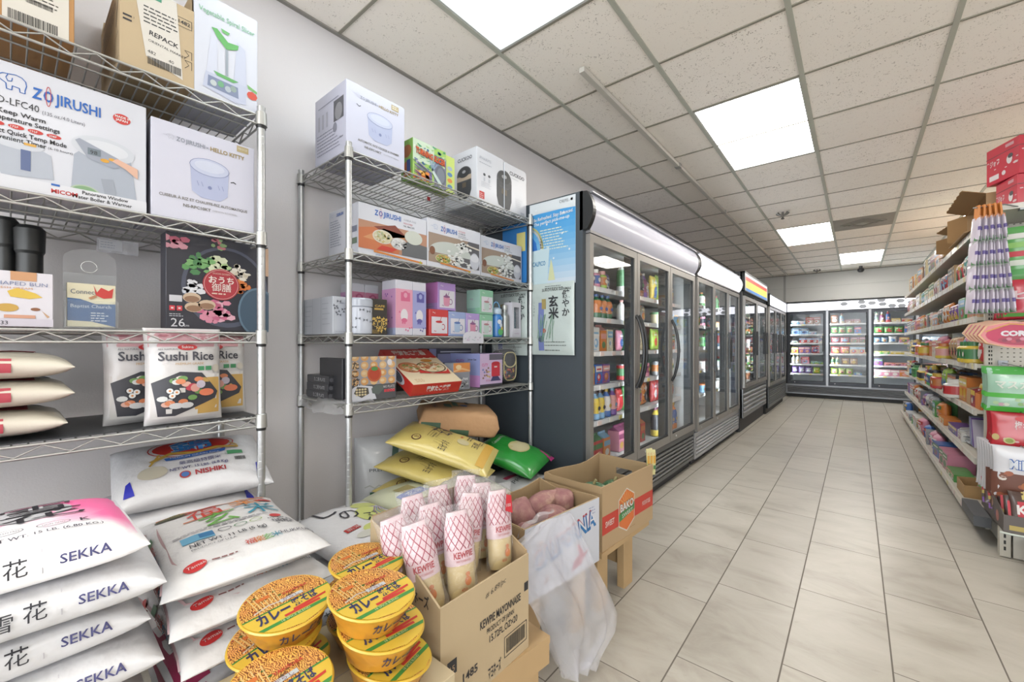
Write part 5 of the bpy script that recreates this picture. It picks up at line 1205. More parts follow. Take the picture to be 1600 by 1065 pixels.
def pHuk(g, b):
    g.onbag(b, R90, 0, 0, 'top')
    g.rect(-.13, .165, .13, .18, '#e2916f', 0)
    for k, (c, x, y, s, col_) in enumerate((('福', -.075, .085, .068, '#d4402f'), ('楽', .025, .09, .066, '#e08a3c'), ('玄', -.055, .0, .07, '#6db04a'), ('米', .045, .01, .07, '#2f8fa8'))): g.text(c, x, y, s, col_, lay=3, w=s * 1.15)
    g.rect(-.085, .077, .02, .083, '#e08a5c', 2); g.rect(.03, .079, .12, .085, '#5a9ac0', 2); g.ell(-.10, .155, .035, .016, '#4a4a30', 2); g.text('WHOLE', -.12, .15, .009, '#c9b060', lay=5); g.ell(.115, .13, .025, .014, '#cf3a3a', 2); g.text('Tamaki', .098, .126, .010, '#f4dcd8', lay=4)
    g.lines(-.12, -.012, .24, 2, .010, .004, '#8a8890', 1, 3); g.rect(-.11, -.075, -.045, -.035, '#6ca8c8', 1); g.rect(-.075, -.065, -.045, -.04, '#3c78a8', 2)
    for k, c in enumerate(('#3c4048', '#3f7a4a', '#8fae4a')): g.line(ell(-.02 + .035 * k, -.045, .014, .010, 12) + [(-.006 + .035 * k, -.045)], .002, c, 2)
    g.text('NET WT. 11 LB (5 kg)', -.10, -.105, .019, '#34343c', w=.16, lay=2, bold=.01); g.text('PRODUCT OF U.S.A.', -.10, -.122, .009, '#4a4a52', w=.09)
    r = random.Random(5)
    for i in range(9):
        for j in range(7): g.rect(.075 + .006 * i, -.10 + .007 * j, .075 + .006 * (i + r.uniform(.4, 1)), -.10 + .007 * (j + .8), '#5c5c62', 2) if r.random() < .55 else None
    g.ell(.10, -.035, .014, .012, '#cf4a4a', 2)
    g.text('HUKKURA', .075, -.165, .014, '#55535c', w=.085, lay=2)
    for k, c in enumerate('福楽玄米'): g.text(c, -.005 + .019 * k, -.172, .018, ('#d4402f', '#e08a3c', '#6db04a', '#2f8fa8')[k], lay=2)
    g.ell(-.105, -.185, .021, .016, '#cf3434', 2); g.text('Tamaki', -.12, -.189, .009, '#f4dcd8', lay=4); g.lines(-.075, -.188, .07, 1, .01, .004, '#8a5a58', 2)
    g.onbag(b, 0, 0, 0, 'front'); g.rect(-.2, -.03, .2, .03, '#d8b3b4', 0); g.ell(-.14, 0, .012, .016, '#cf3434', 1); g.text('福楽', -.05, -.01, .024, '#c9402f'); g.rect(-.09, -.02, -.06, .02, '#5f9a6a', 1); g.text('玄米', .01, -.01, .024, '#2f7a9c'); g.text('HUKKURA', .07, -.008, .014, '#55535c')
stk = [(-1.285, .375, .645, -.06), (-1.28, .380, .566, -.03), (-1.275, .385, .487, .02)]
for k, (x, y, z, a) in enumerate(stk):
    b = Bag(.47, .31, .088, n=2.7, seed=40 + k, ear=.10, step=.04, pow_=4, bot=.8)
    lying('rice_sack', ('rice sack with big red, orange, green and blue characters, topmost of the second stack', 'rice sack with a round red logo at its edge, directly below the colourful topmost one', 'third rice sack of the second stack, also with a round red logo')[k], 'bag of rice', (x, y, z), a, b, M_SACK2, pHuk, 'rice sacks of the second stack')
z = .400
for k in range(5):
    b = Bag(.50, .335, .088, n=3.0, seed=50 + k, ear=.05, step=.04, pow_=5)
    lying('rice_sack', ('white rice sack with black kanji, directly under the red-logo sacks', 'white rice sack with black kanji, second under the red-logo sacks', 'white rice sack low in the second stack', 'white rice sack low in the second stack', 'white rice sack low in the second stack')[k], 'bag of rice', (-1.265 + .01 * (k % 2), .475, z), R90 + (.02, -.04, .03, 0, .02)[k], b, M_SACK, lambda g, b: pSek(g, b, False), 'rice sacks of the second stack')
    z -= .08
def pNish(g, b):
    g.onbag(b, 0, 0, 0, 'top')
    g.ell(0, .065, .105, .05, '#c7352f', 1); g.line(ell(0, .065, .115, .06, 26) + [(.115, .065)], .003, '#c7352f', 1)
    g.text('錦', -.06, .04, .05, '#3b7fc4', w=.11, lay=3, bold=.02); g.text('錦', -.062, .042, .05, '#dce8f4', w=.11, lay=2, bold=.04)
    g.line([(-.11, .0), (-.06, .03), (0, .015), (.06, .03), (.12, .02)], .012, '#c9a54c', 5); g.line([(-.115, -.02), (-.09, .03)], .006, '#c9a54c', 5); g.line([(.12, .03), (.10, .05)], .006, '#c9a54c', 5)
    g.poly([(-.075, -.01), (.08, .0), (.085, .016), (-.08, .006)], '#3568b8', 6); g.text('MEDIUM GRAIN RICE', -.065, -.003, .008, '#e9eef8', w=.13, lay=8)
    g.text('最高級特撰米', -.045, -.035, .015, '#4a4a80', w=.11, lay=2); g.text('NET WT. 15 LBS. (6.8 Kg)', -.07, -.06, .012, '#4a4a80', w=.15, lay=2, bold=.01)
    g.text('NISHIKI', -.01, -.092, .018, '#b03a40', w=.08, lay=2, bold=.03); g.ell(-.035, -.083, .014, .014, '#b8453f', 2); g.ell(-.035, -.083, .010, .010, '#4f7ab8', 3); g.ell(-.11, -.05, .035, .028, '#d0cab8', 1)
    g.barcode(.10, -.055, .035, .022, bg=None); g.rect(.085, -.02, .13, .0, '#4f9a6a', 2)
    for sx in (-.165, .165): g.poly([(sx - .012, -.12), (sx + .012, -.12), (sx + .004, -.06), (sx - .006, -.07)], '#3a3fc0', 1)
b = Bag(.40, .29, .10, n=2.7, seed=61, ear=.05, step=.035)
lying('rice_sack', 'rice sack with a red oval and blue characters, tilted at the wall side', 'bag of rice', (-1.695, .395, .745), R90 - .10, b, M_SACK, pNish, 'red oval rice sacks', (.40, .0))
b = Bag(.40, .29, .10, n=2.7, seed=62, ear=.05, step=.035)
lying('rice_sack', 'rice sack with blue corner marks, mostly hidden under the red oval one', 'bag of rice', (-1.70, .36, .635), R90 - .04, b, M_SACK, pNish, 'red oval rice sacks', (.12, .03))
def shelf_block(name, label, x0, x1, y0, y1, z, cat='shelf'):
    t = thing(name, label, cat, (x0, y0, 0)); w = mat('#c89b64', .6, var=.25, bscale=7)
    part('board', G().box(0, x1 - x0, 0, y1 - y0, z - .02, z, w), t)
    for (a, c) in ((0, 0), (x1 - x0 - .04, 0), (0, y1 - y0 - .04), (x1 - x0 - .04, y1 - y0 - .04)): part('leg', G().box(a, a + .04, c, c + .04, 0, z - .02, w), t)
shelf_block('wooden_stand', 'low wooden stand under the red oval rice sacks', -1.94, -1.575, .14, .50, .575, 'stand')
def pKos(g, b):
    g.onbag(b, R90, 0, 0, 'top')
    g.ell(.06, .02, .055, .09, '#d6dd86', 0, 30); g.ell(.09, .14, .05, .04, '#d6dd86', 0, 24); g.ell(.0, -.09, .045, .04, '#d6dd86', 0)
    for k, c in enumerate('しのぶ'): g.text(c, -.09 + .05 * k, .12 - .075 * k, .075, '#34343c', w=.07, lay=2)
    for k in range(5): g.line([(.06 + .018 * k, -.02 + .01 * k), (.075 + .012 * k, .04), (.11 + .006 * k, .09)], .004, ('#8a6f9c', '#7a8ac0', '#8a6f9c', '#b09ac0', '#7a8ac0')[k], 3)
    g.text('NET WT. 15LB (6.80KG)', -.02, -.135, .012, '#44444c', w=.15, lay=2, bold=.01); g.rect(-.09, -.06, -.04, -.03, '#c43a3a', 2); g.text('新米', -.085, -.057, .018, '#f0d8d4', lay=4); g.text('SHO-CHIKU', -.14, .19, .018, '#34343c', w=.10, lay=2); g.ell(-.05, -.11, .035, .022, '#d8d8cf', 1)
    g.text('Koshihikari', -.04, -.20, .022, '#34343c', w=.09, lay=2, sh=.2); g.text('KOSHIHIKARI', .06, -.19, .016, '#34343c', w=.09, lay=2)
z = .475
for k in range(5):
    if k < 2:
        b = Bag(.52, .33, .10, n=2.8, seed=70 + k, ear=.04, step=.04)
        s_ = lying('rice_sack', 'x', 'bag of rice', (-1.375, .815, z), .02 + .05 * k, b, M_SACK, pKos)
    else: s_ = copy_tree(s_, None, (-1.375, .815, z), (0, 0, .03 * (k - 3)))
    s_['label'] = ('white rice sack with a green and yellow print, in front of the farther rack', 'white sack directly beneath the green and yellow printed one')[k] if k < 2 else 'white sack low in the stack before the farther rack'
    s_['group'] = 'white and green rice sacks before the farther rack'
    z -= .092
def pGre(g, b):
    g.onbag(b, R90, 0, 0, 'top'); g.rect(-.10, .03, -.02, .10, '#a3986c', 1); g.rect(-.13, -.03, -.0, .035, '#6c7fc0', 1); g.text('玄米', -.10, -.015, .03, '#e2e6ee', lay=3); g.text('玄米', .02, .03, .075, '#34343c', w=.13, lay=2); g.text('こしひかり', .0, .12, .02, '#4a4f4c', lay=2)
    for k in range(12): g.line([(.0 + .012 * k, -.08), (-.01 + .016 * k, -.01)], .004, ('#6fa58a', '#9fc08a')[k % 2], 2)
z = .47
for k in range(2):
    b = Bag(.46, .34, .11, n=2.8, seed=80 + k, ear=.04, step=.04)
    lying('rice_sack', ('pale green rice sack with a blue and brown label, under the farther rack', 'pale green sack beneath the blue-labelled green one')[k], 'bag of rice', (-1.46 if 1 else 0, 1.17, z), .04, b, mat('#dfe2c4', .42, bump=.3, bscale=14, coat=.1), pGre, 'pale green rice sacks')
    z -= .10
shelf_block('wooden_stand', 'low wooden stand beneath the pale green sacks', -1.67, -1.24, 1.0, 1.34, .315, 'stand')
# yellow sacks fanned out on one another
M_YEL = mat('#e8d47e', .35, bump=.8, bscale=12, coat=.2)
def pYel(g, b):
    g.onbag(b, R90, 0, 0, 'top'); g.ell(-.09, .13, .026, .022, '#6a4a38', 1); g.ell(-.09, .13, .020, .016, '#e3cf7a', 2); g.text('金', -.101, .12, .018, '#6a4a38', lay=4)
    g.text('玄米', .02, .01, .085, '#2d3048', w=.10, lay=2, rot=-.15); g.ell(.055, -.055, .010, .007, '#d0503c', 3); g.ell(.0, -.075, .03, .03, '#d6cba0', 1); g.text('五分づき', -.125, -.02, .03, '#34343c', lay=2, w=.07)
    g.text('TAMANISHIKI', -.06, .06, .010, '#4a4638', w=.07); g.lines(-.05, .09, .1, 4, .014, .004, '#8a7c48', 1, 4); g.lines(.04, -.09, .08, 2, .014, .006, '#4a4638', 1, 5); g.text('玉錦', -.02, -.15, .026, '#34343c', lay=2); g.lines(.05, -.15, .06, 2, .012, .004, '#4a4638', 1, 6); g.rect(-.14, -.215, .14, -.175, '#e0b24a', 0)
    for k in range(11): g.line([(-.10 + .018 * k, -.03), (-.085 + .018 * k, .05)], .0012, '#6a6040', 1)
YS = [(-1.53, 1.35, .665, .55, (.10, .30), 'yellow rice sack slanting on top of the yellow pile under the farther rack'),
      (-1.56, 1.32, .560, .36, (.08, .20), 'yellow rice sack in the middle of the yellow pile'),
      (-1.565, 1.31, .455, .22, (.06, .10), 'yellow rice sack third in the yellow pile'), (-1.57, 1.36, .355, .0, (0, 0), 'lowest yellow rice sack of the pile under the farther rack')]
for k, (x, y, z, a, tl, lb) in enumerate(YS):
    b = Bag(.48, .31, .09, n=2.4, seed=90 + k, ear=.10, step=.04, pleat=.006)
    lying('rice_sack', lb, 'bag of rice', (x, y, z), a, b, M_YEL, pYel, 'yellow rice sacks under the farther rack', tl)
shelf_block('wooden_stand', 'low wooden stand beneath the yellow sacks', -1.80, -1.34, 1.36, 1.68, .285, 'stand')
def pWoven(g, b):
    upr(g, b)
    for zz_ in (-.12, .02): 
        g.text('PREMIER', -.11, zz_, .035, '#3f6a50', w=.22, bold=.03, lay=2); g.line([(-.13 + .02 * i, zz_ + .055 + (.012 if i % 2 else 0)) for i in range(14)], .005, '#b0b4ae', 2)
    g.text('PREMIUM RICE', -.11, .15, .014, '#44484c', w=.2, lay=2); g.line([(0, .16), (.02, .26)], .03, '#3f5a50', 2)
for (x, y, rz, lb) in ((-1.84, 1.235, .5, 'upright white sack with a dark green strap, behind the yellow pile'), (-1.855, 1.72, .0, 'upright white sack with green lettering under the brown paper sack')):
    b = Bag(.60, .33, .22, n=2.6, seed=int(y * 10), ear=.0, step=.05, lump=.012)
    hgt = .60 if y < 1.5 else .58
    standing('upright_sack', lb, 'bag of rice', (x, y, .30 + .06 + (.10 if y < 1.5 else .0) - .06), R90 - .35 * (y < 1.5), b, mat('#cfd2d6', .4, bump=.4, bscale=12, coat=.3), pWoven)
g = G(); b = Bag(.42, .30, .15, n=6.5, seed=3, ear=.02, step=.04, lump=.006, pow_=16, endk=.35); b.build(g, mat('#bb9269', .75, bump=.4, bscale=20, var=.1))
g.onbag(b, R90, 0, 0, 'top'); g.text('HAKATA', -.10, .12, .03, '#3c3a38', w=.13, lay=2); g.rect(-.06, .04, .02, .08, '#3f5a44', 1); g.rect(-.02, .0, .08, .03, '#3f5a44', 1); g.ell(-.0, -.03, .03, .022, '#3c4f7a', 2); g.rect(.05, -.07, .12, -.05, '#3a3a3a', 1)
g.onbag(b, 0, 0, 0, 'front'); g.rect(-.2, -.04, -.1, .01, '#3f5a44', 1); g.rect(-.05, -.05, .05, -.02, '#3f5a44', 1)
g.onbag(b, 0, 0, 0, 'back')
o = solo('paper_sack', g, 'large brown paper sack', 'paper sack', (-1.705, 1.58, .745)); o['label'] = 'large brown paper sack lying just under the fourth shelf'
o.rotation_euler = (Matrix.Rotation(.95, 3, 'Z') @ Matrix.Rotation(.06, 3, 'X') @ Matrix.Rotation(.12, 3, 'Y')).to_euler()
g = G(); b = Bag(.37, .32, .10, n=2.4, seed=7, ear=.04, step=.04, lump=.012, pleat=.008); b.build(g, mat('#2f9a3c', .3, bump=.4, bscale=14, coat=.4))
g.onbag(b, R90, 0, 0, 'top'); g.ell(.02, -.02, .075, .06, '#dccf94', 1, 30); g.ell(.02, -.02, .066, .052, '#e6dcae', 2, 30); g.text('Calrose Rice', -.06, .10, .022, '#e6efe2', w=.14, lay=2, sh=.2); g.rect(.10, -.2, .16, -.12, '#c9408a', 1)
o = solo('green_rice_sack', g, 'bright green sack with a cream oval beside the nearest cooler', 'bag of rice', (-1.50, 1.82, .535)); o.rotation_euler = (Matrix.Rotation(.25, 3, 'Z') @ Matrix.Rotation(.10, 3, 'X') @ Matrix.Rotation(.28, 3, 'Y')).to_euler()
for k in range(3):
    b = Bag(.42, .34, .12, n=2.6, seed=33 + k, ear=.05, step=.05, lump=.012, pleat=.008)
    def pw(g, b): g.onbag(b, R90, 0, 0, 'top'); g.rect(-.1, .0, .12, .03, '#b03a5c', 1); g.text('PREMIUM', -.10, -.06, .03, '#44484c', w=.2, lay=2); g.barcode(.02, -.16, .1, .04, bg=None)
    lying('rice_sack', ('white plastic rice sack beneath the green sack, topmost', 'white plastic rice sack second beneath the green sack', 'white plastic rice sack lowest beneath the green sack')[k], 'bag of rice', (-1.42, 1.78 + .015 * k, .385 - .11 * k), .1 * k - .05, b, mat('#cfcfd2', .3, bump=.4, bscale=14, coat=.4), pw, 'white plastic sacks by the cooler')
b = Bag(.30, .26, .08, n=2.3, seed=44, ear=.06, step=.04, lump=.012, pleat=.01); g = G(); b.build(g, mat('#c9c6b8', .25, bump=.5, bscale=16, coat=.6))
g.onbag(b, R90, 0, 0, 'top'); g.text('RICE', .0, -.04, .03, '#55555c', w=.08, lay=2); g.line([(-.1, .05), (0, .07), (.09, .03)], .008, '#b0486c', 1)
o = solo('rice_sack', g, 'small clear bag with a pink stripe behind the sweet potato box', 'bag of rice', (-1.30, 1.32, .50)); o.rotation_euler = (.1, .3, .3)
shelf_block('wooden_stand', 'low wooden stand behind the sweet potato box', -1.34, -1.22, 1.22, 1.38, .42, 'stand')

# ------------------------------------------------------------------ low pine tables
M_PINE = mat('#c9a87a', .6, var=.22, bscale=5)
def ptable(label, loc, rz, L, D, h, legs, apron=True):
    t = thing('pine_table', label, 'low wooden table', loc, rz)      # local x along the aisle edge, y towards the wall
    n = max(2, int(D / .12))
    for k in range(n):
        y0 = D * k / n; part('plank', G().box(0, L, y0 + .001, y0 + D / n - .003, h - .022, h, M_PINE), t)
    if apron: part('apron', G().box(.0, L, .004, .032, h - .085, h - .0225, M_PINE), t); part('apron', G().box(.0, L, D - .032, D - .004, h - .085, h - .0225, M_PINE), t)
    for x in legs:
        for y in (.033, D - .072): part('leg', G().box(x, x + .085, y - .0, y + .038, 0, h - .0225, M_PINE, bev=.002), t)
        part('stretcher', G().box(x + .03, x + .06, .072, D - .073, h * .35, h * .35 + .08, M_PINE), t)
    return t
ptable('longer low pine table carrying the mayonnaise carton and noodle bowls', (-.820, .15, 0), R90 - .12, .90, .26, .28, (.05, .80))
ptable('short low pine table under the sweet potato box', (-.875, 1.14, 0), R90 - .117, .40, .30, .28, (.02, .295), False)
ptable('short low pine table carrying the melon box', (-.828, 1.60, 0), R90 - .05, .46, .34, .272, (.02, .26), False)

# ------------------------------------------------------------------ mayonnaise carton
t = thing('mayonnaise_carton', 'open cut-down carton of mayonnaise bottles on the low table', 'carton', (-.735, .632, .2805), R90)
W, D = .333, .29; CBB = mat('#c8b28e', .85, var=.1, bscale=5); CBI2 = mat('#b39a76', .9, var=.1, bscale=6)
g = G(); th = .005
g.box(0, W, 0, th, 0, .272, CBB); front(g)
g.text('KEWPIE MAYONNAISE', .13, .155, .021, INK, w=.165, bold=.02); g.text('PRODUCT OF JAPAN', .155, .132, .013, INK, w=.11, bold=.01); g.text('15.72FL.OZ×20', .165, .105, .018, INK, w=.115, bold=.01)
g.line([(.225, .085), (.322, .085), (.322, .03), (.225, .03), (.225, .085)], .002, INK); g.barcode(.228, .033, .09, .05, bg=None, lay=2); g.text('マヨネーズ', .16, .0 + .012, .026, INK, w=.05, bold=.02)
g.rect(.02, .10, .05, .135, INK, 1); g.text('15', .028, .108, .014, '#c6a67d', lay=3); g.text('1485', .07, .06, .02, INK, bold=.02); g.text('# 6.89/pc', .15, .225, .014, '#5c5348', w=.08, sh=.3, rot=.12); g.rect(.312, .17, .33, .195, INK, 1)
part('front_wall', g, t)
g = G(); g.add([(0, .0051, 0), (0, D, 0), (0, D, .40), (0, .16, .36), (0, .0051, .272)] + [(th, .0051, 0), (th, D, 0), (th, D, .40), (th, .16, .36), (th, .0051, .272)], [(4, 3, 2, 1, 0), (5, 6, 7, 8, 9), (0, 1, 6, 5), (1, 2, 7, 6), (2, 3, 8, 7), (3, 4, 9, 8), (4, 0, 5, 9)], CBB)
lside(g, D); g.text('15.72FL.OZ', .03, .30, .016, INK, w=.09, bold=.01); g.text('キユーピーマヨネーズ', .05, .255, .024, INK, w=.20, bold=.02); g.line([(.18, .12), (.27, .12), (.27, .05), (.18, .05), (.18, .12)], .002, INK); g.barcode(.185, .055, .08, .03, bg=None, lay=2)
part('side_wall', g, t)
g = G(); g.add([(W - th, .0051, 0), (W - th, D, 0), (W - th, D, .41), (W - th, .16, .36), (W - th, .0051, .28)] + [(W, .0051, 0), (W, D, 0), (W, D, .41), (W, .16, .36), (W, .0051, .28)], [(4, 3, 2, 1, 0), (5, 6, 7, 8, 9), (0, 1, 6, 5), (1, 2, 7, 6), (2, 3, 8, 7), (3, 4, 9, 8), (4, 0, 5, 9)], CBI2); part('side_wall', g, t)
part('back_wall', G().box(th, W - th, D - th, D, .0, .41, CBI2), t); part('bottom', G().box(th, W - th, .0052, D - th - .0002, .215, .222, CBI2), t)
# bottles
def mayo():
    t = thing('mayonnaise_bottle', 'x', 'mayonnaise bottle', (0, 0, 0))
    g = G(); mm = mat('#e6cf9a', .3, coat=.4); mp = mat('#efd3d9', .3, coat=.3)
    H = .208; A, B = .0385, .024
    def fn(a, w):
        z = H * a; k = 1.0 if z < .13 else max(.28, 1 - ((z - .13) / (H - .13)) ** 1.6 * .75); k *= (.86 + .14 * min(1, z / .02)); q = 2 * pi * w; return (A * k * cos(q), B * k * sin(q), z)
    g.grid(lambda a, w: fn(a * .56, w), 12, 24, mm, wrap_v=True)
    g.add([fn(0, j / 24) for j in range(24)], [tuple(range(24))[::-1]], mm)
    part('bottle', g, t)
    g = G()
    def fo(a, w, e=.0):
        z = .085 + (H - .078) * a; k = 1.0 if z < .13 else max(.72, 1 - ((z - .13) / (H - .13)) ** 2.0 * .28); q = 2 * pi * w; k2 = 1 + .05 * sin(q * 5 + z * 60) * a; return ((A + .003 + e) * k * k2 * cos(q), (B + .003 + e) * (1 - .82 * max(0, (z - .135) / (H + .007 - .135))) * k2 * sin(q), z)
    g.grid(fo, 12, 28, mp, wrap_v=True)
    m2 = '#a01f45'
    for s in (-1, 1):
        for k in range(-5, 8):
            P = []
            for i in range(9):
                a = .30 + .62 * i / 8; w = -.25 + (k * .078 + s * (a - .6) * .36)
                if -.47 < w < -.03: P.append((a, w))
            if len(P) > 1:
                for (a0, w0), (a1, w1) in zip(P, P[1:]):
                    d = .0055; g.add([fo(a0, w0 - d, .0008), fo(a0, w0 + d, .0008), fo(a1, w1 + d, .0008), fo(a1, w1 - d, .0008)], [(0, 1, 2, 3)], m2)
    def wrapt(txt, z, h, w, m, bold=0):
        v, f, x0, x1, y0, y1 = text_mesh(txt, bold); k = w / (x1 - x0)
        V = []
        for p in v:
            x = (p[0] - (x0 + x1) / 2) * k; y = -(B + .0045) * sqrt(max(0, 1 - (x / (A + .006)) ** 2)); V.append((x, y, z + p[1] * h / .7))
        g.add(V, f, m)
    wrapt('KEWPIE', .104, .015, .052, '#b8323f', .03); wrapt('MAYONNAISE', .093, .006, .04, '#b8323f')
    part('wrapper', g, t, 'pink wrapper with a red lattice')
    g = G(); b = Bag(.235, .088, .058, n=2.0, seed=2, ear=.1, lump=.004, pleat=.006, step=.04); b.build(g, M_WRAP, 18, 20); o = part('outer_bag', g, t, 'crinkled clear outer bag'); o.location = (0, 0, .116); o.rotation_euler = Matrix(((0, -1, 0), (0, 0, -1), (1, 0, 0))).to_euler()
    g = G(); g.face((0, -B - .0035, 0), (1, 0, 0), (0, 0, 1)); g.ell(.008, .045, .009, .012, '#d98a5a', 1, 12); g.ell(.008, .062, .006, .006, '#d98a5a', 1, 10); g.text('450', -.012, .022, .008, '#c9552f'); part('print', g, t)
    return t
m0 = mayo()
MY = [(-.795, .758, .503, -.02, 0, 'mayonnaise bottle in front, nearest the low carton edge'), (-.80, .915, .512, .05, .04, 'mayonnaise bottle with a red flag at the right end of the carton'), (-.815, .672, .50, -.18, -.05, 'mayonnaise bottle leaning left behind the carton corner'),
      (-.885, .662, .505, -.20, -.15, 'mayonnaise bottle against the left carton wall'), (-.872, .742, .51, -.05, 0, 'mayonnaise bottle behind the front one, to its left'), (-.862, .832, .51, .16, .1, 'mayonnaise bottle leaning right between the front and flagged ones'),
      (-.95, .745, .515, -.08, -.1, 'mayonnaise bottle at the back left of the carton'), (-.955, .83, .515, .0, .1, 'mayonnaise bottle at the back centre of the carton'), (-.945, .915, .525, .06, 0, 'mayonnaise bottle at the back right corner of the carton'), (-.885, .935 - .02, .515, .10, .1, 'mayonnaise bottle just behind the flagged one')]
for k, (x, y, z, ly, lx, lb) in enumerate(MY):
    o = m0 if k == 0 else copy_tree(m0)
    o.location = (x, y, z); o.rotation_euler = (Matrix.Rotation(R90 - .35 + .12 * sin(k * 2.1), 3, 'Z') @ Matrix.Rotation(ly, 3, 'Y') @ Matrix.Rotation(-.12 - .02 * (k % 3), 3, 'X')).to_euler()
    o['label'] = lb; o['group'] = 'mayonnaise bottles in the carton'
    if k == 1:
        g = G(); g.face((0, -.0285, 0), (1, 0, 0), (0, 0, 1)); g.poly([(.004, .16), (.03, .15), (.028, .20), (.01, .205)], '#cf2f3c', 3); g.text('100', .008, .17, .009, '#f4e4e4', lay=5); part('red_flag', g, o)

# ------------------------------------------------------------------ noodle bowls
def noodle_mat():
    m, nt, b, N, L = nodes_mat('printed_noodles')
    tc = N('TexCoord'); nz = N('TexNoise', i_Scale=30.0, i_Detail=3.0); L(tc.outputs['Object'], nz.inputs['Vector'])
    wv = N('TexWave', i_Scale=70.0, i_Distortion=16.0, i_Detail=3.0); wv.inputs['Detail Scale'].default_value = 1.2; L(tc.outputs['Object'], wv.inputs['Vector'])
    cr = N('ValToRGB'); e = cr.color_ramp.elements; e[0].position = .12; e[0].color = lin('#6a3a16'); e[1].position = .8; e[1].color = lin('#cf9b4e')
    q = e.new(.42); q.color = lin('#ab6c2a')
    L(wv.outputs['Fac'], cr.inputs[0]); mx = N('MixRGB', i_Fac=.25); mx.blend_type = 'OVERLAY'; L(cr.outputs[0], mx.inputs[1]); L(nz.outputs['Color'], mx.inputs[2]); L(mx.outputs[0], b.inputs['Base Color']); b.inputs['Roughness'].default_value = .35; b.inputs['Coat Weight'].default_value = .4
    return m
def bowl():
    t = thing('noodle_bowl', 'x', 'instant noodle bowl', (0, 0, 0)); R = .086
    my = mat('#eec23c', .3, coat=.5, var=.12, bscale=9); mo = mat('#eea63a', .3, coat=.5, var=.1, bscale=9)
    g = G(); g.lathe([(.054, 0), (.060, .004), (.076, .044), (.082, .050)], mat('#e6e6ea', .4), n=40, mats=None); part('cup', g, t, 'white foam cup')
    g = G(); r = random.Random(1)
    def sk(a, w):
        q = 2 * pi * w; return ((.0625 + .0235 * a + .0008 * sin(q * 9 + a * 8)) * cos(q), (.0625 + .0235 * a + .0008 * sin(q * 9 + a * 8)) * sin(q), .001 + .052 * a)
    # film sleeve: wraps the sides except for a notch on the left
    v = []; f = []; n = 60; mcount = 6
    for i in range(mcount + 1):
        for j in range(n + 1): v.append(sk(i / mcount, -.66 + .86 * j / n))
    for i in range(mcount):
        for j in range(n): f.append((i * (n + 1) + j, i * (n + 1) + j + 1, (i + 1) * (n + 1) + j + 1, (i + 1) * (n + 1) + j))
    g.add(v, f, mo, True)
    def sidet(txt, w0, wid, h, z, m, bold=.02):
        vv, ff, x0, x1, y0, y1 = text_mesh(txt, bold); k = wid / (x1 - x0); V = []
        vv, ff = slice2d(vv, ff, .4, 9)
        for p in vv:
            x = (p[0] - x0) * k; a = (z + p[1] * h / .7 - .001) / .052; q = w0 + x / .075; rr = .0636 + .0235 * a + .0006; V.append((rr * cos(q), rr * sin(q), .001 + .052 * a))
        g.add(V, ff, m)
    sidet('カレー', -R90 - .55, .055, .020, .018, '#3a3a5c'); sidet('焼そば', -R90 + .15, .045, .014, .026, '#3a3a5c'); sidet('▬▬', -R90 + .1, .055, .008, .012, '#c9362c')
    part('film_sleeve', g, t)
    g = G(); g.lathe([(.083, .048), (R, .050), (R + .002, .053), (R, .056), (R - .003, .0565)], my, n=48)
    g.add([(.0835 * cos(2 * pi * i / 48), .0835 * sin(2 * pi * i / 48), .0568) for i in range(48)], [tuple(range(48))], noodle_mat.m)
    g.face((0, 0, .0568), (1, 0, 0), (0, 1, 0))
    def chord(y): return sqrt(max(0, .0845 ** 2 - y * y))
    def seg(y0, y1, m, lay):
        P = [(-chord(y0 + (y1 - y0) * i / 8), y0 + (y1 - y0) * i / 8) for i in range(9)]; P2 = [(-x, y) for x, y in P[::-1]]; g.poly(P2 + P, m, lay) if False else g.poly([(x, y) for x, y in (P2[::-1] + P[::-1])], m, lay)
    seg(-.0845, -.004, '#efca45', 1); seg(-.008, -.004, '#3f8a3a', 2); seg(-.056, -.047, '#3f8a3a', 2)
    g.text('カレー', -.064, -.036, .026, '#2f3358', w=.062, bold=.04, lay=4); g.text('焼そば', .004, -.026, .019, '#2f3358', w=.050, bold=.03, lay=4)
    g.poly([(-.002, -.040), (.066, -.034), (.068, -.028), (.0, -.032)], '#cf3a2c', 3); g.rect(-.02, -.045, .05, -.038, '#cf3a2c', 3); g.text('18 SPICE BLEND', -.03, -.0545, .006, '#dfe6b0', w=.055, lay=4)
    g.rect(-.01, .002, .035, .012, '#c9cfd0', 3); g.text('からし', -.005, .003, .008, '#8a3a4a', lay=5); g.text('YAKISOBA', .0, .022, .008, '#c9452c', w=.052, bold=.03, lay=4); g.rect(-.045, .035, -.02, .045, '#e07a34', 3)
    g.line([(-.06, .004), (-.03, .012), (.0, .006)], .003, '#d8cfc8', 2)
    for k in range(9): g.poly(ell(r.uniform(-.06, .06), r.uniform(.01, .06), .004, .003, 5), r.choice(('#4f6a2f', '#5c4a2a', '#a84a2a')), 2)
    for k in range(7): g.line([(-.055 + .008 * k, .062 - .012 * (k % 2)), (-.05 + .007 * k, .0)], .0022, '#f0cf8a', 2)
    part('lid', g, t)
    return t
noodle_mat.m = noodle_mat()
n0 = bowl()
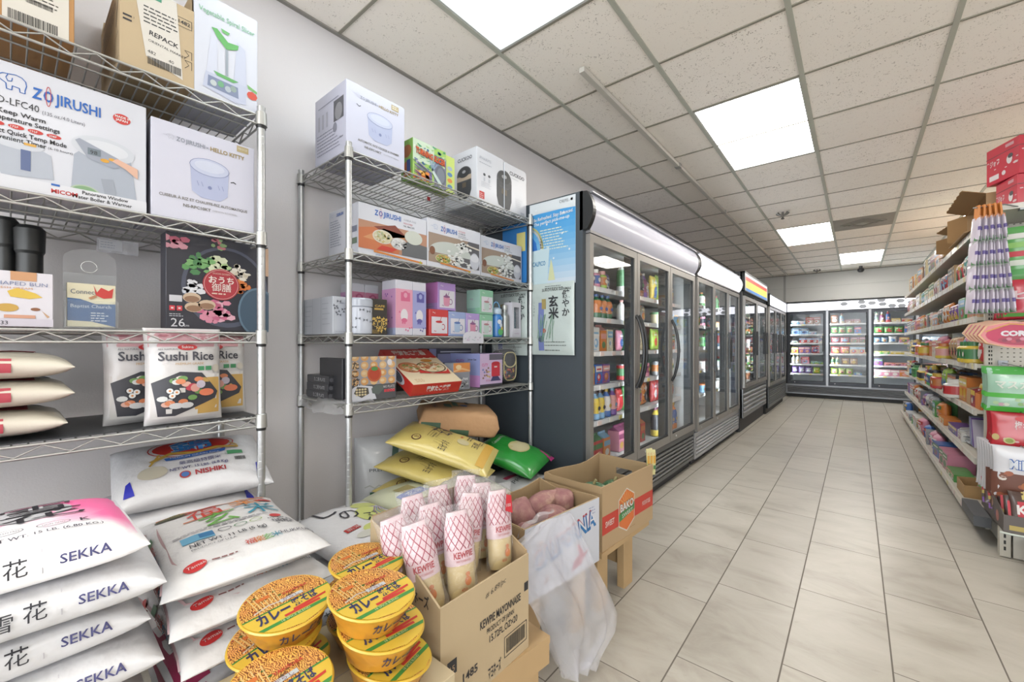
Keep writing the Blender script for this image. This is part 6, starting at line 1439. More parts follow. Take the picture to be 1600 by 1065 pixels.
NB = [(-.925, .375, .566, (.10, -.05), 0, 'curry noodle bowl on top of the left pile'), (-.93, .36, .505, (.05, -.12), .1, 'curry noodle bowl second in the left pile'), (-.925, .37, .445, (0, 0), .3, 'curry noodle bowl at the bottom of the left pile'),
      (-.785, .482, .588, (.12, .05), .05, 'curry noodle bowl on top of the right pile'), (-.768, .492, .524, (.10, .10), .02, 'curry noodle bowl second in the right pile, slid forward'), (-.762, .505, .452, (.12, .16), .35, 'curry noodle bowl at the bottom of the right pile'),
      (-.93, .560, .575, (.08, .03), .05, 'curry noodle bowl at the back, against the mayonnaise carton'), (-.935, .555, .51, (.02, 0), .2, 'curry noodle bowl second in the back pile'), (-.93, .56, .445, (0, 0), 0, 'curry noodle bowl at the bottom of the back pile'),
      (-.775, .300, .515, (.12, -.03), .02, 'curry noodle bowl nearest the camera, cut by the lower picture edge'), (-.78, .305, .445, (0, 0), .4, 'curry noodle bowl under the nearest one')]
for k, (x, y, z, tl, rz, lb) in enumerate(NB):
    o = n0 if k == 0 else copy_tree(n0)
    o.location = (x, y, z); o.rotation_euler = (Matrix.Rotation(R90 + rz, 3, 'Z') @ Matrix.Rotation(tl[0], 3, 'X') @ Matrix.Rotation(tl[1], 3, 'Y')).to_euler(); o['label'] = lb; o['group'] = 'curry noodle bowls'
carton('carton', 'closed tan carton under the noodle bowls, left of the mayonnaise carton', 'carton', -.675, .205, .622, .2805, .444, .37, '#cdbb98', lambda g, W, H: (g.text('業務用', W - .075, .10, .012, '#55493a', w=.045), g.lines(W - .075, .085, .05, 1, .01, .004, '#6a5c48')), rough=.85)

# ------------------------------------------------------------------ produce boxes
def pbox(name, label, loc, rz, W, D, H, outer, inner, prt=None, hole=False):
    t = thing(name, label, 'produce box', loc, rz); th = .006; mo, mi = mat(outer, .8, var=.05, bscale=6), mat(inner, .9, var=.1, bscale=6)
    def wall(nm, x0, x1, y0, y1, mm, p=None, wav=0):
        g = G(); n = 10; v = []; f = []
        lx = (x1 - x0) > (y1 - y0)
        for i in range(n + 1):
            q = i / n; zt = H + .006 * sin(q * 7 + x0 * 30) * wav - (.010 * sin(pi * q) if wav else 0)
            bow = .010 * sin(pi * q) * wav
            if lx: a = (x0 + (x1 - x0) * q, y0 - bow, y1 - bow); v += [(a[0], a[1], 0), (a[0], a[2], 0), (a[0], a[2], zt), (a[0], a[1], zt)]
            else: a = (y0 + (y1 - y0) * q, x0, x1); v += [(a[1], a[0], 0), (a[2], a[0], 0), (a[2], a[0], zt), (a[1], a[0], zt)]
        for i in range(n):
            for k in range(4): f.append((i * 4 + k, i * 4 + (k + 1) % 4, i * 4 + 4 + (k + 1) % 4, i * 4 + 4 + k))
        f += [(0, 1, 2, 3), tuple(n * 4 + k for k in (3, 2, 1, 0))]
        g.add(v, f, mm)
        if p: p(g)
        part(nm, g, t)
    wall('front_wall', 0, W, 0, th, mo, None, 0)
    if prt: g = G(); front(g); g.clip = (W, H); g.rect(0, 0, W, H, outer, 0); prt(g, W, H); part('front_print', g, t)
    wall('back_wall', 0, W, D - th, D, mi, None, 1)
    wall('side_wall', 0, th, th + .001, D - th - .001, mi, None, 1)
    if hole:
        g = G(); z0, z1, y0, y1 = H - .09, H - .055, D * .35, D * .65
        for b_ in ((th, D - th, 0, z0), (th, D - th, z1, H), (th, y0, z0, z1), (y1, D - th, z0, z1)): g.box(W - th, W, b_[0], b_[1], b_[2], b_[3], mi)
        part('side_wall', g, t, 'end wall with a hand hole')
    else: wall('side_wall', W - th, W, th + .001, D - th - .001, mi, None, 1)
    part('bottom', G().box(th, W - th, th, D - th, .001, .007, mi), t)
    for (x0, x1) in ((-.003, -.001), (W + .001, W + .003)):
        g = G(); g.box(x0, x1, .0, D, H - .03, H - .002, mi); part('flap_edge', g, t)
    return t
def prCal(g, W, H):
    g.rect(0, 0, W, H, '#dfe2ec', 1)
    g.text('CALIFORNIA', .05, .10, .060, '#b8404a', w=W - .07, bold=.05, rot=.18, lay=2); g.text('CALIFORNIA', .053, .092, .060, '#2f7ab8', w=W - .07, bold=.06, rot=.18, lay=3); g.text('CALIFORNIA', .05, .10, .055, '#e9ecf4', w=W - .07, rot=.18, lay=5)
    g.poly([(.25, .02), (.31, .03), (.36, .075), (.33, .065), (.30, .11), (.285, .11), (.30, .07), (.265, .055)], '#c63a5c', 2); g.lines(W - .07, H - .03, .05, 3, .012, .004, '#9aa0c0', 2)
pbox('sweet_potato_box', 'open box of sweet potatoes with a white printed front', (-.858, 1.105, .2805), R90 - .117, .432, .33, .257, '#c4ab86', '#b59a74', prCal)
def prBak(g, W, H):
    g.rect(0, .07, W, .15, '#cf4436', 1); cx, cy = W * .44, .125
    hx = [(cx - .075, cy - .06), (cx, cy - .10), (cx + .075, cy - .06), (cx + .075, cy + .06), (cx, cy + .10), (cx - .075, cy + .06)]
    g.poly(hx, '#e8e2d6', 2); g.poly([(cx + (x - cx) * .94, cy + (y - cy) * .94) for x, y in hx], '#e87b3c', 3)
    for k in range(9): a = pi * (k + .5) / 9; g.line([(cx + .02 * cos(a), cy + .03), (cx + .07 * cos(a), cy + .03 + .06 * sin(a))], .003, '#f3c46a', 4)
    g.poly([(cx - .072, cy - .04), (cx + .072, cy - .015), (cx + .072, cy + .02), (cx - .072, cy - .005)], '#4a8a4c', 5)
    g.text('BAKO', cx - .062, cy + .0, .036, '#3a3a36', w=.126, bold=.06, rot=.05, lay=6); g.text('BAKO', cx - .062, cy + .002, .034, '#e9e6e0', w=.124, bold=.03, rot=.05, lay=8); g.text('SWEET', cx - .045, cy - .028, .018, '#e9e6e0', w=.10, rot=.08, lay=8)
    g.text('SWEET', .025, .098, .024, '#f0e4dc', w=.075, bold=.02, lay=3); g.text('POTATOES', W - .115, .098, .020, '#f0d8d0', w=.085, bold=.02, lay=3); g.lines(W * .5, .03, .08, 1, .01, .005, '#ab8a60', 1)
bk = pbox('melon_box', 'open brown box with a hexagonal orange and green logo holding green melons', (-.834, 1.612, .2725), R90 - .07, .482, .315, .277, '#bfa27c', '#b59a74', prBak, True)
def lumpy(name, label, cat, loc, rot, dims, m, seed, stem=None, group=None):
    g = G()
    def fn(a, w):
        th = pi * a; q = 2 * pi * w; p = Vector((cos(th), sin(th) * cos(q), sin(th) * sin(q))); k = 1 + .16 * noise.noise(p * 1.5 + Vector((seed * 3.1, 0, 0))) + .05 * noise.noise(p * 4 + Vector((seed, 2, 0)))
        bend = .18 * dims[2] * (p.x ** 2) * math.copysign(1, sin(seed * 5.3)); tp = 1 - .25 * p.x
        return (p.x * dims[0] * k, p.y * dims[1] * k * tp, p.z * dims[2] * k * tp + bend)
    g.grid(fn, 18, 22, m, wrap_v=True)
    if stem: g.tube(stem, [.004, .003, .002], mat('#6a5f3c', .7), n=6)
    return solo(name, g, label, cat, loc, 0, group, rot)
def sp_mat():
    m, nt, b, N, L = nodes_mat('sweet_potato_skin'); tc = N('TexCoord'); n1 = N('TexNoise', i_Scale=14.0, i_Detail=8.0, i_Roughness=.65); L(tc.outputs['Object'], n1.inputs['Vector'])
    cr = N('ValToRGB'); e = cr.color_ramp.elements; e[0].position = .32; e[0].color = lin('#7a4c52'); e[1].position = .68; e[1].color = lin('#a68a78'); q = e.new(.5); q.color = lin('#8a6460'); L(n1.outputs['Fac'], cr.inputs[0])
    L(cr.outputs[0], b.inputs['Base Color']); b.inputs['Roughness'].default_value = .75; bp = N('Bump', i_Strength=.5, i_Distance=.004); L(n1.outputs['Fac'], bp.inputs['Height']); L(bp.outputs[0], b.inputs['Normal']); return m
MSP = sp_mat()
SP = [(-.985, 1.265, .487, (0, 1.25, .2), (.085, .05, .045), 'plump purple sweet potato standing up at the left of the box'), (-1.01, 1.42, .50, (.2, -.35, 1.2), (.10, .045, .042), 'long reddish sweet potato lying across the back of the box'), (-.955, 1.50, .49, (0, 1.3, .3), (.062, .05, .048), 'rounded sweet potato upright at the right end of the box'),
      (-.90, 1.345, .475, (.2, .3, 1.2), (.07, .052, .048), 'tan sweet potato in the front middle of the box'), (-.945, 1.41, .465, (.1, .1, 1.5), (.08, .048, .044), 'sweet potato half hidden behind the front middle one'), (-.90, 1.19, .465, (.1, .2, 1.3), (.065, .055, .05), 'tan sweet potato at the left front corner of the box'),
      (-1.06, 1.24, .475, (.3, .2, .9), (.08, .045, .042), 'sweet potato at the back left, behind the plump purple one'), (-.93, 1.27, .415, (0, .1, .8), (.08, .05, .045), 'sweet potato in the lower layer of the box'), (-1.04, 1.36, .415, (.2, .1, .3), (.085, .05, .045), 'sweet potato in the lower layer of the box'), (-.94, 1.44, .395, (0, .1, 1.4), (.085, .05, .045), 'sweet potato in the lower layer of the box'), (-.98, 1.16, .40, (0, .1, .3), (.085, .05, .045), 'sweet potato in the lower layer of the box')]
for k, (x, y, z, r, d, lb) in enumerate(SP): lumpy('sweet_potato', lb, 'sweet potato', (x, y, z), r, d, MSP, k + 1, None, 'sweet potatoes in the box')
for k, (x, y, z, d) in enumerate(((-1.0, 1.30, .335, .09), (-1.0, 1.46, .335, .08), (-.9, 1.25, .33, .075))): lumpy('sweet_potato', 'sweet potato at the bottom of the box', 'sweet potato', (x, y, z), (0, 0, k), (d, .045, .04), MSP, k + 21, None, 'sweet potatoes in the box')
def melon_mat():
    m, nt, b, N, L = nodes_mat('squash_rind'); tc = N('TexCoord'); vo = N('TexVoronoi', i_Scale=45.0); L(tc.outputs['Object'], vo.inputs['Vector']); n1 = N('TexNoise', i_Scale=10.0, i_Detail=5.0); L(tc.outputs['Object'], n1.inputs['Vector'])
    cr = N('ValToRGB'); e = cr.color_ramp.elements; e[0].position = .1; e[0].color = lin('#9ab08a'); e[1].position = .35; e[1].color = lin('#3f6a4a'); L(vo.outputs['Distance'], cr.inputs[0])
    mx = N('MixRGB', i_Fac=.5); mx.blend_type = 'MULTIPLY'; L(cr.outputs[0], mx.inputs[1]); L(n1.outputs['Fac'], mx.inputs[2]); L(mx.outputs[0], b.inputs['Base Color']); b.inputs['Roughness'].default_value = .45; return m
MM = melon_mat()
for k, (x, y, z, d, lb) in enumerate(((-.99, 1.83, .418, .082, 'round green speckled squash at the near side of the box'), (-.96, 1.995, .40, .075, 'green speckled squash at the far side of the box'), (-1.04, 1.96, .34, .055, 'small green squash low at the back of the box'))):
    g = G()
    g.grid(lambda a, w: ((d * sin(pi * a) * (1 + .035 * cos(2 * pi * w * 9))) * cos(2 * pi * w), (d * sin(pi * a) * (1 + .035 * cos(2 * pi * w * 9))) * sin(2 * pi * w), -d * .8 * cos(pi * a) + (-.012 * max(0, a - .85) / .15)), 18, 54, MM, wrap_v=True)
    t = thing('squash', lb, 'squash', (x, y, z), k * 1.0, 'green squashes in the box'); part('rind', g, t); part('stem', G().tube([(0, 0, d * .74), (.003, 0, d * .85), (.01, .004, d * .97)], [.009, .007, .008], mat('#a39a6c', .8), n=8), t)
g = G()
for (x, y, d) in ((0, 0, 0),): g.box(-1.10, -.86, 1.66, 2.03, .281, .335, mat('#b08a60', .9))
o = solo('box_insert', g, 'cardboard insert at the bottom of the squash box', 'box insert'); o.rotation_euler = (0, 0, 0)
g = G(); Wt = .05
for k in range(3): g.grid(lambda a, c, k=k: (.017 * k + .0165 * c, -.006 * sin(a * 3) , .115 * a - .012 * sin(a * 4 + k)), 8, 1, mat('#dfd79a', .45, coat=.4)); g.face((.017 * k, -.0075, 0), (1, 0, 0), (0, 0, 1)); g.rect(.003, .05, .014, .09, '#d9a23c', 1); g.rect(.003, .02, .014, .04, '#4a7a4a', 1); g.text('C', .004, .095, .010, '#c9463c')
for k in range(3): g.grid(lambda a, c, k=k: (.017 * k + .0165 * (1 - c), .003 - .006 * sin(a * 3) , .115 * a - .012 * sin(a * 4 + k)), 8, 1, mat('#dfd79a', .45, coat=.4))
solo('seasoning_packets', g, 'strip of yellow packets clipped at the far corner of the squash box', 'packet strip', (-.83, 2.085, .50), .9)

# thin plastic bag hanging over the sweet potato box
g = G()
EL = [(1.145, .56), (.985, .53), (.96, .47), (.975, .42), (1.02, .33), (1.06, .25), (1.10, .17), (1.15, .09), (1.18, .045)]
ER = [(1.30, .552), (1.315, .50), (1.33, .43), (1.36, .35), (1.41, .24), (1.46, .15), (1.44, .09), (1.37, .05), (1.30, .030)]
def edge(E, a):
    q = a * (len(E) - 1); i = min(int(q), len(E) - 2); f = q - i; return (E[i][0] * (1 - f) + E[i + 1][0] * f, E[i][1] * (1 - f) + E[i + 1][1] * f)
def drape(side):
    def fn(a, c):
        l, r = edge(EL, a), edge(ER, a); y = l[0] + (r[0] - l[0]) * c; z = l[1] + (r[1] - l[1]) * c
        base = -.845 + .135 * (y - 1.12) + .02 + .10 * min(1, a * 2.2) * .8
        fold = .020 * sin(c * 17 + a * 4) * (.3 + .7 * a) + .014 * noise.noise((c * 9, a * 7, side)) + .02 * noise.noise((c * 3, a * 3, side + 5))
        return (base + side * .035 * sin(pi * c) * sin(pi * min(1, a + .1)) + fold * (1 if a > .03 else .2), y, z)
    return fn
g.grid(drape(1), 60, 44, M_FILM); g.grid(drape(-.4), 50, 36, M_FILM)
g.grid(lambda a, c: (-.852 - .035 * a + .01 * sin(c * 9) , 1.12 + .15 * c - .02 * a * (1 - c), .553 + .012 * sin(pi * a) * (1 + .4 * sin(c * 12)) - .05 * a * a), 10, 16, M_FILM)
solo('plastic_bag', g, 'clear crinkled plastic bag hanging over the front of the sweet potato box', 'plastic bag')
# ------------------------------------------------------------------ stocked goods
PM = {}
def pmesh(kind, w, d, h, c1, c2, c3, seed=0):
    """one packaged product standing on z=0, front towards -y"""
    key = (kind, w, d, h, c1, c2, c3, seed)
    if key in PM: return PM[key]
    g = G(); r = random.Random(seed + len(PM)); a, b, c = mat(c1, .4, coat=.25), mat(c2, .4, coat=.25), mat(c3, .4, coat=.25)
    if kind == 'bottle':
        R = w / 2; g.lathe([(R * .85, 0), (R, h * .03), (R, h * .2), (R * .97, h * .22), (R * .97, h * .55), (R, h * .58), (R * .8, h * .74), (R * .36, h * .86), (R * .36, h * .9), (R * .44, h * .9), (R * .44, h), (.001, h)], a, n=14, mats=[a, a, a, b, b, b, a, a, a, c, c, c, c][:11])
        g.face((0, -R * .985, 0), (1, 0, 0), (0, 0, 1)); g.ell(0, h * .4, R * .55, h * .07, c, 1, 10); g.rect(-R * .4, h * .26, R * .4, h * .29, '#eeeeea', 1)
    elif kind == 'can':
        R = w / 2; g.lathe([(R * .9, 0), (R, h * .05), (R, h * .3), (R, h * .75), (R, h * .93), (R * .88, h), (.001, h * .985)], a, n=16, mats=[mat('#b9bbbd', .3, .8), a, b, a, mat('#b9bbbd', .3, .8), mat('#b9bbbd', .3, .8)]); g.face((0, -R, 0), (1, 0, 0), (0, 0, 1)); g.ell(0, h * .52, R * .5, h * .13, c, 1, 10)
    elif kind in ('box', 'tray'):
        g.box(-w / 2, w / 2, 0, d, 0, h, a, bev=.0012); g.face((-w / 2, 0, 0), (1, 0, 0), (0, 0, 1)); g.clip = (w, h)
        g.rect(0, h * .62, w, h * .92, b, 1); g.ell(w * .5, h * .34, w * .3, h * .2, c, 2, 14); g.ell(w * .42, h * .36, w * .14, h * .1, b, 3, 10); g.rect(w * .15, h * .72, w * .85, h * .8, '#f2f0ea' if c2 not in ('#f0eee8', '#e9e7e2') else c3, 2); g.rect(w * .1, h * .06, w * .6, h * .1, c, 1)
    elif kind == 'gable':
        hb = h * .78; g.box(-w / 2, w / 2, 0, d, 0, hb, a); g.add([(-w / 2, 0, hb), (w / 2, 0, hb), (w / 2, d, hb), (-w / 2, d, hb), (-w / 2, d / 2 - .004, h * .93), (w / 2, d / 2 - .004, h * .93), (w / 2, d / 2 + .004, h * .93), (-w / 2, d / 2 + .004, h * .93)], [(0, 1, 5, 4), (2, 3, 7, 6), (3, 0, 4, 7), (1, 2, 6, 5)], b); g.box(-w / 2, w / 2, d / 2 - .004, d / 2 + .004, h * .93, h, b)
        g.face((-w / 2, 0, 0), (1, 0, 0), (0, 0, 1)); g.rect(0, hb * .6, w, hb * .85, b, 1); g.ell(w * .5, hb * .3, w * .32, hb * .17, c, 1, 12)
    elif kind == 'tub':
        R = w / 2; g.lathe([(R * .75, 0), (R * .78, h * .03), (R * .95, h * .82), (R, h * .84), (R, h * .95), (R * .9, h), (.001, h)], a, n=16, mats=[a, a, c, b, b, b]); g.face((0, -R * .9, 0), (1, 0, 0), (0, 0, 1)); g.ell(0, h * .45, R * .5, h * .2, b, 1, 12)
    elif kind == 'jar':
        R = w / 2; g.lathe([(R * .9, 0), (R, h * .05), (R, h * .2), (R, h * .65), (R, h * .72), (R * .7, h * .8), (R * .72, h * .8), (R * .72, h), (.001, h)], a, n=16, mats=[a, a, b, a, a, c, c, c]); g.face((0, -R, 0), (1, 0, 0), (0, 0, 1)); g.ell(0, h * .42, R * .5, h * .12, '#f0ebe0', 1, 10)
    else:                                                        # pouch
        bb = Bag(h, w, d, n=2.1, seed=seed, ear=.03, step=.05, pleat=.003, lump=.004)
        g.M = Matrix(((0, -1, 0, 0), (0, 0, -1, d * .5), (1, 0, 0, h / 2), (0, 0, 0, 1))); bb.build(g, a, 12, 14)
        upr(g, bb); g.rect(-w * .38, h * .12, w * .38, h * .32, b, 0); g.ell(0, -h * .12, w * .28, h * .2, c, 0, 16); g.ell(w * .05, -h * .14, w * .15, h * .1, b, 2, 10); g.rect(-w * .28, h * .18, w * .28, h * .25, '#f2f0ea' if c2 != '#e9e7e2' else c3, 2); g.M = None; g.bag = None
        for k in range(5):
            g.M = Matrix(((0, -1, 0, 0), (0, 0, -1, d * .5), (1, 0, 0, h / 2), (0, 0, 0, 1))); upr(g, bb); g.rect(r.uniform(-.4, .25) * w, r.uniform(-.42, .05) * h, r.uniform(.28, .4) * w, r.uniform(.06, .1) * h - h * .2, b if k % 2 else c, 3) if k < 1 else g.ell(r.uniform(-.35, .35) * w, r.uniform(-.4, .4) * h, w * .06, w * .05, c if k % 2 else b, 3, 6)
        g.M = None; g.bag = None
    PM[key] = g.mesh(kind); return PM[key]
COLS = {'red': '#c2373a', 'orange': '#dd8437', 'yellow': '#e2c54a', 'green': '#4f9a4c', 'dark green': '#2f6444', 'blue': '#3c6cb4', 'light blue': '#86b4da', 'purple': '#77529c', 'pink': '#dd8fa8', 'white': '#e4e3df', 'brown': '#8a5c3c', 'tan': '#c9a677', 'black': '#2f2f33', 'grey': '#8f9296', 'teal': '#3f9a92', 'cream': '#e5d9b4', 'silver': '#b4b7bb', 'lime': '#a4c84a', 'gold': '#c09a4a'}
ACC = ['#e9e7e2', '#d9b24a', '#c2373a', '#3f7a4a', '#3c5c9c', '#e7a6a0', '#2f2f3a', '#e2c54a', '#7fb2d4', '#c9793f', '#f0eee8', '#8a3f6a']
NOUN = {'bottle': ('drink bottle', 'bottle'), 'can': ('can', 'can'), 'box': ('food box', 'food box'), 'tray': ('flat pack', 'food pack'), 'gable': ('juice carton', 'juice carton'), 'tub': ('lidded tub', 'tub'), 'jar': ('jar', 'jar'), 'pouch': ('food pouch', 'food pouch')}
OBN = {'bottle': 'drink_bottle', 'can': 'drink_can', 'box': 'food_box', 'tray': 'food_pack', 'gable': 'juice_carton', 'tub': 'lidded_tub', 'jar': 'jar', 'pouch': 'food_pouch'}
ORD = ['lowest', 'second', 'third', 'fourth', 'fifth', 'sixth', 'top']
NPROD = [0]
def row(rz, base, along, length, runs, shelf_name, where, hmax=.3, seed=0, lay=0, jit=.0):
    """runs: list of (kind, colour, width, depth, height, how many, lean)"""
    r = random.Random(seed); x = .006; bx = Vector(base); al = Vector(along)
    ids = 0; seen = {}
    for run in runs:
        kind, col_, w, d, h, n = run[:6]; lean = run[6] if len(run) > 6 else 0
        h = min(h, hmax); c2 = ACC[(seed * 3 + ids * 5 + len(kind)) % len(ACC)]; c3 = ACC[(seed + ids * 7 + 3) % len(ACC)]; ids += 1
        me = pmesh(kind, w, d, h, COLS[col_], c2, c3, ids)
        q = seen.get((col_, kind), 0); seen[(col_, kind)] = q + 1
        if q: continue
        for k in range(n):
            if x + w > length: return
            o = bpy.data.objects.new(OBN[kind], me); C.objects.link(o)
            o.location = bx + al * (x + w / 2) + Vector((0, 0, .0006)); o.rotation_euler = (lean, 0, rz + r.uniform(-jit, jit))
            lb = '%s %s, %s shelf, %s' % (col_, NOUN[kind][0], shelf_name, where)
            tag(o, lb, NOUN[kind][1], '%s on the %s shelf, %s' % (col_ + ' ' + NOUN[kind][0] + ('es' if NOUN[kind][0][-1] in 'xh' else 's'), shelf_name, where)); NPROD[0] += 1
            x += w + r.uniform(.002, .006 if n > 1 else .012)
        x += r.uniform(.0, .02)
def auto(seed, length, kinds, cols, hmax, wr=(.07, .11), nr=(1, 3)):
    r = random.Random(seed); runs = []; x = 0; used = set()
    while x < length:
        k = r.choice(kinds); c = r.choice(cols)
        if (k, c) in used:
            if len(used) >= len(set(kinds)) * len(set(cols)): break
            continue
        used.add((k, c)); w = r.uniform(*wr); n = r.randint(*nr)
        if k == 'bottle': w = min(w, .075)
        h = {'bottle': 1, 'can': .65, 'box': .8, 'tray': .35, 'gable': 1, 'tub': .5, 'jar': .7, 'pouch': .9}[k] * hmax * r.uniform(.8, 1)
        runs.append((k, c, round(w, 3), round(min(.09, w), 3), round(h, 3), n)); x += (w + .006) * n + .01
    return runs
# nearest cooler: three doors
S1 = [.372, .66, .89, .11 + 1.0, 1.33, 1.53]
D1 = [
 [[('gable', 'pink', .095, .09, .235, 1), ('gable', 'green', .095, .09, .235, 1), ('gable', 'red', .095, .09, .18, 2), ('gable', 'orange', .09, .09, .18, 1)],
  [('bottle', 'orange', .075, .075, .20, 2), ('bottle', 'white', .075, .075, .205, 1), ('bottle', 'light blue', .07, .07, .2, 2), ('bottle', 'blue', .07, .07, .2, 1), ('bottle', 'purple', .07, .07, .2, 1)],
  [('bottle', 'green', .075, .075, .19, 1), ('box', 'pink', .10, .08, .13, 1), ('box', 'orange', .09, .08, .12, 1), ('box', 'blue', .09, .08, .13, 1), ('box', 'purple', .10, .08, .13, 1)],
  [('box', 'orange', .09, .08, .15, 1), ('box', 'blue', .07, .07, .15, 1), ('box', 'white', .09, .08, .16, 2), ('gable', 'orange', .08, .08, .19, 1), ('box', 'cream', .08, .08, .15, 1)],
  [('jar', 'tan', .08, .08, .13, 1), ('bottle', 'red', .07, .07, .18, 1), ('pouch', 'tan', .09, .06, .16, 1), ('bottle', 'dark green', .075, .075, .18, 3)],
  [('pouch', 'grey', .09, .05, .12, 1), ('jar', 'red', .07, .07, .12, 2), ('jar', 'pink', .07, .07, .12, 1), ('jar', 'lime', .07, .07, .12, 1), ('pouch', 'purple', .09, .05, .12, 1)]],
 [[('gable', 'pink', .09, .09, .19, 2), ('gable', 'tan', .09, .09, .19, 2), ('gable', 'red', .09, .09, .19, 1)],
  [('pouch', 'red', .09, .06, .17, 1), ('pouch', 'green', .10, .06, .19, 1), ('pouch', 'black', .09, .06, .19, 1), ('pouch', 'lime', .10, .06, .19, 1), ('pouch', 'orange', .10, .06, .19, 1)],
  [('can', 'red', .066, .066, .12, 2), ('can', 'white', .066, .066, .12, 1), ('can', 'green', .066, .066, .12, 2), ('can', 'orange', .066, .066, .12, 1), ('can', 'pink', .066, .066, .12, 1)],
  [('pouch', 'pink', .09, .05, .15, 1), ('box', 'dark green', .09, .08, .16, 1), ('pouch', 'white', .10, .05, .16, 2), ('pouch', 'cream', .09, .05, .15, 1)],
  [('bottle', 'white', .07, .07, .15, 1), ('jar', 'black', .08, .08, .13, 1), ('can', 'silver', .066, .066, .14, 1), ('box', 'brown', .12, .08, .17, 1), ('pouch', 'grey', .10, .05, .15, 1)],
  [('bottle', 'white', .07, .07, .23, 1), ('bottle', 'red', .075, .075, .24, 1), ('pouch', 'green', .12, .08, .24, 1), ('bottle', 'brown', .075, .075, .23, 1), ('bottle', 'purple', .07, .07, .2, 1)]],
 [[('bottle', 'yellow', .08, .08, .25, 2), ('bottle', 'white', .08, .08, .25, 2), ('bottle', 'orange', .08, .08, .24, 2)],
  [('pouch', 'red', .10, .06, .19, 2), ('pouch', 'green', .10, .06, .19, 1), ('pouch', 'white', .1, .06, .19, 1), ('pouch', 'yellow', .09, .06, .18, 1)],
  [('can', 'grey', .066, .066, .12, 2), ('can', 'lime', .066, .066, .12, 2), ('can', 'white', .066, .066, .12, 2)],
  [('pouch', 'lime', .11, .06, .18, 2), ('pouch', 'yellow', .1, .06, .17, 1), ('box', 'green', .1, .08, .14, 1), ('box', 'orange', .08, .07, .14, 1)],
  [('tub', 'cream', .1, .09, .1, 2), ('tub', 'white', .1, .09, .1, 2), ('tub', 'light blue', .1, .09, .1, 1)],
  [('pouch', 'yellow', .11, .07, .22, 1), ('pouch', 'lime', .13, .08, .24, 1), ('pouch', 'green', .12, .07, .22, 1), ('pouch', 'light blue', .1, .06, .2, 1)]]]
DN = ['left door', 'middle door', 'right door']
for d in range(3):
    y0 = 2.085 + .03 + .672 * d + .05
    for s, z in enumerate(S1):
        zmax = (S1[s + 1] - z - .04) if s < 5 else .26
        row(R90, (-1.335, y0, z + (.003 if s else 0)), (0, 1, 0), .60, D1[d][s] + auto(d * 7 + s, .25, ['bottle', 'box', 'pouch'], ['teal', 'silver', 'gold'], .2, (.07, .09)), ORD[s] if s < 5 else 'top', DN[d] + ' of the nearest cooler', zmax, seed=d * 10 + s)
def cool_rows(zs, x, y0, dw, nd, where, kinds, cols, top, seed0, dirn='y', wr=(.08, .12), nr=(1, 3), names=DN, skip=()):
    for d in range(nd):
        for s, z in enumerate(zs):
            if (d, s) in skip: continue
            zmax = ((zs[s + 1] - z - .04) if s < len(zs) - 1 else top - z - .03)
            runs = auto(seed0 + d * 17 + s, dw + .05, kinds, cols, min(zmax, .26), wr, nr); sn = ORD[s] if s < len(zs) - 1 else 'top'
            if dirn == 'y': row(R90, (x, y0 + dw * d + .06, z + .003), (0, 1, 0), dw - .11, runs, sn, names[d] + ' ' + where, zmax, seed=seed0 + d * 17 + s)
            else: row(0, (x + dw * d + .06, y0, z + .003), (1, 0, 0), dw - .11, runs, sn, names[d] + ' ' + where, zmax, seed=seed0 + d * 17 + s)
mix = ['red', 'orange', 'yellow', 'green', 'light blue', 'white', 'pink', 'tan', 'lime', 'cream', 'purple', 'blue', 'brown']
cool_rows([.331, .62, .88, 1.13, 1.36, 1.58], -1.335, 4.21, .623, 3, 'of the second cooler', ['bottle', 'can', 'tub', 'pouch', 'box'], ['white', 'cream', 'light blue', 'green', 'red', 'tan', 'pink', 'silver'], 1.80, 200, skip=((0, 0), (1, 0), (2, 0)))
cool_rows([.591, .85, 1.10, 1.35, 1.57], -1.29, 6.16, .89, 2, 'of the rainbow cooler', ['bottle', 'can', 'gable', 'bottle'], ['white', 'red', 'light blue', 'green', 'orange', 'cream'], 1.82, 300, names=['left door', 'right door'], nr=(2, 4))
cool_rows([.471, .70, .92, 1.14, 1.36, 1.58], -1.265, 8.03, .687, 3, 'of the last wall cooler', ['bottle', 'pouch', 'tub', 'box'], ['white', 'yellow', 'red', 'light blue', 'green', 'orange', 'cream', 'pink'], 1.78, 400, nr=(1, 4))
BN = ['leftmost door', 'second door', 'third door', 'fourth door']
cool_rows([.311, .52, .73, .96, 1.19, 1.38, 1.60], -1.185, 11.235, .70, 4, 'of the back freezer', ['pouch', 'box', 'pouch', 'tray', 'bottle'], mix, 1.86, 500, dirn='x', names=BN, wr=(.10, .16), nr=(1, 3), skip=((0, 0), (1, 0), (2, 0), (3, 0)))
# matching shelves in the coolers
def add_shelves(t, W, zs, th=.05):
    for z in zs:
        s = G(); s.box(th + .02, W - th - .02, .10, .62, z - .008, z, mat('#d4d8da', .4)); s.box(th + .02, W - th - .02, .088, .10, z - .028, z + .004, mat('#e2e4e6', .35))
        r = random.Random(int(z * 1000)); x = th + .05
        while x < W - th - .1: s.box(x, x + .05, .084, .088, z - .027, z - .001, mat(r.choice(('#f5f3ea', '#f3e48a', '#f5f3ea', '#f0d8d0')), .5)); x += r.uniform(.12, .3)
        part('shelf', s, t)
add_shelves(c1, 2.075, S1[1:]); add_shelves(c2, 1.93, [.62, .88, 1.13, 1.36, 1.58]); add_shelves(c3, 1.84, [.85, 1.10, 1.35, 1.57]); add_shelves(c4, 2.12, [.70, .92, 1.14, 1.36, 1.58]); add_shelves(cb, 2.86, [.52, .73, .96, 1.19, 1.38, 1.60])

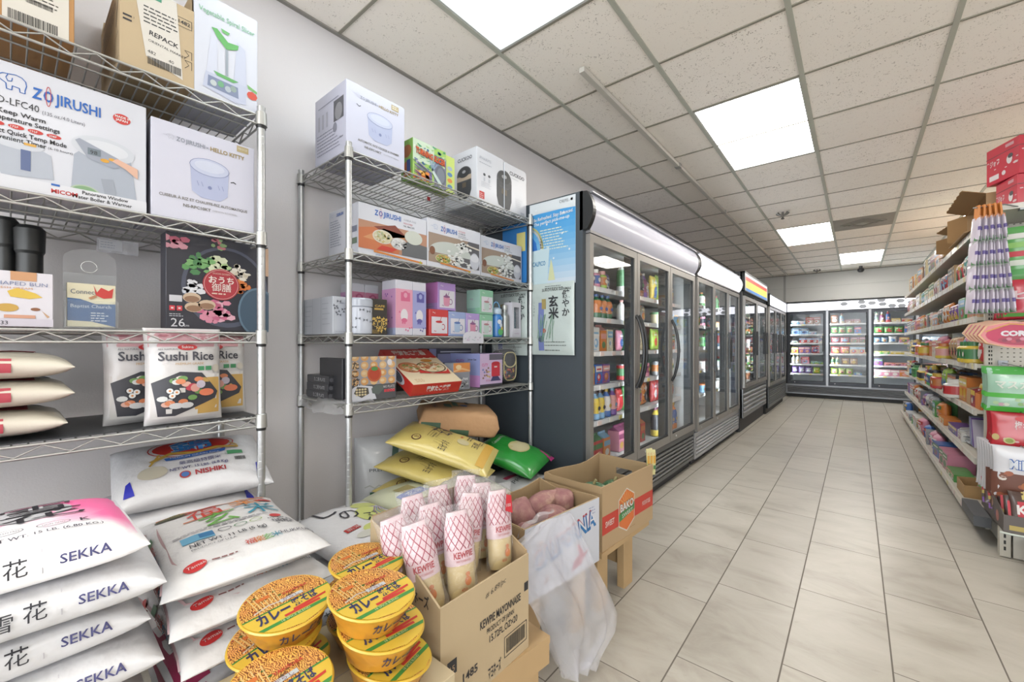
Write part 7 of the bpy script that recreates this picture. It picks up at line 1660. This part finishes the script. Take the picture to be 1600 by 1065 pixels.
# gondola shelves facing the aisle
def grow(k, y, length, runs, seg, seed, lean=0, dx=.018, dz=0.0):
    row(-R90, (GXF[k] + dx, y + length, GS[k] + .0008 + dz), (0, -1, 0), length, runs[::-1], ORD[k] if k < 6 else 'top', seg + ' of the gondola', .28, seed=seed, jit=.08)
SEG = [(3.99, 1.24, 'near section'), (5.25, 1.24, 'second section'), (6.51, 1.23, 'third section'), (7.77, 1.2, 'far section')]
for s, (y, L_, nm) in enumerate(SEG):
    for k in range(7):
        kinds, cols, hm, wr, nr = {
            0: (['pouch', 'box', 'tray'], ['white', 'grey', 'green', 'blue', 'pink', 'tan'], .19, (.15, .24), (1, 2)),
            1: (['pouch', 'tray', 'box'], ['silver', 'grey', 'white', 'purple', 'green', 'orange', 'teal'], .20, (.14, .22), (1, 2)),
            2: (['pouch', 'box', 'jar'], ['lime', 'yellow', 'brown', 'white', 'green', 'red', 'orange', 'black'], .23, (.09, .16), (1, 3)),
            3: (['jar', 'box', 'pouch'], ['orange', 'red', 'yellow', 'pink', 'tan', 'cream', 'grey'], .24, (.08, .14), (1, 3)),
            4: (['pouch', 'box'], ['white', 'pink', 'orange', 'purple', 'green', 'tan', 'grey'], .22, (.10, .17), (1, 3)),
            5: (['pouch', 'pouch', 'box'], ['green', 'teal', 'orange', 'cream', 'red', 'white', 'tan'], .22, (.09, .16), (1, 3)),
            6: (['box'], ['tan', 'brown', 'orange', 'cream'], .28, (.18, .3), (1, 1))}[k]
        if k == 6 and s == 0: continue
        yy, LL = y, L_
        if s == 3 and k == 6: LL = .72
        if s == 0 and k in (0, 1, 2, 4): yy, LL = y + .42, L_ - .42
        runs = auto(900 + s * 11 + k, LL, kinds, cols, hm, wr, nr)
        if k == 6: runs = [(a, b, w, .22, h, n) for a, b, w, d, h, n in runs]
        elif k in (0, 1): runs = [(a, b, w, .11 if a != 'box' else .16, h, n) for a, b, w, d, h, n in runs]
        grow(k, yy, LL, runs, nm, 900 + s * 11 + k)
# second, deeper rank so the shelves read as full
for s, (y, L_, nm) in enumerate(SEG[:3]):
    for k in (2, 3, 4, 5):
        runs = auto(1500 + s * 11 + k, L_, ['box', 'pouch'], ['red', 'green', 'tan', 'blue', 'white', 'brown', 'yellow'], .21, (.09, .15), (1, 2))
        row(-R90, (GXF[k] + .16, y + L_, GS[k] + .0008), (0, -1, 0), L_, runs, ORD[k], 'back rank, ' + nm + ' of the gondola', .24, seed=1500 + s * 11 + k, jit=.1)

def gcol(name, label, x, y, z, rz=-R90): return thing(name, label, 'display tray', (x, y, z), rz)
def open_tray(name, label, x, y, z, W, D, H, Hf, col, rz=-R90, prt=None):
    """display tray, front edge cut low; local front faces -y"""
    t = gcol(name, label, x, y, z, rz); m = mat(col, .75, var=.08, bscale=6); th = .004
    g = G(); g.box(0, W, 0, th, 0, Hf, m); 
    if prt: front(g); g.clip = (W, Hf); prt(g, W, Hf)
    part('front_lip', g, t)
    for x0 in (0, W - th):
        g = G(); P = [(x0, th, 0), (x0, D - th, 0), (x0, D - th, H), (x0, D * .45, H), (x0, th, Hf)]; Q = [(p[0] + th, p[1], p[2]) for p in P]
        g.add(P + Q, [(4, 3, 2, 1, 0), (5, 6, 7, 8, 9), (0, 1, 6, 5), (1, 2, 7, 6), (2, 3, 8, 7), (3, 4, 9, 8), (4, 0, 5, 9)], m); part('side_wall', g, t)
    part('back_wall', G().box(0, W, D - th, D, 0, H, m), t); part('bottom', G().box(th, W - th, th, D - th, 0, th, m), t)
    return t
def fill(name, label, cat, group, kind, cols_, n, base, step, rz, dims, lean=0, seed=1):
    for k in range(n):
        me = pmesh(kind, dims[0], dims[1], dims[2], COLS[cols_[0]], COLS[cols_[1]], COLS[cols_[2]], seed)
        o = bpy.data.objects.new(name, me); C.objects.link(o); o.location = Vector(base) + Vector(step) * k; o.rotation_euler = (lean, 0, rz + .05 * sin(k * 2.3)); tag(o, label, cat, group)
# near section, special displays
z = GS[2] + .001
open_tray('display_tray', 'bright orange display tray at the near end of the third shelf', .615, 4.13, z, .14, .2, .15, .10, '#dd7f34')
fill('snack_packet', 'slim brown packet standing in the orange display tray', 'snack packet', 'packets in the orange tray', 'pouch', ('brown', 'tan', 'orange'), 4, (.65, 4.06, z + .006), (.038, 0, 0), -R90, (.10, .022, .21), .0)
open_tray('display_tray', 'red and yellow patterned tray behind the orange one on the third shelf', .615, 4.27, z, .13, .2, .14, .11, '#a8404a', prt=lambda g, W, H: (g.rect(0, H * .7, W, H, '#e0c04a', 1), g.ell(.05, .04, .03, .02, '#e8dccb', 2), g.ell(.09, .06, .02, .02, '#5a2f5c', 3)))
fill('snack_packet', 'yellow packet in the patterned tray, third shelf', 'snack packet', 'packets in the patterned tray', 'pouch', ('yellow', 'red', 'white'), 4, (.645, 4.205, z + .006), (.038, 0, 0), -R90, (.10, .03, .15), seed=2)
open_tray('display_tray', 'plain tan cardboard tray on the third shelf', .615, 4.41, z, .13, .2, .13, .11, '#b8946a')
z = GS[1] + .001
open_tray('display_tray', 'tan cardboard tray of banana-yellow packets at the near end of the second shelf', .64, 4.20, z, .23, .24, .10, .085, '#c09a70')
for q in range(3): fill('snack_packet', 'yellow packet with a red top in the tan tray, second shelf', 'snack packet', 'yellow packets in the tan tray', 'pouch', ('yellow', 'red', 'cream'), 4, (.665, 4.02 + .068 * q, z + .006), (.05, 0, 0), -R90, (.06, .04, .20), seed=3)
for q in range(6):
    g = G(); g.box(-.003, .003, -.0, .19, 0, .20, mat(('#b9b4c4', '#6a3f94', '#5a3f9c', '#b4b0c0', '#4a6aa0', '#9a94a8')[q], .4, coat=.4)); solo('flat_packet', g, 'flat %s packet leaning in the second shelf fan' % ('silver', 'purple', 'violet', 'grey', 'blue', 'mauve')[q], 'snack packet', (.625, 4.225 + .026 * q, z + .03), -R90, 'flat packets fanned on the second shelf', rot=(0, radians(-24 + 2 * q), -R90))
for q in range(9):
    b = Bag(.30, .16, .022, n=2.2, seed=q, lump=.006, step=.05); lying('flat_sack', 'silvery flat packet lying in the loose heap on the second shelf', 'food packet', (.78 + .02 * (q % 2), 4.52 + .13 * (q // 3), z + .018 + .026 * (q % 3)), .2 * sin(q * 3), b, mat(('#a9acb2', '#8f9298', '#c2c3c6')[q % 3], .25, .3), None, 'silvery packets heaped on the second shelf')
z = GS[4] + .001
for q in range(4):
    open_tray('display_carton', ('tan display carton with a lettered side, nearest on the fifth shelf', 'tan display carton second on the fifth shelf', 'tan display carton third on the fifth shelf', 'tan display carton fourth on the fifth shelf')[q], .615, 4.09 + .10 * q, z, .094, .26, .135, .05, '#c4a27a', prt=lambda g, W, H: g.ell(.04, .025, .015, .015, '#c95a3c', 1))
for q in range(4): fill('snack_packet', ('cream packet in the nearest display carton', 'cream packet in the second display carton', 'cream packet in the third display carton', 'cream packet in the fourth display carton')[q], 'snack packet', 'cream packets in display carton %s' % ('one', 'two', 'three', 'four')[q], 'pouch', ('cream', 'brown', 'tan'), 4, (.645, 4.043 + .10 * q, z + .006), (.05, 0, 0), -R90, (.075, .035, .12), seed=4)
g = G().box(-.12, .12, 0, .004, 0, .1, mat('#b9916a', .8)); g.face((-.12, 0, 0), (1, 0, 0), (0, 0, 1)); g.ell(.06, .07, .014, .014, '#b8452f', 1); g.text('NET WT. 8.75 OZ', .03, .03, .012, '#5a4a38', w=.16); solo('carton', g, 'tan carton panel with lettering at the near end of the fifth shelf', 'carton', (.76, 3.99, z))
z = GS[0] + .001
open_tray('display_tray', 'open brown carton low on the bottom shelf near the end cap', .565, 4.40, z, .26, .30, .09, .08, '#b5905f')
for q in range(7):
    b = Bag(.24, .16, .03, n=2.2, seed=q + 4, lump=.01, step=.05); lying('food_packet', ('green packet lying low near the end cap', 'blue packet lying low near the end cap', 'dark packet lying low near the end cap', 'clear grey packet low near the end cap', 'grey packet low near the end cap', 'brown packet in the open low carton', 'pink packet in the open low carton')[q], 'food packet', (.72 + .05 * (q % 2), (4.1, 4.07, 4.05, 4.08, 4.1, 4.27, 4.25)[q], z + (.08, .055, .02, .12, .15, .03, .06)[q]), .3 * sin(q * 3) + R90, b, mat(('#4aa04c', '#3c6fc0', '#3a3c42', '#8f929a', '#9c9fa8', '#6a4a3c', '#c07890')[q], .3, coat=.5), None, 'packets heaped low near the end cap')
# cartons along the top
def open_case(name, label, loc, rz, W, D, H, col, tilt=(0, 0)):
    t = thing(name, label, 'carton', loc); t.rotation_euler = (Matrix.Rotation(rz, 3, 'Z') @ Matrix.Rotation(tilt[0], 3, 'X') @ Matrix.Rotation(tilt[1], 3, 'Y')).to_euler()
    m, mi = mat(col, .8, var=.06, bscale=6), mat('#a98458', .9); th = .005
    g = G(); g.box(0, W, D - th, D, 0, H, m); g.box(0, th, 0, D - th, 0, H, m); g.box(W - th, W, 0, D - th, 0, H, m); g.box(th, W - th, 0, D - th, 0, th, m); g.box(th, W - th, 0, D - th, H - th, H, m); part('carton_body', g, t)
    g = G(); v = [(0, 0, H)] + [(W * i / 12, -.11 - .006 * (i % 2), H + .04) for i in range(13)] + [(W, 0, H)]; n = len(v); g.add(v + [(a, b, c - .004) for a, b, c in v], [tuple(range(n))[::-1], tuple(range(n, 2 * n))] + [(i, (i + 1) % n, n + (i + 1) % n, n + i) for i in range(n)], mi); part('flap', g, t)
    g = G(); g.add([(0, 0, 0), (W, 0, 0), (W, -.10, -.03), (0, -.10, -.03), (0, .004, -.004), (W, .004, -.004), (W, -.096, -.034), (0, -.096, -.034)], [(0, 3, 2, 1), (4, 5, 6, 7), (0, 1, 5, 4), (1, 2, 6, 5), (2, 3, 7, 6), (3, 0, 4, 7)], m)
    g.face((0, 0, -.004), (1, 0, 0), (0, -1, 0)); part('flap', g, t)
    g = G(); g.add([(0, 0, 0), (0, 0, H), (-.05, -.10, H - .02), (-.05, -.10, .02)], [(0, 1, 2, 3)], m); g.add([(.003, 0, 0), (.003, 0, H), (-.047, -.10, H - .02), (-.047, -.10, .02)], [(3, 2, 1, 0)], mi); g.face((-.002, 0, H * .3), (-.45, -.9, 0), (0, 0, 1)); part('flap', g, t)
    return t
open_case('open_carton', 'big open carton with a zigzag flap on top of the gondola, beside the red boxes', (.66, 4.72, 1.945), -R90, .62, .34, .21, '#c8a47a')
open_case('open_carton', 'smaller open carton lying on its side beyond the zigzag-flap carton', (.66, 5.28, 1.945), -R90 + .15, .40, .30, .16, '#cdae86')
g = G(); g.box(0, .42, 0, .3, 0, .26, mat('#d9a03c', .5, coat=.2), bev=.003); front(g); g.rect(.1, .04, .32, .09, '#8f8f98', 1); g.rect(0, .15, .42, .158, '#a8742c', 1); g.rect(.04, .21, .16, .225, '#b8863a', 1)
solo('orange_carton', g, 'orange-yellow carton at the far end of the gondola top', 'carton', (.64, 8.97, 1.907), -R90)
g = G(); g.box(0, .3, 0, .28, 0, .22, mat('#d9953c', .5, coat=.2), bev=.003); front(g); g.rect(.08, .04, .24, .08, '#8f8f98', 1)
solo('orange_carton', g, 'orange carton on the floor at the far end of the gondola', 'carton', (.60, 9.42, .0), -R90)

# ------------------------------------------------------------------ end cap goods
def redbox(label, loc, rz, W, D, H):
    g = G(); g.box(0, W, 0, D, 0, H, mat('#cf3348', .35, coat=.3), bev=.002)
    for f_, WW in ((lambda: front(g), W), (lambda: g.face((W, 0, 0), (0, 1, 0), (0, 0, 1)), D), (lambda: lside(g, D), D)):
        f_(); g.clip = (WW, H); g.rect(0, H * .74, WW, H * .755, '#4a4448', 2); g.text('ジャフ', WW * .12, H * .5, .03, '#f0d9dc', w=WW * .3, bold=.03); g.ell(WW * .72, H * .5, .02, .028, '#f0e9ea', 1); g.ell(WW * .75, H * .58, .018, .014, '#4a4448', 2); g.rect(WW * .1, H * .1, WW * .4, H * .24, '#f0e6e8', 1); g.ell(WW * .55, H * .2, .014, .014, '#f0e6e8', 1); g.rect(WW * .6, H * .85, WW * .85, H * .93, '#d9a6ae', 1); g.poly(ell(WW * .9, H * .35, .02, .008, 5, .4, 6.7), '#f0d9dc', 1)
        r = random.Random(3)
        for k in range(6): g.poly(ell(r.uniform(.05, .95) * WW, r.uniform(.3, .7) * H, .01, .004, 4, 1, 7.28), '#f0d9dc', 1)
    return solo('red_candy_box', g, label, 'candy box', loc, rz, 'red candy boxes on the end cap')
redbox('lower red candy box on the end cap top shelf', (.685, 4.0, 1.936), -R90 + .25, .20, .3, .232)
redbox('upper red candy box, pushed out over the lower one', (.648, 4.02, 2.170), -R90 + .40, .24, .3, .225)
def hung(name, label, cat, group, x0, w, z0, h, d, n, y0, dy, c, prt, dx=0, wh=.018, m=None, nn=2.2):
    for k in range(n):
        b = Bag(h, w, d, n=nn, seed=k + int(z0 * 10), ear=.02, step=.035, pleat=.004, lump=.008)
        g = G(); b.build(g, m or mat(c, .3, coat=.5), 18, 20)
        if k == 0 and prt: prt(g, b)
        elif prt and k < 3: prt(g, b)
        o = solo(name, g, label + (', front one' if k == 0 else ', behind the front one'), cat, (x0 + w / 2 - dx * k, y0 + dy * k, z0 + h / 2), 0, group)
        B = Matrix(((0, -1, 0), (0, 0, -1), (1, 0, 0))); o.rotation_euler = (Matrix.Rotation(-.10, 3, 'Z') @ B).to_euler()
def hook(x, z, y0=3.50):
    g = G(); g.tube([(x, 3.924, z + .01), (x, y0, z), (x, y0 - .012, z + .012)], .003, mat('#b5b7ba', .3, .9), n=6); g.box(x - .02, x + .02, 3.918, 3.9245, z - .005, z + .025, mat('#9a9c9f', .4, .7)); part('peg_hook', g, ec)
def pMus(g, b):
    upr(g, b); g.rect(-.14, .085, .14, .125, '#3f9a3c', 0); g.rect(-.14, -.045, .14, -.02, '#4fae3f', 0); g.rect(-.14, -.125, .14, -.095, '#46a838', 0)
    g.text('マスカット', -.10, .01, .035, '#e6eee0', w=.21, bold=.03, lay=3); g.ell(.05, .05, .03, .025, '#a9c98a', 1); g.ell(.09, .045, .03, .025, '#9fc27c', 2); r = random.Random(2)
    for k in range(14): g.ell(r.uniform(-.12, .12), r.uniform(-.09, -.05), .012, .010, r.choice(('#d9e6cf', '#a9c99a', '#c9a6b0', '#8fb878')), 1, 8)
hung('muscat_candy_bag', 'green and clear grape candy bag hanging on the end cap', 'candy bag', 'green grape candy bags', .572, .27, .785, .245, .05, 4, 3.56, .062, '#9fc9ae', pMus, -.004, m=mat('#a4ccb4', .25, coat=.6)); hook(.70, 1.035)
def pRed(g, b):
    upr(g, b); g.ell(.02, .07, .06, .02, '#d9484c', 1); r = random.Random(6); g.text('梅キャンディ', -.04, .015, .035, '#f0dedd', w=.16, bold=.02, lay=4)
    for k in range(16): g.ell(r.uniform(-.12, .12), r.uniform(-.09, -.01), .010, .006, r.choice(('#f0dedd', '#e6b8b8')), 1, 6)
    g.ell(-.06, -.055, .022, .018, '#c9c48a', 3); g.ell(-.06, -.055, .015, .012, '#8f9a4c', 4); g.ell(-.11, -.04, .014, .018, '#c9b47a', 3); g.poly(ell(.03, -.04, .04, .03, 9), '#d4dae4', 3); g.poly(ell(.07, -.035, .025, .02, 7), '#4a6a7a', 4)
hung('plum_candy_bag', 'red and white candy bag hanging under the green ones', 'candy bag', 'red candy bags', .590, .26, .575, .205, .035, 4, 3.57, .055, '#c22f3a', pRed, -.004); hook(.70, .785)
def pMil(g, b):
    upr(g, b); g.rect(-.12, -.14, .12, .0, '#6a3f30', 0); r = random.Random(8)
    for k in range(20): g.ell(r.uniform(-.11, .11), r.uniform(-.13, .0), .016, .012, r.choice(('#e6dcd2', '#a05a3c', '#d9c8b8', '#7a4632')), 1 + k % 3, 8)
    g.text('MiLKITA', -.055, .03, .045, '#2f62b0', w=.16, bold=.09, lay=3); g.text('MiLKITA', -.055, .03, .045, '#e9eef6', w=.16, bold=.03, lay=5); g.ell(.02, -.06, .035, .028, '#b06a3c', 5); g.rect(-.005, -.07, .04, -.05, '#7a4028', 6)
hung('milk_candy_bag', 'white and brown chocolate milk candy bag on the end cap', 'candy bag', 'milk candy bags', .585, .235, .315, .28, .04, 7, 3.50, .045, '#dedde2', pMil, .003); hook(.70, .60, 3.46)
def pCor(g, b):
    g.onbag(b, 0, 0, 0, 'top'); r = random.Random(4)
    g.text('CORORO', -.055, .0, .032, '#f0ecf0', w=.19, bold=.07, lay=4); g.ell(.0, -.03, .10, .022, '#b9405a', 1); g.ell(0, .05, .06, .02, '#c2362e', 1)
    for k in range(12): g.ell(r.uniform(-.08, .08), r.uniform(-.05, -.015), .012, .009, r.choice(('#8a2f4a', '#d98a9c', '#c2485c')), 2, 8)
for k in range(5):
    g = G(); g.M = None; P = [(-.16, 0), (-.13, .055), (-.05, .075), (.05, .07), (.13, .07), (.16, .0), (.13, -.05), (.04, -.078), (-.05, -.07), (-.13, -.045)]
    for s_, m_, yy in ((1.0, '#d9922f', 0), (.93, '#cf3a2f', -.004)):
        Q = [(a * s_, b_ * s_) for a, b_ in P]; n = len(Q); g.add([(a, yy - .004, b_) for a, b_ in Q] + [(a * .98, yy + .010, b_ * .98) for a, b_ in Q], [tuple(range(n))[::-1][::-1], tuple(range(2 * n - 1, n - 1, -1))] + [(i, n + i, n + (i + 1) % n, (i + 1) % n) for i in range(n)], mat(m_, .3, coat=.5))
    g.face((0, -.0085, 0), (1, 0, 0), (0, 0, 1)); g.poly(ell(0, .0, .13, .058, 20), '#c9305a' if k == 0 else '#c2362e', 0); g.ell(.0, -.028, .085, .024, '#a83a52', 2); g.text('CORORO', -.075, -.004, .026, '#f3eef2', w=.18, bold=.06, lay=4)
    for q in range(8): g.ell(-.06 + .016 * q, -.030 + .008 * sin(q * 2), .011, .009, ('#8a2f4a', '#d98a9c', '#c2485c')[q % 3], 3, 8)
    g.line([(-.13, .02), (-.04, .062), (.05, .05)], .006, '#e8a23c', 3)
    o = solo('gummy_pack', g, 'red and orange hexagonal gummy pack hanging on the end cap' + (', front one' if k == 0 else ', behind the front one'), 'candy pack', (.700 - .009 * k, 3.55 + .05 * k, 1.212 + .004 * k), -.1, 'hexagonal gummy packs')
hook(.70, 1.285)
# strips of slim pouches
g0 = None
def strip(label):
    t = thing('pouch_strip', label, 'pouch strip', (0, 0, 0))
    for q in range(4):
        g = G(); b = Bag(.135, .085, .019, n=2.0, seed=q, ear=.0, step=.03, pleat=.003, lump=.002)
        g.M = Matrix(((0, 0, 1, 0), (0, 1, 0, 0), (1, 0, 0, 0), (0, 0, 0, 1))); b.build(g, mat('#d9cfdd', .35, coat=.4), 14, 16)
        for mode in ('front',):
            g.onbag(b, 0, 0, 0, 'front'); g.rect(-.01, -.006, .01, .006, '#5a4a8a', 0); g.rect(-.065, -.008, -.045, .008, '#5a8a5c', 0); g.rect(.048, -.008, .066, .008, '#dd8a3c' if q == 0 else '#a9b0a8', 0)
        g.M = None; p = part('pouch', g, t, loc=(0, .012 * sin(q), -.07 - .133 * q))
    part('header', G().box(-.004, .004, -.02, .02, -.005, .06, mat('#dd8a3c', .4)), t)
    return t
s0 = strip('x')
for k in range(9):
    o = s0 if k == 0 else copy_tree(s0)
    o.location = (.515 + .0105 * k, 3.42 + .02 * (k % 2), 1.865); o.rotation_euler = (0, radians(3.2 - 1.0 * k) , .25)
    o['label'] = 'hanging strip of slim lilac pouches, %s of nine' % ('leftmost', 'second', 'third', 'fourth', 'fifth', 'sixth', 'seventh', 'eighth', 'rightmost')[k]; o['group'] = 'hanging strips of slim pouches'
g = G(); g.tube([(.50, 3.41, 1.915), (.62, 3.43, 1.915), (.70, 3.55, 1.915)], .004, mat('#a5a7aa', .3, .8), n=6); g.box(.69, .71, 3.52, 3.56, 1.895, 1.9049, mat('#a5a7aa', .4, .6)); part('hanger_bar', g, ec)
def pG(g, b): upr(g, b); r = random.Random(5); [g.rect(-.12, -.12 + .05 * k, .12, -.09 + .05 * k, ('#4a9a4c', '#dfe6da', '#c9404c', '#8fc46a', '#e6e6e0')[k], 0) for k in range(5)]; g.text('グミ', -.05, -.03, .05, '#e9efe4', bold=.02, lay=3)
hung('green_snack_bag', 'green and white snack bag hanging right of the pouch strips', 'snack bag', 'green snack bags on the end cap', .645, .26, 1.52, .30, .04, 4, 3.60, .07, '#5fa45c', pG); hook(.76, 1.82)
def pR2(g, b): upr(g, b); g.text('ピーチ', -.09, .0, .04, '#f0d9dc', w=.18, bold=.03, lay=3); g.rect(-.13, -.10, .13, -.08, '#4f9a3c', 0); g.ell(.0, .06, .05, .02, '#e6a6ae', 1)
hung('red_snack_bag', 'red snack bag with a green lower edge below the green bags', 'snack bag', 'red snack bags on the end cap', .645, .26, 1.305, .22, .04, 4, 3.60, .07, '#c22f44', pR2); hook(.76, 1.53)
# coffee candy tray
t = thing('coffee_candy_tray', 'dark display tray of coffee candy bags at the foot of the end cap', 'display tray', (.60, 3.35, .171)); W, D = .46, .50
g = G(); md = mat('#5c5450', .5); P = [(-.03, .20, 0), (-.03, .48, 0), (-.03, .48, .26), (-.03, .30, .16), (-.03, .20, .12)]
g.box(0, W, 0, .005, 0, .09, md); front(g); g.rect(.02, .015, .09, .04, '#b9a45c', 1); g.poly([(.10, .01), (.16, .05), (.2, .035), (.19, .0)], '#c98a5c', 1); part('front_lip', g, t)
g = G(); P = [(0, .0055, 0), (0, D, 0), (0, D, .25), (0, D * .5, .15), (0, .0055, .09)]; Q = [(p[0] + .005, p[1], p[2]) for p in P]
g.add(P + Q, [(4, 3, 2, 1, 0), (5, 6, 7, 8, 9), (0, 1, 6, 5), (1, 2, 7, 6), (2, 3, 8, 7), (3, 4, 9, 8), (4, 0, 5, 9)], md)
lside(g, D); g.rect(.04, .13, .12, .19, '#d9674c', 1); g.rect(.04, .12, .12, .13, '#c9b46a', 1); g.ell(.24, .09, .05, .025, '#c9a08a', 1); g.ell(.25, .1, .02, .012, '#8a5a48', 2); g.ell(.38, .05, .03, .03, '#c9837a', 1); part('side_wall', g, t)
part('side_wall', G().box(W - .005, W, .0055, D, 0, .2, md), t); part('bottom', G().box(.005, W - .005, .0055, D, 0, .004, md), t); g = G(); g.tube([(-.012, .0, -.004), (.02, -.012, -.004), (W, -.012, -.004)], .006, mat('#cfd6cc', .3), n=6); part('edge_rail', g, t)
def pKop(g, b): upr(g, b); g.rect(-.11, -.03, .11, .05, '#c2303f', 0); g.text('KOPIKO', -.08, -.015, .045, '#f0e9e6', w=.19, bold=.04, lay=3); g.rect(-.11, -.05, .11, -.03, '#c9b45c', 1); g.text('No.1', -.06, .065, .04, '#c9b46a', bold=.05, lay=3); g.rect(-.11, -.1, .11, -.07, '#7a4a9c', 0)
for k in range(5):
    b = Bag(.21, .21, .035, n=2.2, seed=k, ear=.02, step=.035, pleat=.004); g = G(); b.build(g, mat('#4a3630', .3, coat=.5)); pKop(g, b)
    o = solo('coffee_candy_bag', g, 'brown and red coffee candy bag, %s in the dark tray' % ('front', 'second', 'third', 'fourth', 'rear')[k], 'candy bag', (.735 - .012 * k, 3.40 + .075 * k, .275 + .012 * k), 0, 'coffee candy bags in the tray')
    o.rotation_euler = (Matrix.Rotation(-.05, 3, 'Z') @ Matrix.Rotation(-.45, 3, 'X') @ Matrix(((0, -1, 0), (0, 0, -1), (1, 0, 0)))).to_euler()
